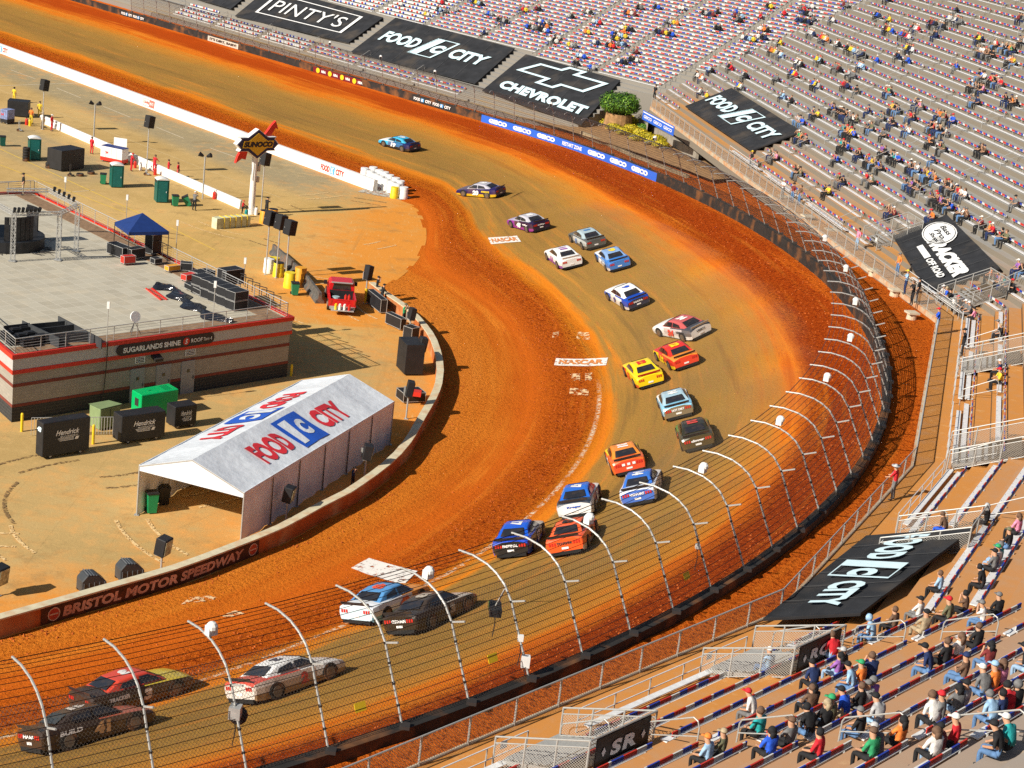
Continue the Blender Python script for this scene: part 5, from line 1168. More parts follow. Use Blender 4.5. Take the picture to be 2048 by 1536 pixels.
def car(label,pxy,yaw,cols,num,roofnum=None,rear='',numcol=(.85,.85,.85),accent=None,reartxt=(.85,.85,.85),roofcol=None,sidetxt='',lights=True):
    """cols: zones rear_side, door, front_side, deck, hood, skirt, tail, roof"""
    P=G(*pxy); s,d=sd(P.x,P.y)
    # tangent, counter clockwise
    Q1=G(pxy[0],pxy[1]); e_=.8; 
    if s>-49: a=Vector((*pos(s-1,d),0)); b=Vector((*pos(s+1,d),0)); t=(b-a).normalized()
    else: a=math.pi/4+s/RO; t=Vector((-math.sin(a),math.cos(a),0))
    nb=None
    for bv in BVH:
        q=bv.find_nearest(P)
        if q[0] is not None and (nb is None or q[3]<nb[3]): nb=q
    rows=[(px_,) for px_ in ()]
    # smooth slope from samples around the car
    def zat(p):
        best=-9
        for bv in BVH:
            q=bv.ray_cast(Vector((p.x,p.y,40)),Vector((0,0,-1)))
            if q[0] is not None: best=max(best,q[0].z)
        return best
    t=Matrix.Rotation(R(yaw),3,'Z')@t; l=Vector((-t.y,t.x,0))
    zf=zat(P+t*1.4);zr_=zat(P-t*1.4);zl=zat(P+l*.8);zR=zat(P-l*.8)
    X=(t*2.8+Vector((0,0,zf-zr_))).normalized(); Yv=(l*1.6+Vector((0,0,zl-zR))).normalized(); Zv=X.cross(Yv).normalized(); Yv=Zv.cross(X)
    M=Matrix((X,Yv,Zv)).transposed().to_4x4(); M.translation=Vector((P.x,P.y,(zf+zr_+zl+zR)/4))
    e=empty('race_car',label,'race car',(0,0,0),group='stock cars racing through the turn'); e.matrix_world=M
    c=dict(cols); base=c.get('base'); g_=lambda k:paint(c.get(k,base))
    mats=[g_(k) for k in ('rear_side','door','front_side','deck','hood','skirt','tail')]
    b=car_body(c).build('body',mats,e,smooth=False)
    md=b.modifiers.new('b','BEVEL'); md.width=.03; md.segments=2; md.limit_method='ANGLE'; md.angle_limit=R(35)
    # greenhouse
    gst=[(-1.72,.80,.93,.93),(-1.0,.68,.90,1.235),(-.35,.66,.88,1.30),(.30,.66,.86,1.265),(1.05,.80,.84,.86)]
    mb=MB(); vs=[]
    for x,w,zb,zt_ in gst: vs+=[(x,-max(w,.84),zb-.02),(x,-w,zt_-.03),(x,-w*.8,zt_),(x,w*.8,zt_),(x,w,zt_-.03),(x,max(w,.84),zb-.02)]
    fs=[(i*6+k,(i+1)*6+k,(i+1)*6+k+1,i*6+k+1) for i in range(4) for k in range(5)]
    mb.add(vs,fs); r_=mb.build('roof',paint(c.get('roof',base)),e); md=r_.modifiers.new('b','BEVEL'); md.width=.05; md.segments=2; md.limit_method='ANGLE'; md.angle_limit=R(25)
    def pane(name,pts,off):
        m2=MB(); m2.slab([Vector(p)+Vector(off) for p in pts],Vector(off)*.35+Vector((0,0,.004))); return m2.build(name,M_cargl,e)
    pane('rear_window',[(-1.62,-.62,.985),(-1.62,.62,.985),(-1.08,.52,1.212),(-1.08,-.52,1.212)],(-.012,0,.022))
    pane('windshield',[(.98,-.66,.885),(.98,.66,.885),(.38,.54,1.235),(.38,-.54,1.235)],(.012,0,.022))
    for s_ in (-1,1):
        pane('side_window',[(.85,s_*.825,.90),(-.15,s_*.835,.92),(-.15,s_*.70,1.21),(.28,s_*.70,1.20)],(0,s_*.03,.0))
        pane('quarter_window',[(-.27,s_*.835,.93),(-1.15,s_*.83,.96),(-.95,s_*.74,1.13),(-.27,s_*.70,1.21)],(0,s_*.03,.0))
    for x in (-1.38,1.42):
        for s_ in (-1,1):
            w_=MB(); cc=Vector((x,s_*.90,.34)); w_.cyl(cc-Vector((0,.12,0)),cc+Vector((0,.12,0)),.345,n=18); wo=w_.build('wheel',M_tyre,e); q=MB(); q.cyl(cc+Vector((0,s_*.10,0)),cc+Vector((0,s_*.132,0)),.22,n=14); q.build('rim',mat('dusty_wheel_rim',(.16,.13,.10),.5,.3,dust=.3),wo)
            a_=MB(); pts=[(x+.41*math.cos(math.pi*k/9),s_*.995,.30+.41*math.sin(math.pi*k/9)) for k in range(10)]; a_.slab(pts,(0,s_*.012,0)); a_.build('wheel_arch',M_under,e)
    m2=MB(); m2.slab([(-2.40,-.78,.99),(-2.40,.78,.99),(-2.46,.78,1.13),(-2.46,-.78,1.13)],(.025,0,0)); m2.build('spoiler',paint(c.get('spoiler',(.03,.03,.035))),e)
    m2=MB(); m2.box((-2.36,0,.22),(.16,1.5,.16)); m2.build('diffuser',M_under,e)
    if lights:
        for s_ in (-1,1):
            m2=MB()
            for k in range(3): m2.box((-2.435,s_*(.48+.13*k),.70),(.02,.085,.15))
            m2.build('tail_light',M_lens,e)
    nc=mat('number_vinyl',numcol,.4,vary=.03,dust=.15)
    for s_ in (-1,1):
        m2=MB(); m2.mapped(fit(text(num,.07,.15),.05,.50,.75 if len(num)>1 else .42,.46),lambda u,v:Vector((-u if s_>0 else u,s_*1.022-s_*.03*(v>.62),v))); m2.build('door_number',nc,e)
        if sidetxt: m2=MB(); m2.mapped(fit(text(sidetxt,.05,.1),1.25,.66,.95,.17),lambda u,v:Vector((-u if s_>0 else -2.5+u,s_*1.035,v))); m2.build('side_lettering',mat('number_vinyl',reartxt,.4,vary=.03,dust=.15),e)
    rn=mat('number_vinyl',roofcol or numcol,.4,vary=.03,dust=.1)
    m2=MB(); m2.mapped(fit(text(num,.08,.1),0,0,.85 if len(num)>1 else .5,.62),lambda u,v:Vector((-.36-u*.9,-v,1.318-abs(u)*.06))); m2.build('roof_number',rn,e)
    if rear: m2=MB(); m2.mapped(fit(text(rear,.05),0,.70,.78,.14),lambda u,v:Vector((-2.45,-u,v))); m2.build('rear_lettering',mat('number_vinyl',reartxt,.4,vary=.03,dust=.15),e)
    m2=MB(); m2.box((-2.44,0,.46),(.015,.34,.10)); m2.build('rear_plate',M_white,e)
    if accent:
        m2=MB(); 
        for s_ in (-1,1): m2.slab([(-2.3,s_*.995,.30),(-1.9,s_*1.005,.55),(1.0,s_*.998,.36),(1.0,s_*.998,.28)],(0,s_*.012,0))
        m2.slab([(1.15,-.5,.885),(1.15,.5,.885),(2.1,.3,.745),(2.1,-.3,.745)],(0,0,.012)); m2.build('livery_stripe',paint(accent),e)
    return e
Wt=(.80,.80,.78); Bk=(.018,.018,.02); Nv=(.01,.015,.09); Bl=(.015,.10,.55); Rd=(.62,.03,.02); Ye=(.85,.62,.01); Or=(.80,.16,.02); LB_=(.25,.55,.75); Pk=(.75,.10,.45); Cy=(.05,.42,.68)
car('cyan and dark blue race car numbered 19, farthest ahead up the track',(798,296),6,dict(base=Nv,roof=Cy,front_side=Cy,hood=Wt,door=(.03,.15,.35),skirt=Bk),'19',accent=None,sidetxt='')
car('navy and yellow race car numbered 20, second from the top of the photo',(962,391),6,dict(base=(.02,.012,.09),roof=(.45,.44,.50),skirt=(.70,.45,.02),hood=(.12,.09,.12)),'20',sidetxt='INTERSTATE',reartxt=(.85,.65,.05))
car('black and purple race car numbered 48 with pink trim, third from the top',(1057,456),4,dict(base=(.02,.01,.045),roof=(.5,.5,.55),hood=(.4,.35,.5),front_side=(.25,.03,.30),skirt=(.30,.03,.28)),'48',rear='ally',sidetxt='ally')
car('dark grey race car with a light blue roof, beside the white one',(1175,487),2,dict(base=(.10,.105,.10),roof=(.38,.48,.52),front_side=(.12,.13,.12),door=(.50,.56,.58),rear_side=(.42,.46,.46)),'8',numcol=(.05,.20,.45),rear='')
car('white race car numbered 11 with a purple roof stripe, on the inside of the groove',(1127,524),2,dict(base=Wt,skirt=(.20,.05,.40),roof=Wt,spoiler=Wt),'11',numcol=(.35,.05,.35),roofcol=(.30,.06,.35))
car('bright blue race car numbered 99 with yellow on its roof',(1226,527),0,dict(base=(.05,.20,.58),roof=(.22,.36,.62),skirt=Wt,hood=Wt,door=(.30,.42,.62)),'99',sidetxt='UNIFIRST',roofcol=(.80,.60,.05))
car('white and royal blue race car numbered 9, alone in mid groove',(1255,602),8,dict(base=(.01,.06,.40),roof=Wt,front_side=(.05,.12,.45),door=Wt,skirt=Wt,hood=Wt,tail=(.03,.04,.08)),'9',numcol=(.02,.05,.25),rear='NAPA',roofcol=(.02,.08,.50))
car('white, red and black race car numbered 24, highest in the groove',(1365,668),26,dict(base=Wt,roof=(.50,.10,.10),door=(.55,.50,.50),rear_side=(.12,.12,.13),tail=Wt,deck=(.06,.06,.07),hood=Wt,spoiler=(.60,.60,.58)),'24',numcol=(.62,.05,.04),rear='LIBERTY',reartxt=(.04,.04,.05),sidetxt='LIBERTY',roofcol=Wt,lights=False)
car('red and yellow race car numbered 12, just behind the white one with 24',(1354,722),12,dict(base=Rd,skirt=Ye,front_side=Ye,door=(.70,.06,.03),tail=(.75,.06,.03),deck=(.75,.25,.03)),'12',numcol=Ye,rear='')
car('bright yellow race car numbered 22, beside the red and yellow one',(1288,757),10,dict(base=Ye,front_side=Rd,door=(.80,.55,.01),skirt=(.70,.10,.02),spoiler=Rd),'22',numcol=Rd)
car('light blue race car with dusty rear, in front of the dark green one',(1353,820),8,dict(base=LB_,skirt=(.30,.20,.08),tail=(.22,.17,.10),roof=(.35,.50,.58),hood=Wt),'34',numcol=Nv,rear='HOT DIRT',roofcol=Wt)
car('black race car with green edges and a red roof number, dusty tail',(1393,882),12,dict(base=(.055,.045,.018),roof=(.03,.028,.016),front_side=(.07,.20,.02),hood=(.06,.20,.02),tail=(.08,.055,.02)),'21',numcol=(.60,.06,.05),rear='clover',lights=True)
car('orange race car with white oval on the roof, on the inside next to the line',(1253,930),17,dict(base=(.80,.13,.02),roof=(.80,.25,.03),tail=(.70,.08,.03),hood=Ye),'31',numcol=Wt,roofcol=Wt,rear='- - -')
car('blue and white race car numbered 14 reading HIGHPOINT, beside the orange one',(1288,988),10,dict(base=(.45,.55,.72),roof=(.04,.16,.58),tail=(.06,.16,.55),deck=(.65,.70,.78),rear_side=Wt,door=Wt,front_side=(.6,.6,.6),hood=Wt),'14',numcol=Wt,roofcol=Wt,rear='HIGHPOINT')
car('race car with a blue roof and plain white tail, numbered 47',(1162,1014),12,dict(base=Wt,roof=(.02,.14,.60),deck=(.03,.04,.06),rear_side=(.55,.55,.58),door=(.22,.05,.15),front_side=(.05,.06,.25),spoiler=(.04,.04,.05)),'47',numcol=Wt,rear='Kroger',reartxt=(.03,.10,.45),lights=False)
car('race car with bright blue roof and black tail, numbered 17',(1042,1092),14,dict(base=(.01,.06,.50),roof=(.01,.10,.62),tail=(.02,.02,.02),rear_side=(.02,.03,.20),door=(.10,.10,.12),hood=(.55,.52,.45),front_side=(.40,.36,.30)),'17',numcol=Wt,rear='FASTENAL')
car('red orange race car numbered 23 with a white lower tail, beside the blue one',(1150,1088),14,dict(base=(.82,.10,.02),skirt=(.70,.60,.55),roof=(.80,.12,.03)),'23',numcol=(.02,.02,.02),roofcol=(.02,.02,.02),rear='TOYOTA',reartxt=(.05,.05,.05))
car('white and pale blue race car with orange and blue roof beside the black one',(775,1222),3,dict(base=(.78,.80,.82),tail=(.55,.72,.80),roof=(.10,.30,.60),skirt=(.25,.55,.75),hood=(.75,.28,.04),front_side=(.60,.22,.05)),'43',numcol=(.75,.12,.03),roofcol=(.75,.10,.04))
car('black dusty race car with white nose and GERMAIN on its tail',(868,1242),2,dict(base=(.035,.022,.014),roof=(.05,.035,.025),hood=(.50,.46,.40),tail=(.03,.02,.012)),'13',numcol=(.45,.40,.33),rear='GERMAIN',lights=True)
car('white race car numbered 2 with red nose band and black windows, near the camera fence',(578,1378),1,dict(base=(.74,.72,.68),roof=Wt,deck=(.60,.08,.05),tail=(.65,.60,.55),skirt=(.35,.22,.12),rear_side=(.62,.52,.45),door=(.55,.42,.33)),'2',numcol=(.45,.05,.03),roofcol=(.05,.05,.08),rear='')
car('black and red race car numbered 3 reading TRACKER, next to the bottom left one',(268,1402),0,dict(base=(.04,.022,.014),roof=(.60,.06,.03),hood=(.60,.45,.04),front_side=(.06,.03,.018),tail=(.05,.03,.02)),'3',numcol=(.62,.45,.35),roofcol=(.75,.72,.68),sidetxt='TRACKER',rear='')
car('dark brown dusty race car numbered 41, lowest in the bottom left corner',(180,1478),2,dict(base=(.045,.025,.014),roof=(.035,.022,.016),hood=(.40,.10,.06),tail=(.06,.03,.018)),'41',numcol=(.42,.22,.09),roofcol=(.60,.54,.48),rear='HAAS',sidetxt='BUILD')

# ================================================================= PEOPLE
M_skin=mat('skin',(.50,.27,.16),.6,vary=.08); M_skin2=mat('skin_dark',(.16,.075,.04),.6)
def cloth(c): return mat('cloth',c,.85,vary=.28,scale=7,bump=.35)
def body_mesh(J,name,sub=1):
    """J: dict joint -> (pos, radius, parent, kind). one continuous skin surface"""
    keys=list(J); idx={k:i for i,k in enumerate(keys)}; me=bpy.data.meshes.new('b'); me.from_pydata([J[k][0] for k in keys],[(idx[k],idx[J[k][2]]) for k in keys if J[k][2]],[])
    o=bpy.data.objects.new('b',me); COL.objects.link(o); m_=o.modifiers.new('s','SKIN'); 
    sl_=me.skin_vertices
    if not sl_:
        bm=bmesh.new(); bm.from_mesh(me); bm.verts.layers.skin.verify(); bm.to_mesh(me); bm.free()
    for i,k in enumerate(keys):
        r=J[k][1]; r=(r,r) if isinstance(r,(int,float)) else r; me.skin_vertices[0].data[i].radius=r; me.skin_vertices[0].data[i].use_root=(k=='pelvis')
    if sub: q=o.modifiers.new('u','SUBSURF'); q.levels=sub; q.render_levels=sub
    dg=bpy.context.evaluated_depsgraph_get(); nm=bpy.data.meshes.new_from_object(o.evaluated_get(dg)); bpy.data.objects.remove(o)
    nm.name=name; 
    segs=[(Vector(J[k][0]),Vector(J[J[k][2]][0]),J[k][3]) for k in keys if J[k][2]]
    def near(p):
        best=(9,0)
        for a,b,kd in segs:
            d=b-a; t=max(0,min(1,(p-a).dot(d)/max(1e-9,d.length_squared))); q=(p-(a+d*t)).length
            if q<best[0]: best=(q,kd)
        return best[1]
    nm.materials.clear()
    for _ in range(4): nm.materials.append(M_skin)
    nm.polygons.foreach_set('material_index',[near(p.center) for p in nm.polygons]); nm.polygons.foreach_set('use_smooth',[True]*len(nm.polygons)); nm.update(); return nm
SK,SH,PA,BO=0,1,2,3
def standing(arm='down',lean=0.):
    J={'pelvis':((0,0,.95),(.15,.115),None,PA),'waist':((lean*.2,0,1.08),(.135,.105),'pelvis',SH),'chest':((lean*.5,0,1.32),(.17,.12),'waist',SH),'neck':((lean*.8,0,1.50),.058,'chest',SH),'head':((lean+.01,0,1.60),.082,'neck',SK),'crown':((lean+.01,0,1.70),.085,'head',SK),'nose':((lean+.095,0,1.64),.018,'head',SK)}
    for s in (-1,1):
        n='l' if s>0 else 'r'
        J[n+'sh']=((lean*.55,s*.19,1.43),.062,'chest',SH)
        if arm=='down': e,h,f=(-.02,s*.25,1.16),(.08,s*.25,.92),(.11,s*.24,.84)
        elif arm=='fold': e,h,f=(.10,s*.27,1.20),(.24,s*.06,1.22),(.26,-s*.02,1.24)
        elif arm=='rail': e,h,f=(.20,s*.24,1.18),(.40,s*.20,1.10),(.47,s*.19,1.09)
        elif arm=='camera': e,h,f=(.16,s*.22,1.30),(.22,s*.09,1.56),(.24,s*.06,1.62)
        J[n+'el']=((e),.045,n+'sh',SH); J[n+'wr']=((h),.032,n+'el',SK); J[n+'ha']=((f),.038,n+'wr',SK)
        J[n+'hip']=((0,s*.095,.88),.092,'pelvis',PA); J[n+'kn']=((.03,s*.12,.50),.065,n+'hip',PA); J[n+'an']=((-.02,s*.13,.10),.045,n+'kn',PA); J[n+'he']=((-.02,s*.13,.05),.042,n+'an',BO); J[n+'to']=((.16,s*.15,.035),.036,n+'he',BO)
    return J
def sitting(arm='knee',lean=.06,turn=0.):
    J={'pelvis':((0,0,.12),(.16,.13),None,PA),'waist':((lean*.3,0,.26),(.145,.115),'pelvis',SH),'chest':((lean,0,.48),(.18,.13),'waist',SH),'neck':((lean*1.4,0,.64),.058,'chest',SH),'head':((lean*1.8+.01,0,.74),.082,'neck',SK),'crown':((lean*1.9+.01,0,.84),.086,'head',SK),'nose':((lean*1.9+.10,0,.78),.018,'head',SK)}
    for s in (-1,1):
        n='l' if s>0 else 'r'; J[n+'sh']=((lean,s*.20,.58),.064,'chest',SH)
        if arm=='knee': e,h,f=(.14,s*.26,.34),(.36,s*.15,.24),(.43,s*.12,.22)
        elif arm=='fold': e,h,f=(.16,s*.25,.36),(.26,s*.04,.36),(.28,-s*.05,.37)
        elif arm=='camera': e,h,f=(.24,s*.22,.46),(.26,s*.08,.70),(.28,s*.05,.75)
        elif arm=='drink': e,h,f=(.14,s*.26,.36),((.34,s*.16,.26) if s<0 else (.22,s*.12,.60)),((.40,s*.13,.25) if s<0 else (.25,s*.08,.68))
        J[n+'el']=(e,.047,n+'sh',SH); J[n+'wr']=(h,.033,n+'el',SK); J[n+'ha']=(f,.038,n+'wr',SK)
        J[n+'hip']=((.06,s*.10,.10),.095,'pelvis',PA); J[n+'kn']=((.46,s*.14,.12),.070,n+'hip',PA); J[n+'an']=((.42+.06*lean,s*.14,-.34),.048,n+'kn',PA); J[n+'he']=((.41,s*.14,-.40),.042,n+'an',BO); J[n+'to']=((.60,s*.15,-.42),.037,n+'he',BO)
    return J
PM={'stand':body_mesh(standing('down'),'person_body'),'fold':body_mesh(standing('fold'),'person_body'),'rail':body_mesh(standing('rail',.10),'person_body'),'camera':body_mesh(standing('camera',.05),'person_body'),
 'sit':body_mesh(sitting('knee'),'person_body'),'sit_lean':body_mesh(sitting('knee',.16),'person_body'),'sit_fold':body_mesh(sitting('fold',.02),'person_body'),'sit_cam':body_mesh(sitting('camera',.08),'person_body'),'sit_drink':body_mesh(sitting('drink',.05),'person_body')}
HEAD={'stand':(.01,1.66),'fold':(.01,1.66),'rail':(.11,1.66),'camera':(.06,1.66),'sit':(.12,.80),'sit_lean':(.30,.79),'sit_fold':(.045,.80),'sit_cam':(.16,.80),'sit_drink':(.105,.80)}
def cap_mesh(kind):
    mb=MB()
    if kind=='cap': mb.sphere((0,0,.02),.115,nu=12,nv=5,v0=0.,sc=(1.05,.95,.95)); mb.v=[v if v[2]>.01 else (v[0]*.98,v[1]*.98,.005) for v in mb.v]; mb.slab([(.08,-.075,.02),(.20,-.05,.005),(.20,.05,.005),(.08,.075,.02)],(0,0,.015))
    elif kind=='hair': mb.sphere((-.02,0,.0),.118,nu=12,nv=6,sc=(1.0,.95,1.0)); mb.v=[(v[0] if v[0]<.055 or v[2]>.07 else .055,v[1],v[2]) for v in mb.v]
    elif kind=='long': mb.sphere((-.03,0,-.01),.122,nu=12,nv=6,sc=(1.,1.,1.)); mb.v=[(v[0] if v[0]<.05 or v[2]>.07 else .05,v[1],v[2]) for v in mb.v]; mb.box((-.11,0,-.14),(.07,.17,.26))
    elif kind=='hood': mb.sphere((-.02,0,-.01),.135,nu=12,nv=6); mb.v=[(v[0] if v[0]<.07 else .07,v[1],v[2]) for v in mb.v]
    elif kind=='wide': mb.sphere((0,0,.02),.112,nu=12,nv=5); mb.cyl((0,0,.035),(0,0,.05),.21,n=16)
    o=mb.build(kind,M_blk,smooth=True); d=o.data; d.materials.clear(); d.materials.append(M_blk); bpy.data.objects.remove(o); return d
CM={k:cap_mesh(k) for k in ('cap','hair','long','hood','wide')}
def person(pose,P,az,label,shirt,pants,hat=('cap',Bk),shoe=(.05,.05,.05),skin=None,scale=1.,group=None,parent=None):
    o=bpy.data.objects.new('person',PM[pose]); COL.objects.link(o); o.location=P; o.rotation_euler=(0,0,az); o.scale=(scale,)*3
    for i,m_ in enumerate((skin or M_skin,cloth(shirt),cloth(pants),cloth(shoe))): o.material_slots[i].link='OBJECT'; o.material_slots[i].material=m_
    o.scale=(scale,scale*1.1,scale); tag(o,label,'person',group)
    hx,hz=HEAD[pose]; h=bpy.data.objects.new({'cap':'cap','hair':'hair','long':'hair','hood':'hood','wide':'sun_hat'}[hat[0]],CM[hat[0]]); COL.objects.link(h); h.parent=o; h.location=(hx,0,hz); h.material_slots[0].link='OBJECT'; h.material_slots[0].material=cloth(hat[1])
    return o
PAL={'black':(.015,.015,.017),'grey':(.16,.16,.16),'light grey':(.42,.42,.42),'white':(.72,.70,.66),'navy':(.015,.03,.10),'blue':(.02,.10,.62),'light blue':(.30,.48,.68),'red':(.60,.02,.03),'orange':(.82,.22,.04),'yellow':(.75,.55,.04),'green':(.03,.30,.12),'pink':(.70,.25,.38),'purple':(.30,.12,.42),'maroon':(.20,.03,.03),'camouflage':(.14,.14,.08),'brown':(.14,.08,.05),'teal':(.02,.35,.35),'khaki':(.38,.30,.19),'denim':(.10,.20,.38),'pale denim':(.28,.42,.60)}
# ---- near seated spectators, one by one: (x,y of the hips), shirt, trousers, head, pose, label
near_fans=[
((1565,1438),'white','grey',('cap','red'),'sit_lean','person in a white shirt and red cap leaning forward'),
((1606,1428),'brown','black',('hair','brown'),'sit','brown haired person in a dark brown top right of the white shirt'),
((1612,1478),'black','denim',('hair','black'),'sit_lean','person in a black shirt with white back print, blue jeans'),
((1640,1462),'black','black',('long','khaki'),'sit','blonde person in a patterned black top'),
((1680,1440),'blue','khaki',('cap','black'),'sit_lean','person in a bright blue shirt, tan trousers and black cap'),
((1712,1425),'black','black',('hair','brown'),'sit','person in black sitting just right of the bright blue shirt'),
((1728,1420),'light grey','black',('cap','grey'),'sit_fold','person in a grey patterned top and grey cap'),
((1722,1480),'black','denim',('cap','grey'),'sit','person in a black tee shirt above the bottom handrail'),
((1775,1458),'light grey','light blue',('cap','black'),'sit_lean','person in pale grey with a red sleeve mark and black cap'),
((1765,1520),'grey','black',('cap','light grey'),'sit_lean','person in a dark grey hoodie wearing a pale cap, low centre'),
((1700,1525),'red','black',('hair','black'),'sit','dark haired person in a red jacket at the bottom edge'),
((1590,1520),'blue','black',('long','black'),'sit','long dark haired person in a blue patterned top'),
((1622,1500),'grey','black',('cap','brown'),'sit_fold','person in a grey shirt with ear muffs and brown cap'),
((1450,1532),'light blue','black',('cap','orange'),'sit','person wearing an orange cap at the bottom edge'),
((1482,1518),'camouflage','black',('cap','khaki'),'sit_fold','person in a camouflage cap and dark green top'),
((1795,1528),'green','black',('cap','brown'),'sit','person in green and grey wearing a brown cap'),
((1832,1525),'white','black',('long','brown'),'sit','person in white with a long brown ponytail'),
((1705,1320),'red','pale denim',('hair','brown'),'sit_lean','person in a red hooded top and blue jeans by the aisle'),
((1730,1350),'black','black',('cap','light grey'),'sit','person in a black hoodie and pale cap behind the red top'),
((1692,1385),'light blue','denim',('cap','black'),'sit_lean','person in a pale blue shirt bending forward, dark cap'),
((1790,1282),'light blue','denim',('hood','light blue'),'sit_lean','person in a grey blue hooded top with the hood up'),
((1828,1262),'brown','black',('hair','brown'),'sit','person in dark brown right of the grey blue hood'),
((1852,1352),'navy','denim',('cap','black'),'sit_lean','person in a navy jacket and blue jeans'),
((1895,1335),'black','black',('hair','brown'),'sit','person in a black coat right of the navy jacket'),
((1888,1270),'khaki','khaki',('cap','black'),'sit_fold','person in a tan hooded top and trousers'),
((1948,1245),'camouflage','black',('cap','red'),'sit','person in a camouflage jacket with a red cap'),
((1985,1228),'brown','black',('hair','black'),'sit_cam','person in dark brown beside the camouflage jacket'),
((1935,1185),'black','black',('hair','black'),'sit_lean','person in black bending forward below the banner corner'),
((1965,1150),'grey','black',('cap','black'),'sit','person in dark grey just right of the near banner'),
((1990,1105),'black','denim',('cap','camouflage'),'sit','person in black with a camouflage cap near the right edge'),
((2020,1075),'pink','black',('long','brown'),'sit','person in a pink top at the right edge'),
((1925,1062),'brown','blue',('hair','brown'),'sit_lean','person in a brown jacket and bright blue jeans'),
((1955,1055),'black','black',('long','light grey'),'sit_cam','fair haired person in black with raised arms'),
((1935,1400),'grey','denim',('cap','white'),'sit_lean','person in a grey shirt with white streak and white cap'),
((1968,1390),'orange','denim',('cap','light blue'),'sit','person in a rust red vest and pale blue cap'),
((1985,1365),'brown','denim',('cap','navy'),'sit_fold','person in a brown vest and navy cap'),
((1998,1300),'black','black',('hair','brown'),'sit','person in black with ginger hair near the right edge'),
((1975,1320),'white','maroon',('long','brown'),'sit_fold','person in a black and white top with long hair'),
((2018,1250),'white','denim',('cap','grey'),'sit_cam','person in white holding something up, blue jeans'),
((2040,1235),'black','black',('cap','grey'),'sit','person in black half cut by the right edge'),
((1955,1455),'light blue','denim',('hair','grey'),'sit_lean','grey haired person in a faded blue shirt and jeans'),
((1992,1445),'navy','denim',('hair','black'),'sit','person in a navy tee shirt beside the faded blue shirt'),
((2020,1435),'red','black',('hair','black'),'sit_lean','person in a bright red top near the right edge'),
((2030,1400),'pink','black',('long','brown'),'sit','person in pink with long brown hair near the right edge'),
((1862,1450),'grey','pale denim',('cap','red'),'sit','person in a dark vest and red cap, pale jeans'),
((1898,1425),'light grey','black',('cap','black'),'sit_fold','person in a grey and yellow jacket and black cap'),
((2030,1350),'black','pale denim',('cap','black'),'sit_lean','person in black with pale jeans at the right edge'),
((1920,1500),'red','black',('cap','white'),'sit','person in red with a white cap beside the lowest handrail'),
((2000,1520),'black','denim',('cap','black'),'sit_lean','person in black and blue jeans in the bottom right corner'),
]
taken=set()
def seat_person(xy,shirt,pants,hat,pose,label,grp,jit=0.):
    P=stand_hit(*xy); r,k,t=rpoly(P.x,P.y); n_=round((r-RB0)/(RW if k else .81)-.0)
    if k: n_=max(0,n_)
    rb,zb=rowrz(k,n_); key=(k,n_,round(t/.55))
    while key in taken: t+=.55; key=(k,n_,round(t/.55))
    taken.add(key); Q=stand_pt(k,rb-.27,t,zb-.375); az=SEC[k]+math.pi+random.uniform(-.35,.35)
    if covered(k,t,rb): return None
    return person(pose,Q,az,label,PAL[shirt],PAL[pants],(hat[0],PAL[hat[1]]),scale=random.uniform(1.0,1.10),group=grp)
for a in near_fans: seat_person(*a,'spectators seated in the near stand')
rn_=random.Random(77); combos=[(a,b) for a in ('black','grey','navy','maroon','white','camouflage','teal','orange','light blue','purple') for b in (('cap','white'),('cap','black'),('hair','brown'),('cap','green'),('long','black'),('hood','grey'))]; rn_.shuffle(combos)
extra=0
for j_,(c_,h_) in enumerate(combos[:20]):
    x=rn_.uniform(1500,2046); y=rn_.uniform(1340,1530) if x<1750 else rn_.uniform(1120,1530)
    if seat_person((x,y),c_,rn_.choice(('black','denim','grey','pale denim')),h_,rn_.choice(('sit','sit_lean','sit_fold','sit_cam','sit_drink')),'person in %s with %s %s among the near spectators'%(c_,h_[1],{'cap':'cap','hair':'hair','long':'long hair','hood':'hood'}[h_[0]]),'spectators seated in the near stand'): extra+=1
npeople=len(near_fans)+extra
# ---- spectators standing on the walkway
def walk_person(x,y,z,pose,az,label,shirt,pants,hat,grp='people standing on the walkway'):
    return person(pose,Z(x,y,z),az,label,PAL[shirt],PAL[pants],(hat[0],PAL[hat[1]]),group=grp)
walk_person(1784,1000,8.0,'rail',R(150),'person in a red jacket and wide hat leaning on the walkway railing','red','grey',('wide','light grey'))
walk_person(1872,668,8.0,'rail',R(170),'person in a bright blue shirt and red cap at the walkway railing','blue','pale denim',('cap','red'))
walk_person(1793,552,8.0,'stand',R(200),'person in an orange top and blue shorts on the walkway','orange','denim',('cap','grey'))
walk_person(1808,588,8.0,'fold',R(180),'person in a pale blue shirt on the walkway left of two people in black','light blue','navy',('cap','yellow'))
walk_person(1832,605,8.0,'stand',R(160),'person in black at the foot of the badge banner','black','grey',('cap','black'))
walk_person(1822,610,8.0,'rail',R(190),'person in a dark coat beside the pale blue shirt','black','black',('hair','brown'))
walk_person(1712,500,8.0,'stand',R(200),'person in a pale pink shirt and jeans on the walkway','pink','pale denim',('hair','black'))
walk_person(1563,398,8.0,'fold',R(210),'person in a white coat standing on the walkway behind the concrete piers','white','grey',('hair','light grey'))
walk_person(1583,405,8.0,'stand',R(210),'person in a maroon top, middle of three on the upper walkway','maroon','denim',('cap','black'))
walk_person(1597,410,8.0,'stand',R(200),'person in a dark top, right of three on the upper walkway','brown','denim',('hair','brown'))
walk_person(1500,338,8.0,'stand',R(200),'person in black with a yellow cap below the tilted banner','black','grey',('cap','yellow'))
walk_person(1308,200,8.2,'stand',R(220),'person in black standing at the top of the planted terrace','black','black',('hair','black'))
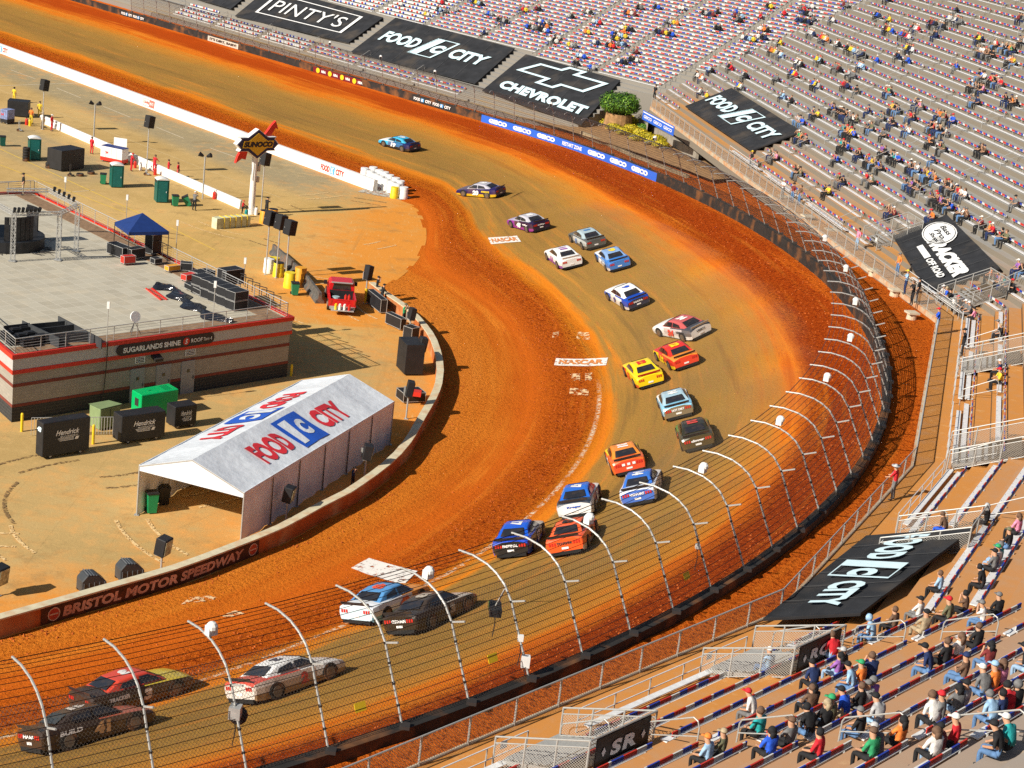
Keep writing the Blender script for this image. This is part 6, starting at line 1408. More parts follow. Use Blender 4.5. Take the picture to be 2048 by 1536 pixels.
o=seat_person((1996,770),'yellow','black',('cap','red'),'sit','person in a yellow vest and red cap at the right edge','spectators seated on the right'); o=seat_person((2005,750),'navy','black',('cap','white'),'sit','person in navy and white cap above the yellow vest','spectators seated on the right')
walk_person(1922,712,8.6,'camera',R(180),'photographer in black standing by the railed opening, right edge','black','black',('cap','black'))
# ---- everyone in the far stands: little groups on the benches
rf_=random.Random(21); shirts=['black']*16+['grey']*7+['light grey']*3+['white']*3+['navy']*4+['blue']*3+['red']*2+['orange']*3+['light blue']*2+['maroon']*2+['camouflage']*2+['brown']*2+['yellow','green','pink','purple','teal']
hats=[('cap','black'),('cap','white'),('cap','red'),('cap','grey'),('hair','brown'),('hair','black'),('long','brown'),('hair','khaki'),('cap','navy'),('hood','grey')]
hotspots=[(1640,230),(1700,250),(1790,350),(1850,330),(1905,390),(1600,150),(1480,140),(1420,160),(1540,100),(1260,110),(1130,90),(1100,60),(1000,20),(960,40),(1070,30),(1200,40),(1350,40),(1450,60),(1300,20),(1550,50),(1680,100),(1650,50),(1930,620),(1960,490),(2020,420),(1990,300),(1900,250),(2000,210),(1960,120),(1870,40),(1800,90),(1750,40),(1720,160),(1700,330),(1560,220),(1600,280),(1850,230),(1780,240),(1960,180),(1820,170),(2030,100),(1230,80),(1180,130),(1500,30),(900,15),(850,5),(2030,560),(2010,660),(1620,190),(1920,300),(1880,440),(1810,410),(1750,300)]
spots=[]
for i in range(2000):
    if len(spots)>=640: break
    if rf_.random()<.72: h=rf_.choice(hotspots); x=h[0]+rf_.gauss(0,26); y=h[1]+rf_.gauss(0,20)
    else: x=rf_.uniform(780,2048); y=rf_.uniform(0,560)
    if not (0<x<2046 and 0<y<700): continue
    P=stand_hit(x,y); r,k,t=rpoly(P.x,P.y)
    if y>500 and x<1850: continue
    if k==0 and r<RB0-2: continue
    if k==1 and r<RB0-.5: continue
    n_=max(0,round((r-RB0)/(RW if k else .81))) if k else round((r-RB0)/.81); g_=rf_.choice((1,2,2,3,4)); col=rf_.choice(shirts)
    for q in range(g_): spots.append((k,n_,t+q*.58))
ind=[]; uniq=set()
for k,n_,t in spots:
    key=(k,n_,round(t/.56))
    if key in taken or key in uniq: continue
    uniq.add(key); rb,zb=rowrz(k,n_); tt=key[2]*.56
    if covered(k,tt,rb): continue
    lo,hi=sec_t(k,rb)
    if not lo+.3<tt<hi-.3: continue
    Q=stand_pt(k,rb-.27,tt,zb-.375)
    if onscreen(Q,4): ind.append((px(Q)[2],k,n_,tt,Q))
ind.sort(key=lambda q:-q[0]); NI=300-npeople-16
crowd=MB(); cmats=[cloth(PAL[c]) for c in ('black','grey','light grey','white','navy','blue','red','orange','light blue','maroon','yellow')]+[M_skin,cloth(PAL['brown'])]
poses=['sit','sit','sit_lean','sit_fold','sit_cam','sit_drink']
for j,(s_,k,n_,tt,Q) in enumerate(ind):
    az=SEC[k]+math.pi+rf_.uniform(-.4,.4)
    if j<NI:
        c=rf_.choice(shirts); h=rf_.choice(hats); x,y,_=px(Q)
        person(rf_.choice(poses),Q,az,'%s spectator in %s, %s %s, in the %s'%(('sitting','seated')[j%2],c,h[1],{'cap':'cap','hair':'hair','long':'long hair','hood':'hood'}[h[0]],LB[k]),PAL[c],PAL[rf_.choice(('black','denim','grey','black','navy'))],(h[0],PAL[h[1]]),group='spectators seated in the far stands',scale=rf_.uniform(.95,1.08))
    else:
        T=Matrix.Translation(Q)@Matrix.Rotation(az,4,'Z'); c=rf_.choice((0,0,0,0,1,1,1,2,3,3,4,4,5,6,7,8,9,10))
        crowd.cyl(T@Vector((0,0,.02)),T@Vector((.10,0,.52)),.17,.20,n=6,mi=c); crowd.cyl(T@Vector((.10,0,.52)),T@Vector((.12,0,.64)),.20,.06,n=6,mi=c)
        crowd.sphere(T@Vector((.13,0,.76)),.115,nu=6,nv=4,mi=11); crowd.sphere(T@Vector((.115,0,.80)),.118,nu=6,nv=3,mi=rf_.choice((0,1,12,3,6))); p=rf_.choice((0,0,1,4))
        for s in (-1,1): crowd.tube([T@Vector((.05,s*.1,.08)),T@Vector((.45,s*.13,.10)),T@Vector((.42,s*.13,-.40))],[.09,.07,.05],4,mi=p); crowd.tube([T@Vector((.08,s*.2,.54)),T@Vector((.14,s*.26,.32)),T@Vector((.38,s*.13,.24))],[.06,.05,.04],4,mi=c)
print('FANS',len(ind))
if crowd.f: tag(crowd.build('distant_crowd',cmats),'small distant seated spectators dotted over the far upper stands','crowd',kind='stuff')
# ---- pit crew and photographers
Rs='red'
crew=[((103,262),'stand','red','red',('cap','white'),'crew member in a red suit and white helmet by the low wall'),((183,308),'stand','red','red',('hair','brown'),'crew member in a red suit beside the thin horn lamp post'),((262,342),'rail','red','red',('cap','red'),'crew member in a red suit behind the white tool cart'),((308,345),'rail','red','red',('hair','brown'),'broad crew member in a red suit sitting against the wall'),((336,354),'fold','red','red',('hair','brown'),'crew member in a red suit, second from the right on the low wall'),((355,360),'stand','red','red',('hair','brown'),'crew member in a red suit, rightmost on the low wall'),
((28,205),'stand','yellow','yellow',('hair','black'),'crew member in a yellow suit, farthest to the left'),((79,235),'stand','yellow','yellow',('cap','black'),'crew member in a bright yellow suit beside the tall boxed floodlight'),((62,248),'stand','orange','yellow',('hair','brown'),'crew member in an orange and yellow suit'),((84,258),'stand','white','khaki',('wide','khaki'),'crew member in a straw hat by the floodlight pole'),
((388,421),'camera','grey','black',('cap','white'),'person in a grey top and black trousers walking by the tipped bin'),((532,432),'camera','black','black',('cap','black'),'photographer in black beside the orange barrels'),((484,428),'rail','red','black',('cap','red'),'person in a red cap crouching by the sign post'),
((762,612),'rail','black','black',('cap','black'),'person in black leaning on the curved wall by the pickup'),((752,596),'camera','black','black',('cap','black'),'photographer in black at the end of the curved wall'),((806,652),'camera','green','black',('cap','camouflage'),'photographer in green and a camouflage cap at the curved wall'),((704,975),'camera','navy','black',('cap','black'),'photographer in navy crouching in the shade between tent and wall')]
for (x,y),pose,sh,pa,h,l in crew: person(pose,G(x,y) if y<900 else Z(x,y,0),random.uniform(-.5,1.5),l,PAL[sh],PAL[pa],(h[0],PAL[h[1]]),group='pit crew and photographers in the infield',scale=.72 if 'crouching' in l else 1.)
P=ohit(862,183); person('camera',P,R(230),'photographer in dark clothes behind the far catch fence',PAL['black'],PAL['khaki'],('cap',PAL['red']))
person('stand',Z(46,390,4.0),R(200),'person in a black jacket and tan trousers on the roof deck',PAL['black'],PAL['khaki'],('cap',PAL['black']))

# ================================================================= PICKUP TRUCK
P=Z(683,628); az=math.atan2(*(Z(672,560)-Z(684,630)).yx); tk=empty('pickup_truck','red pickup truck seen from behind with safety gear in its bed, by the curved wall','truck',P,az)
M_tred=mat('truck_red_paint',(.62,.01,.015),.25,vary=.04,spec=.6)
# local x forward, origin under the tailgate
def hullx(name,st,m_,par,bev=.05,n=5):
    mb=MB(); vs=[]
    for x,w,z0,z1,t in st: vs+=[(x,-w,z0),(x,-w,z1-.15),(x,-w*t,z1),(x,w*t,z1),(x,w,z1-.15),(x,w,z0)]
    fs=[(i*6+k,(i+1)*6+k,(i+1)*6+(k+1)%6,i*6+(k+1)%6) for i in range(len(st)-1) for k in range(6)]+[tuple(range(6)),tuple(range(6*len(st)-6,6*len(st)))[::-1]]
    mb.add(vs,fs); o=mb.build(name,m_,par); md=o.modifiers.new('b','BEVEL'); md.width=bev; md.segments=2; md.limit_method='ANGLE'; return o
mb=MB(); mb.box((1.05,-.95,.85),(2.1,.12,.60)); mb.box((1.05,.95,.85),(2.1,.12,.60)); bd=mb.build('bed',M_tred,tk); mb=MB(); mb.box((1.05,0,.62),(2.1,1.78,.08)); mb.box((2.12,0,.95),(.04,1.78,.6)); mb.build('bed_liner',M_blk,tk)
mb=MB(); mb.box((.03,0,.84),(.09,1.86,.56)); mb.box((.0,0,1.08),(.10,1.0,.04)); tg=mb.build('tailgate',M_tred,tk)
hullx('cab',[(2.15,.98,.45,1.25,.97),(2.2,.96,.45,1.88,.80),(3.6,.96,.45,1.90,.80),(4.25,.98,.45,1.30,.95)],M_tred,tk)
hullx('hood',[(4.2,.98,.45,1.25,.9),(5.5,.94,.45,1.12,.85),(5.62,.86,.5,.95,.85)],M_tred,tk)
mb=MB(); mb.slab([(2.165,-.72,1.28),(2.165,.72,1.28),(2.20,.62,1.74),(2.20,-.62,1.74)],(-.03,0,.0)); mb.build('rear_window',M_cargl,tk)
for s in (-1,1):
    mb=MB(); mb.slab([(2.5,s*.955,1.30),(3.9,s*.965,1.30),(3.5,s*.86,1.74),(2.5,s*.86,1.74)],(0,s*.02,.0)); mb.build('side_window',M_cargl,tk)
    for x in (1.0,4.6): c=Vector((x,s*.93,.42)); mb=MB(); mb.cyl(c-Vector((0,.14,0)),c+Vector((0,.14,0)),.42,n=18); w_=mb.build('wheel',M_tyre,tk); mb=MB(); mb.cyl(c+Vector((0,s*.1,0)),c+Vector((0,s*.155,0)),.22,n=12); mb.build('rim',M_galv,w_)
    mb=MB(); mb.box((3.9,s*1.15,1.35),(.12,.26,.30)); mb.bar((3.9,s*.95,1.3),(3.9,s*1.1,1.3),.05); mb.build('wing_mirror',M_blk,tk); mb=MB(); mb.box((-.02,s*.88,.90),(.05,.14,.34)); mb.build('tail_light',M_lens,tk)
mb=MB(); mb.box((-.12,0,.50),(.18,1.9,.18)); mb.build('bumper',M_galvb,tk); mb=MB(); mb.box((2.05,0,1.86),(.14,1.6,.07)); mb.build('light_bar',M_galvb,tk)
g_=empty('fire_extinguishers','red fire extinguishers standing in the bed of the red pickup','extinguisher',tk.matrix_basis@Vector((.8,-.25,.68)))
for k,(x,y) in enumerate(((0,0),(.25,.05),(.05,-.28),(.3,-.25))): mb=MB(); mb.cyl((x,y,0),(x,y,.55),.10,n=10); mb.cyl((x,y,.55),(x,y,.66),.03,n=6); mb.build('cylinder',M_red,g_)
mb=MB(); mb.cyl((0,0,0),(0,0,.35),.32,.28,n=14); o=mb.build('hose_reel',mat('pale_blue_plastic',(.35,.48,.50),.5)); o.location=tk.matrix_basis@Vector((1.1,.45,.68)); tag(o,'pale blue round hose reel in the bed of the red pickup','hose reel')
for k,(y,c,l) in enumerate(((-.5,M_red,'red'),(-.15,M_wh2,'white'),(.2,M_wh2,'second white'),(.5,M_byel,'yellow'))):
    mb=MB(); mb.cyl((0,0,.02),(0,0,.42),.10,n=10); mb.box((0,0,.46),(.12,.06,.06)); o=mb.build('gear_canister',c); o.location=tk.matrix_basis@Vector((-.42,y,.42)); tag(o,l+' canister strapped to the rack behind the pickup tailgate','canister','canisters on the tailgate rack')
mb=MB(); mb.box((-.42,0,.40),(.45,1.7,.05)); mb.bar((-.2,0,.4),(-.1,0,.5),.08); mb.build('tailgate_rack',M_galv,tk)

# ================================================================= BLACK CRATES AND PANELS BY THE CURVED WALL
def crate(bl,br,depth,h,label,cat='crate',name='black_crate',grp='black crates by the curved wall',z=0.0,m_=None,trim=True,wh=True):
    a,b,d,n,w=px_box(bl,br,depth,h,z); e=empty(name,label,cat,a,group=grp); boxpart('case_body',a,b,n,depth,(.10 if wh else .0),h,m_ or M_blk,e,bev=.02)
    if trim:
        mb=MB(); 
        for z_ in ((.10 if wh else .0)+.02,h): mb.bar(a+Vector((0,0,z_))-n*.006,b+Vector((0,0,z_))-n*.006,.03); mb.bar(a+n*depth+Vector((0,0,z_)),b+n*depth+Vector((0,0,z_)),.03); mb.bar(a+Vector((0,0,z_)),a+n*depth+Vector((0,0,z_)),.03); mb.bar(b+Vector((0,0,z_)),b+n*depth+Vector((0,0,z_)),.03)
        for p in (a,b,a+n*depth,b+n*depth): mb.bar(p+Vector((0,0,.1)),p+Vector((0,0,h)),.03)
        mb.build('metal_edging',M_galv,e,world=True)
    if wh:
        for k in (.12,.88):
            for q in (.15,.85): wheel('caster',a+d*w*k+n*depth*q+Vector((0,0,.06)),n,.06,.05,e)
    return e
crate((808,752),(845,752),1.9,2.2,'tall black draped crate leaning against the curved wall beyond the tent',trim=False)
crate((805,678),(822,684),.8,1.0,'small black case with a white label by the wall, under a floodlight')
crate((770,648),(800,662),.5,.9,'dark grey panel standing inside the curved wall behind the people')
crate((733,606),(760,628),.5,1.1,'dark panel at the start of the curved wall, beside the pickup')
crate((806,808),(850,806),1.2,.7,'low black equipment case with red top beyond the tent, by the wall')
mb=MB(); 
P=Z(828,790,.75); mb.box((0,0,.15),(.9,.6,.3)); o=mb.build('red_toolbox',M_red); o.location=P; tag(o,'red tool box on the low black case by the curved wall','tool box')
# two dark wheeled cases near the lettering wall
for (x,y),l in (((163,1192),'dark grey wheeled equipment case left of the other, behind the speedway lettering'),((240,1168),'dark grey wheeled equipment case with a yellow tag, behind the speedway lettering')):
    P=Z(x,y); e=empty('equipment_case',l,'case',P,R(35),group='dark wheeled cases behind the lettering'); mb=MB(); mb.slab([(0,0,.1),(1.2,0,.1),(1.2,0,.55),(.75,0,.95),(.25,0,.98),(0,0,.7)],(0,.75,0)); o=mb.build('case_shell',mat('slate_plastic',(.05,.055,.06),.45,vary=.1),e); md=o.modifiers.new('b','BEVEL'); md.width=.04
    mb=MB(); 
    for k in range(4): mb.bar((.30+k*.13,-.01,.99-.02*k),(.30+k*.13,.76,.99-.02*k),.05,.03)
    for k in range(5): mb.bar((.1+.25*k,-.012,.15),(.1+.25*k,-.012,.6),.04,.02)
    mb.build('ribs',mat('slate_rib',(.14,.15,.16),.4),e)
    for q in (.1,1.05):
        for yy in (.05,.7): mb=MB(); mb.cyl((q,yy-.04,.10),(q,yy+.04,.10),.10,n=10); mb.build('wheel',M_tyre,e)

# ================================================================= ROOF DECK: STAGE, CASES, CANOPY
ZD=3.98
def D(x,y): return Z(x,y,ZD)
# round LED stage wall with trusses
C0=D(25,520); st=empty('stage_rig','round black stage rig with lattice towers on the roof deck, far left','stage',C0)
def sp(a,r,z): return C0+Vector((math.cos(a)*r,math.sin(a)*r,z))
cen=D(10,488)-C0
def sp(a,r,z): return C0+cen+Vector((math.cos(a)*r,math.sin(a)*r,z))
mb=MB(); n=30; vs=[];fs=[]
for i in range(n+1):
    a=2*math.pi*i/n
    for r,z in ((2.7,0),(2.7,.75),(0.02,.75)): vs.append(sp(a,r,z))
for i in range(n):
    for k in range(2): q=i*3+k; fs.append((q,q+3,q+4,q+1))
mb.add(vs,fs); mb.build('round_platform',M_blk,st,world=True)
mb=MB(); vs=[];fs=[];n=12
for a0,a1 in ((R(-75),R(-22)),(R(150),R(200)),(R(-165),R(-115)),(R(40),R(70))):
    mb=MB()
    for i in range(6):
        u,v=a0+(a1-a0)*i/6,a0+(a1-a0)*(i+.94)/6; mb.slab([sp(u,2.35,.8),sp(v,2.35,.8),sp(v,2.35,2.5),sp(u,2.35,2.5)],(sp(u,2.43,0)-sp(u,2.35,0)))
    mb.build('screen_panel',mat('led_panel',(.02,.02,.022),.4,vary=.6,scale=5),st,world=True)
def truss(mb,a,b,w=.26,r=.022):
    a=Vector(a);b=Vector(b); d=(b-a); L=d.length; q=d.to_track_quat('Z','Y'); cs_=[q@Vector((x*w/2,y*w/2,0)) for x,y in ((-1,-1),(1,-1),(1,1),(-1,1))]; n=max(2,int(L/.4))
    for c_ in cs_: mb.cyl(a+c_,b+c_,r,n=5)
    for i in range(n):
        p,q2=a+d*(i/n),a+d*((i+1)/n)
        for k in range(4): mb.bar(p+cs_[k],q2+cs_[(k+1)%4],.018); mb.bar(p+cs_[k],p+cs_[(k+1)%4],.018)
for (x,y) in ((25,522),(116,520),(152,502),(-12,500)):
    mb=MB(); P=D(x,y); truss(mb,P,P+Vector((0,0,3.3))); mb.box(P+Vector((0,0,.02)),(.5,.5,.03)); mb.build('truss_tower',M_galv,st,world=True)
mb=MB(); T=Vector((0,0,3.3)); pts_=[D(-12,500)+T,D(25,522)+T,D(116,520)+T,D(152,502)+T,D(95,470)+T,D(10,470)+T]
for a,b in zip(pts_,pts_[1:]): truss(mb,a,b,.22)
mb.build('top_truss',M_galv,st,world=True)
for k in range(12):
    a=pts_[1].lerp(pts_[2],k/11) if k<7 else pts_[3].lerp(pts_[4],(k-6)/6); mb=MB(); mb.cyl(a+Vector((0,0,.1)),a+Vector((.1,-.15,.42)),.09,.12,n=8); mb.bar(a,a+Vector((0,0,.15)),.03); mb.build('spot_lamp',M_blk,st,world=True)
mb=MB()
for k in range(26):
    a=random.uniform(0,6.28); r=random.uniform(2.8,3.6); p=sp(a,r,.03); mb.tube([C0+cen+Vector((0,0,.02)),p,p+Vector((random.uniform(-.9,.9),random.uniform(-.5,.5),0)),p+Vector((random.uniform(-1.2,1.2),random.uniform(-.8,.8),.0))],.02,4)
mb.build('floor_cables',M_dark,st,world=True)
# navy canopy
cA=[D(205,505),D(252,525),D(325,523),D(283,497)]
ux=(cA[2]-cA[1]); ux.z=0; ux.normalize(); base=D(255,527); uy=Vector((-ux.y,ux.x,0)); W_=2.9
cc=[base,base+ux*W_,base+ux*W_+uy*W_,base+uy*W_]; cn=empty('pop_up_canopy','navy blue pop up canopy on the roof deck at the left','canopy',base)
ap=(cc[0]+cc[2])/2+Vector((0,0,3.25)); mb=MB(); e_=[c+Vector((0,0,2.25)) for c in cc]; mb.add(e_+[ap],[(0,1,4),(1,2,4),(2,3,4),(3,0,4)]); 
for i in range(4): a,b=e_[i],e_[(i+1)%4]; mb.slab([a,b,b-Vector((0,0,.24)),a-Vector((0,0,.24))],(a-ap).normalized()*.01)
mb.build('canopy_cloth',M_canvas,cn,world=True)
for c in cc: mb=MB(); mb.cyl(c,c+Vector((0,0,2.25)),.03,n=6); mb.build('canopy_leg',M_dark,cn,world=True)
def dcrate(bl,br,dep,h,label,m_=None,cat='road case'): return crate(bl,br,dep,h,label,cat,'road_case','road cases on the roof deck',z=ZD,m_=m_)
for args in (((213,508),(244,520),.8,.85,'black mixing desk case under the left side of the navy canopy'),((262,522),(290,517),.6,.8,'black rack case under the navy canopy, beside the cooler'),((304,512),(322,508),.7,1.5,'tall black loudspeaker case at the right of the navy canopy'),((248,531),(271,529),.5,.62,'red flight case in front of the navy canopy',M_red),((309,531),(324,529),.5,.45,'small grey case right of the red flight case'),
 ((337,546),(361,543),.5,.45,'low case with orange front near the deck railing',M_bora),((360,543),(384,545),.6,.62,'black road case right of the orange fronted one'),((433,560),(450,562),.5,.7,'small black case left of the tallest case'),((450,575),(486,570),.9,1.15,'tallest black road case near the right deck railing'),
 ((372,565),(394,560),.5,.5,'red case beside the black plastic sheeting',M_red),((395,562),(430,556),.9,.5,'low dark case with folded cloth on it'),((368,578),(400,594),.5,.45,'low black case at the left of the long row')): dcrate(*args)
ri=0
for lev in (0,1):
    for k in range(5):
        x0=400+k*17+ (0 if lev==0 else 24); y0=592+k*7.6-lev*0; q=('first','second','third','fourth','last')[k]
        a,b,d,n,w=px_box((x0,y0+ (0)),(x0+27,y0-5),.55,.62,ZD); off=Vector((0,0,0)) if lev==0 else Vector((0,0,0))
        if lev==1: continue
        for lv in (0,1):
            e=empty('road_case','black metal edged road case, %s from left in the %s row'%(q,'lower' if lv==0 else 'upper'),'road case',a+Vector((0,0,.64*lv)),group='stacked road cases on the roof deck'); A=a+Vector((0,0,.64*lv)); B=b+Vector((0,0,.64*lv)); boxpart('case_body',A,B,n,.9,0,.60,M_blk,e,bev=.015)
            mb=MB()
            for z_ in (.02,.60): mb.bar(A+Vector((0,0,z_))-n*.006,B+Vector((0,0,z_))-n*.006,.025); mb.bar(B+Vector((0,0,z_)),B+n*.9+Vector((0,0,z_)),.025); mb.bar(A+Vector((0,0,z_)),A+n*.9+Vector((0,0,z_)),.025)
            mb.bar(A,A+Vector((0,0,.6)),.025); mb.bar(B,B+Vector((0,0,.6)),.025); mb.build('metal_edging',M_galv,e,world=True)
# crumpled black sheeting
mb=MB(); rs=random.Random(5); path=[D(312,572),D(345,580),D(365,600),D(400,622),D(440,640),D(465,645)]; vs=[];fs=[]; pth=spline(path,.25); n=len(pth); m2=10
for i,p in enumerate(pth):
    d=(pth[min(i+1,n-1)]-pth[max(i-1,0)]).normalized(); nn=Vector((-d.y,d.x,0)); ww=.55+.35*math.sin(i*.7)
    for j in range(m2+1): t=-1+2*j/m2; vs.append(p+nn*t*ww+Vector((0,0,max(0,(1-t*t))*(.16+.22*abs(noise.noise(Vector((i*.9,j*1.3,0)))))+.02)))
for i in range(n-1):
    for j in range(m2): k=i*(m2+1)+j; fs.append((k,k+m2+1,k+m2+2,k+1))
mb.add(vs,fs); o=mb.build('plastic_sheeting',mat('glossy_black_plastic',(.015,.015,.018),.18,vary=.3,scale=5,bump=1.0,spec=.9)); tag(o,'crumpled glossy black plastic sheeting lying along the road cases','sheeting')
# red ramp
a=D(292,577); b=D(322,600); d=(b-a).normalized(); n=Vector((-d.y,d.x,0)); e=empty('red_ramp','low red ladder like ramp lying flat on the roof deck','ramp',a); mb=MB(); mb.bar(a,b,.08,.1); mb.bar(a+n*.4,b+n*.4,.08,.1)
for k in range(9): p=a.lerp(b,(k+.5)/9); mb.bar(p,p+n*.4,.06,.05)
mb.build('ramp_frame',M_red,e,world=True)
# black partition boxes at the front left of the deck
e=empty('black_partitions','block of open topped black partitions on the roof deck, bottom left of it','partition',D(0,700)); 
for p,q in (((116,632),(203,678)),((44,641),(118,676)),((63,648),(130,642)),((79,657),(148,649)),((92,667),(176,664)),((8,652),(60,646))):
    a=Z(*p,ZD+.62); b=Z(*q,ZD+.62); d=(b-a).normalized(); n=Vector((-d.y,d.x,0))*.06; mb=MB(); mb.slab([a,b,b-Vector((0,0,.62)),a-Vector((0,0,.62))],n); mb.build('panel',mat('slate_panel',(.045,.048,.052),.6,vary=.15),e,world=True)
for i,(x,y) in enumerate(((14,662),(30,656),(46,652),(26,672),(42,667),(60,663),(54,676),(72,672),(84,668))):
    a=Z(x,y,ZD+.5); a.z=ZD; mb=MB(); mb.box((0,0,.24),(.62,.5,.48),rz=.75); mb.box((0,0,.5),(.42,.3,.05),rz=.75); o=mb.build('monitor_box',M_blk); o.location=a; tag(o,'low black box packed between the partitions on the roof deck','box','low black boxes between the partitions')
# dish on tripod, antenna poles
P=D(268,668); e=empty('tripod_dish','white round dish on a black tripod behind the deck railing','dish',P); mb=MB()
for k in range(3): a=k*2.09+.3; mb.bar((0,0,.8),(math.cos(a)*.4,math.sin(a)*.4,0),.035)
mb.build('tripod',M_dark,e); mb=MB(); mb.cyl((0,0,1.1),(.06,-.06,1.12),.34,n=18); mb.build('dish',M_wh2,e); e.children[-1].rotation_euler=(0,0,0)
for (x,y,h,l) in ((213,692,2.4,'thin pole with a small white box, left of the tripod dish on the deck'),(425,652,2.6,'thin pole with a small white box in front of the stacked road cases'),(129,410,1.9,'thin pole with a white box beside the deck railing, top left'),(252,447,1.9,'thin pole with a white box just behind the navy canopy'),(352,500,1.9,'thin pole with a white box right of the navy canopy'),(487,570,1.6,'thin pole with a white box at the corner near the tallest case')):
    P=D(x,y); e=empty('antenna_pole',l,'antenna',P,group='thin poles with white boxes around the roof deck'); mb=MB(); mb.cyl((0,0,0),(0,0,h),.025,n=6); mb.build('pole',M_galvb,e); mb=MB(); mb.box((0,0,h+.12),(.16,.12,.42)); mb.build('antenna_box',M_wh2,e)
# rail frames near the right corner of the deck
mb=MB()
for k in range(6):
    a=D(490+k*14,575+k*9); mb.bar(a,a+Vector((0,0,.9)),.05); mb.bar(a+Vector((0,0,.9)),a+Vector((-.9,.5,.9)),.05); mb.bar(a+Vector((-.9,.5,.0)),a+Vector((-.9,.5,.9)),.05)
tag(mb.build('stacked_rail_frames',M_dark),'row of dark empty metal frames beside the stacked road cases','frames')
railing('deck_railing','short steel railing in front of the person on the roof deck',[D(-10,392),D(60,386)],1.0)

# ================================================================= PIT LANE GEAR
def tyre_stack(x,y,n,l):
    P=Z(x,y); e=empty('tyre_stack',l,'tyres',P,group='tyres by the pit gear')
    for k in range(n):
        mb=MB(); pr=[(.20,.02),(.32,.0),(.35,.06),(.35,.20),(.32,.26),(.20,.24)]; m_=16; vs=[(r*math.cos(2*math.pi*q/m_),r*math.sin(2*math.pi*q/m_),z+k*.27) for r,z in pr for q in range(m_)]; mb.add(vs,[(i*m_+q,i*m_+(q+1)%m_,((i+1)%6)*m_+(q+1)%m_,((i+1)%6)*m_+q) for i in range(6) for q in range(m_)]); mb.build('tyre',M_tyre,e,smooth=True)
tyre_stack(52,322,5,'stack of five tyres in front of the leftmost portable toilet'); tyre_stack(98,336,2,'two tyres beside the covered equipment, on the grey lane'); tyre_stack(160,352,1,'single tyre lying right of the covered equipment'); tyre_stack(182,348,1,'single tyre left of the green wheeled bin')
crate((122,344),(168,338),1.9,2.0,'tall equipment cart under a loose black cover, left of the middle toilet','cart','covered_equipment_cart','black covered equipment in the pit lane',trim=False)
crate((14,232),(56,236),1.6,1.7,'equipment cart under a loose black cover at the top left','cart','covered_equipment_cart','black covered equipment in the pit lane',trim=False)
def toolcart(bl,br,dep,h,label,m1,m2):
    a,b,d,n,w=px_box(bl,br,dep,h); e=empty('tool_cart',label,'cart',a,group='tool carts in the pit lane'); boxpart('cabinet',a,b,n,dep,.5,h,m1,e,bev=.02); boxpart('red_base',a,b,n,dep,.15,.5,m2,e)
    for k in range(1,4): mb=MB(); p=a+d*w*k/4-n*.012; mb.bar(p+Vector((0,0,.55)),p+Vector((0,0,h-.05)),.02,.01); mb.build('door_line',M_galv,e,world=True)
    mb=MB(); mb.mapped(fit(text('24',.05),w*.3,1.0,.35,.25),lambda u,v:a+d*u-n*.015+Vector((0,0,v))); mb.build('number',M_red,e,world=True)
    for k in (.1,.9): wheel('wheel',a+d*w*k+n*.1+Vector((0,0,.12)),n,.12,.08,e); wheel('wheel',a+d*w*k+n*(dep-.1)+Vector((0,0,.12)),n,.12,.08,e)
    return a,b,d,n
a,b,d,n=toolcart((200,322),(243,331),1.1,1.55,'white tool cart with red base and a blue top beside the red suited crew',M_wh2,M_red)
mb=MB(); mb.slab([a+Vector((0,0,1.58)),b+Vector((0,0,1.58)),b+n*1.1+Vector((0,0,1.58)),a+n*1.1+Vector((0,0,1.58))],(0,0,.03)); tag(mb.build('blue_cover_sheet',mat('blue_cover',(.03,.05,.20),.6)),'blue sheet laid over the white tool cart','sheet')
toolcart((98,328),(112,332),.9,1.3,'white and red cart half hidden by the tall black cover',M_wh2,M_red); toolcart((0,246),(14,249),1.2,1.5,'blue and white cart at the left edge behind the black cover',mat('blue_white_panel',(.2,.25,.45),.5,vary=.5,scale=4),M_blk)
mb=MB(); mb.slab([Z(226,318),Z(252,322),Z(252,322)+Vector((0,0,1.3)),Z(226,318)+Vector((0,0,1.3))],(0,.06,0)); e_=mb.build('score_board',M_wh2); e_.location.z=.9; tag(e_,'white notice board standing behind the white tool cart','board')
for i,(x,y,m_,l) in enumerate(((22,245,M_red,'red fuel can near the left edge'),(53,250,M_red,'red fuel can beside the tan trousered crew member'),(60,252,M_yel,'yellow fuel can beside the red one'),(270,336,M_red,'red gas bottle lying by the low wall'),(281,340,M_wh2,'white air bottle by the low wall'),(310,350,M_red,'small red extinguisher at the wall below the broad crew member'),(428,398,M_red,'small red extinguisher hanging at the low wall near the sign'),(492,434,mat('teal_plastic',(.0,.25,.25),.5),'teal water cooler beside the sign post'),(512,430,M_wh2,'white water jug on the strapped blocks'))):
    P=G(x,y); e=empty('gear_bottle',l,'bottle',P,group='bottles and cans of pit gear'); mb=MB(); mb.cyl((0,0,0),(0,0,.55),.16,n=10); mb.sphere((0,0,.55),.16,nu=10,nv=4); mb.build('vessel',m_,e); mb=MB(); mb.cyl((0,0,.68),(0,0,.80),.04,n=6); mb.bar((-.1,0,.78),(.1,0,.78),.03); mb.build('cap',M_blk,e)
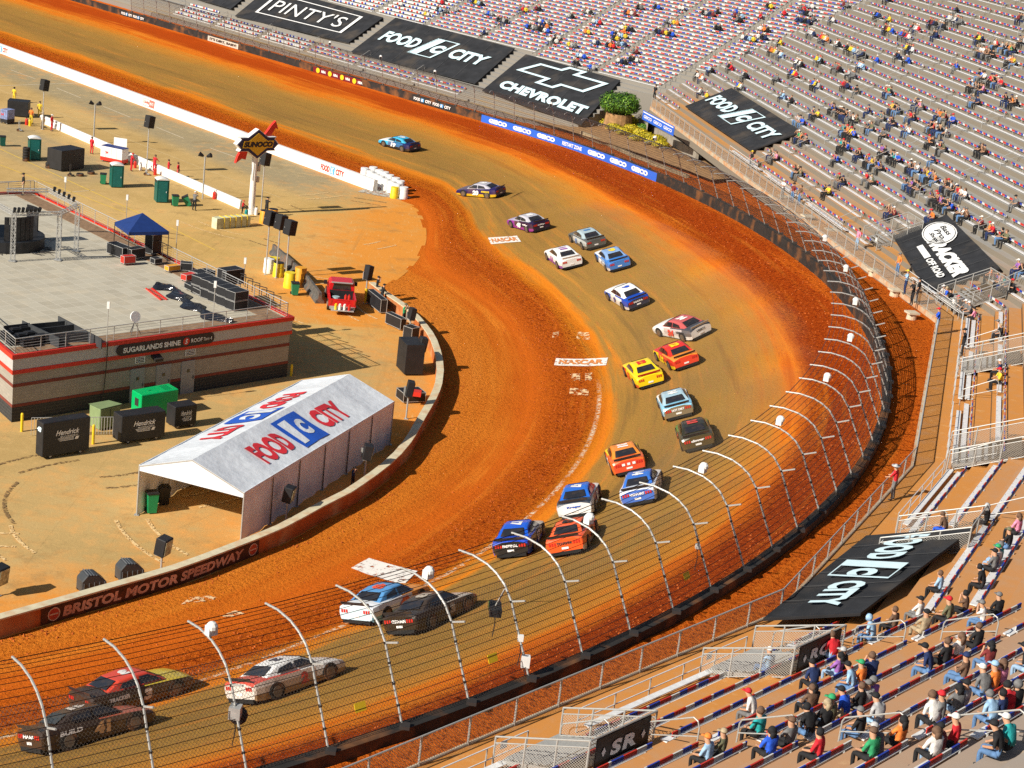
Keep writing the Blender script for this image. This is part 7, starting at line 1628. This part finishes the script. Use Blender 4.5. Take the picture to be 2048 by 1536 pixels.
for i,(x,y,l) in enumerate(((85,255,'black hand trolley with two small wheels near the tall floodlight'),(140,352,'black hand trolley beside the covered equipment cart'),(292,350,'folding hand trolley with coiled hose by the low wall'),(38,262,'silver jack stand near the left edge'))):
    P=Z(x,y); e=empty('hand_trolley',l,'trolley',P,group='small pit trolleys'); mb=MB(); mb.tube([(0,-.2,.15),(0,-.2,1.1),(0,.2,1.1),(0,.2,.15)],.025,5); mb.box((.15,0,.12),(.4,.45,.03)); mb.build('frame',M_galv if i>1 else M_dark,e)
    for s in (-1,1): mb=MB(); mb.cyl((-.05,s*.22,.14),(-.05,s*.28,.14),.14,n=10); mb.build('wheel',M_tyre,e)
# ================================================================= WHITE PATCHES PAINTED ON THE CLAY
M_chalk=chalk_material('chalk_patch',(.80,.76,.70),.42,3.2); M_chalk2=chalk_material('faint_chalk',(.80,.55,.30),.52,3.0)
def patch(name,quad,txt,m_,label=None,cols=1):
    Q=[G(*q) for q in quad]; F=quadmap(*Q); 
    def S(u,v):
        p=F(u,v); zz=-9
        for bv in BVH:
            q=bv.ray_cast(Vector((p.x,p.y,40)),Vector((0,0,-1)))
            if q[0] is not None: zz=max(zz,q[0].z)
        return Vector((p.x,p.y,zz+.035))
    N_=10; mb=MB(); vs=[S(i/N_,j/4) for i in range(N_+1) for j in range(5)]; mb.add(vs,[(i*5+j,(i+1)*5+j,(i+1)*5+j+1,i*5+j+1) for i in range(N_) for j in range(4)]); o=mb.build(name,m_,kind='structure'); o['kind']='structure'
    if txt: t=MB(); t.mapped(fit(text(txt,.05),.5,.5,.86,.62),lambda u,v:S(u,v)+Vector((0,0,.03))); t.build('painted_lettering',chalk_material('clay_print',(.62,.22,.05),.40,2.0),o)
    return o
patch('painted_patch',((982,489),(1042,484),(1034,472),(976,476)),'NASCAR',M_chalk)
patch('painted_patch',((1108,731),(1212,731),(1216,716),(1112,717)),'NASCAR',M_chalk)
patch('painted_patch',((702,1137),(808,1170),(835,1143),(738,1117)),None,M_chalk)
for q in (((1143,762),(1160,762),(1160,748),(1143,748)),((1170,762),(1184,762),(1184,746),(1170,748)),((1104,676),(1116,674),(1118,664),(1106,666)),((1152,678),(1180,680),(1178,666),(1156,664)),((362,1210),(440,1200),(425,1192),(380,1196)),((455,1238),(492,1228),(470,1222),(440,1232)),((1138,790),(1176,792),(1178,780),(1140,776))): patch('painted_patch',q,None,M_chalk2)
# silt stain by the barrels
patch('pale_silt',((715,384),(800,400),(822,396),(740,372)),None,chalk_material('grey_silt',(.45,.42,.36),.46,2.2))
# yellow plates on the fence, cable boxes
wpl=((224,1288),(1112,955)) 
def plate(k,h,i,label):
    s=s_ref+(k+.5)*dS; c=fence_pt(s,i,h); u=(fence_pt(s+.3,i,h)-fence_pt(s-.3,i,h)).normalized(); w=(fence_pt(s,i+.1,h+.2)-fence_pt(s,i,h)).normalized(); n=u.cross(w); mb=MB(); mb.slab([c-u*.22-w*.15,c+u*.22-w*.15,c+u*.22+w*.15,c-u*.22+w*.15],n*.02); mb.slab([c-u*.16-w*.02-n*.01,c+u*.16-w*.02-n*.01,c+u*.16+w*.04-n*.01,c-u*.16+w*.04-n*.01],n*.005,1); o=mb.build('warning_plate',[M_yel,M_dark],origin=c); tag(o,label,'sign','yellow plates hanging on the catch fence')
def kfor(x,y): return min(ks,key=lambda q:(px(fence_pt(s_ref+(q+.5)*dS,.5,1.0))[0]-x)**2+(px(fence_pt(s_ref+(q+.5)*dS,.5,1.0))[1]-y)**2)
plate(kfor(678,1443),.9,.45,'yellow warning plate on the fence below the white car numbered 2'); plate(kfor(988,1332),1.0,.5,'yellow warning plate on the fence right of the black car'); plate(kfor(1352,1165),.9,.45,'yellow warning plate farthest up the near fence')
def fbox(x,y,h,i,size,m_,label,name='fence_box',cat='box'):
    k=min(ks,key=lambda q:(px(fence_pt(s_ref+q*dS,i,h))[0]-x)**2+(px(fence_pt(s_ref+q*dS,i,h))[1]-y)**2); c=fence_pt(s_ref+k*dS,i,h); e=empty(name,label,cat,c,(s_ref+k*dS)/RO); mb=MB(); mb.box((0,0,0),size); mb.build('housing',m_,e); mb=MB(); mb.tube([(.0,0,-size[2]/2),(.05,.05,-size[2]/2-.4),(.1,0,-size[2]/2-.9)],.02,4); mb.build('cable',M_dark,e); return e
fbox(1060,1327,.55,.25,(.22,.30,.42),M_wh2,'white junction box on the post behind the black dusty car'); fbox(1045,1280,1.3,.6,(.15,.2,.22),M_wh2,'small white box above the larger junction box on the same post'); fbox(1365,1083,1.6,.9,(.14,.16,.20),M_wh2,'small white sensor box high on the near fence')
e=fbox(1010,1250,1.9,1.9,(.85,.42,.28),M_blk,'black monitor with a green screen hanging inside the fence','hanging_monitor','monitor'); mb=MB(); mb.box((-.20,-.22,0),(.38,.02,.2)); mb.build('green_screen',mat('green_screen',(.05,.35,.08),.4),e); mb=MB(); mb.bar((0,0,.1),(.5,.2,1.0),.05); mb.build('arm',M_galvb,e)
e=fbox(455,1345,1.7,.9,(.35,.35,.40),M_galv,'grey camera head with a black curved cover on a near fence post','fence_camera','camera'); mb=MB(); mb.sphere((-.45,0,-.35),.32,nu=10,nv=6,sc=(.6,1,1)); mb.bar((0,0,0),(-.4,0,-.3),.05); mb.build('black_cover',M_blk,e)

# ================================================================= DUST HANGING OVER THE GROOVE
def dust_mat():
    M=bpy.data.materials.new('airborne_dust'); M.use_nodes=True; n=M.node_tree.nodes; l=M.node_tree.links; n.remove(n['Principled BSDF'])
    v=n.new('ShaderNodeVolumePrincipled'); v.inputs['Color'].default_value=(.72,.56,.38,1); v.inputs['Anisotropy'].default_value=.2
    tc=n.new('ShaderNodeTexCoord'); nz=n.new('ShaderNodeTexNoise'); nz.inputs['Scale'].default_value=.22; nz.inputs['Detail'].default_value=3; l.new(tc.outputs['Object'],nz.inputs['Vector'])
    mr=n.new('ShaderNodeMapRange'); mr.inputs[1].default_value=.36; mr.inputs[2].default_value=.75; mr.inputs[4].default_value=.10; l.new(nz.outputs[0],mr.inputs[0]); l.new(mr.outputs[0],v.inputs['Density']); l.new(v.outputs[0],n['Material Output'].inputs['Volume']); return M
dm=MB(); vs=[];fs=[]; NS=30
for i in range(NS+1):
    s=-118+105*i/NS; k=math.sin(math.pi*i/NS)**.6
    for d,h in ((14.2,.05),(12.5,.9),(10,1.5),(7,1.7),(4.5,1.1),(2.8,.08)):
        dc=9+(d-9)*max(.15,k); x,y=pos(s,dc); vs.append((x,y,bank(dc,s)+.06+h*max(.05,k)*(1+.3*noise.noise(Vector((s*.1,d*.3,0))))))
for i in range(NS):
    for k in range(6): a=i*6+k; b=i*6+(k+1)%6; fs.append((a,b,b+6,a+6))
fs+=[tuple(range(6)),tuple(range(NS*6,NS*6+6))[::-1]]
dm.add(vs,fs); tag(dm.build('dust_haze',dust_mat()),'thin tan dust hanging over the racing groove behind the cars','dust',kind='stuff')
S.cycles.volume_step_rate=4.0; S.cycles.volume_max_steps=64; S.cycles.volume_bounces=0

# ================================================================= FRONT ROW GUARD RAILS
for i,l in ((1,'upper right stand'),(2,'small stand at the right edge'),(3,'stand behind the man in the red jacket'),(4,'near lower stand')):
    lo,hi=sec_t(i,92.6); gr=None; t=lo+.6; runs=[]
    e=empty('front_row_railing','front row steel railing of the '+l,'railing',stand_pt(i,92.6,(lo+hi)/2,8)); pipe=MB()
    while t<hi-.6:
        b=min(t+9.5,hi-.5)
        if not covered(i,(t+b)/2,93.6) and b-t>2:
            A,B=stand_pt(i,92.62,t,8.0),stand_pt(i,92.62,b,8.0); 
            if onscreen(A,60) or onscreen(B,60):
                for z in (.45,.88): pipe.cyl(A+Vector((0,0,z)),B+Vector((0,0,z)),.022,n=5)
                n=int((b-t)/1.9)
                for k in range(n+1): p=A.lerp(B,k/n); q=MB(); q.cyl(p,p+Vector((0,0,.88)),.028,n=5); q.build('railing_post',M_galvb,e,world=True)
                pipe.slab([A+Vector((0,0,.40))+Vector((*SN[i],0))*.25,B+Vector((0,0,.40))+Vector((*SN[i],0))*.25,B+Vector((0,0,.40))+Vector((*SN[i],0))*.5,A+Vector((0,0,.40))+Vector((*SN[i],0))*.5],(0,0,.04))
        t=b+2.5
    o=pipe.build('rails_and_plank',M_al,e,world=True); o['kind']='stuff'
# tyre marks on the infield paving
tm=[MB(),MB()]; rt=random.Random(9)
for k in range(26):
    x,y=rt.uniform(330,760),rt.uniform(380,640) if k<16 else rt.uniform(900,1150)
    if k>=16: x=rt.uniform(20,420)
    P=Z(x,y); a=rt.uniform(0,6.28); rr=rt.uniform(5,16); c=P+Vector((math.cos(a)*rr,math.sin(a)*rr,0)); a0=math.atan2(P.y-c.y,P.x-c.x); da=rt.uniform(2,6)/rr; vs=[];fs=[]
    for off in (0,1.6):
        vs=[];fs=[]
        for q in range(13):
            t=a0+da*q/12
            for w in (0,.20): 
                X=c.x+math.cos(t)*(rr+off+w); Y=c.y+math.sin(t)*(rr+off+w); 
                s_,d_=sd(X,Y); vs.append((X,Y,max(0,bank(d_,s_))+.012+.001*k))
        if any(sd(v[0],v[1])[1]<inner_d(sd(v[0],v[1])[0])+1.2 for v in vs): continue
        fs=[(2*q,2*q+2,2*q+3,2*q+1) for q in range(12)]; tm[k%2].add(vs,fs)
for m_,mm in zip(tm,(chalk_material('rubber_mark',(.22,.13,.05),.50,6.),chalk_material('swept_mark',(.80,.56,.26),.48,6.))):
    if m_.f: m_.build('tyre_marks',mm,kind='structure')
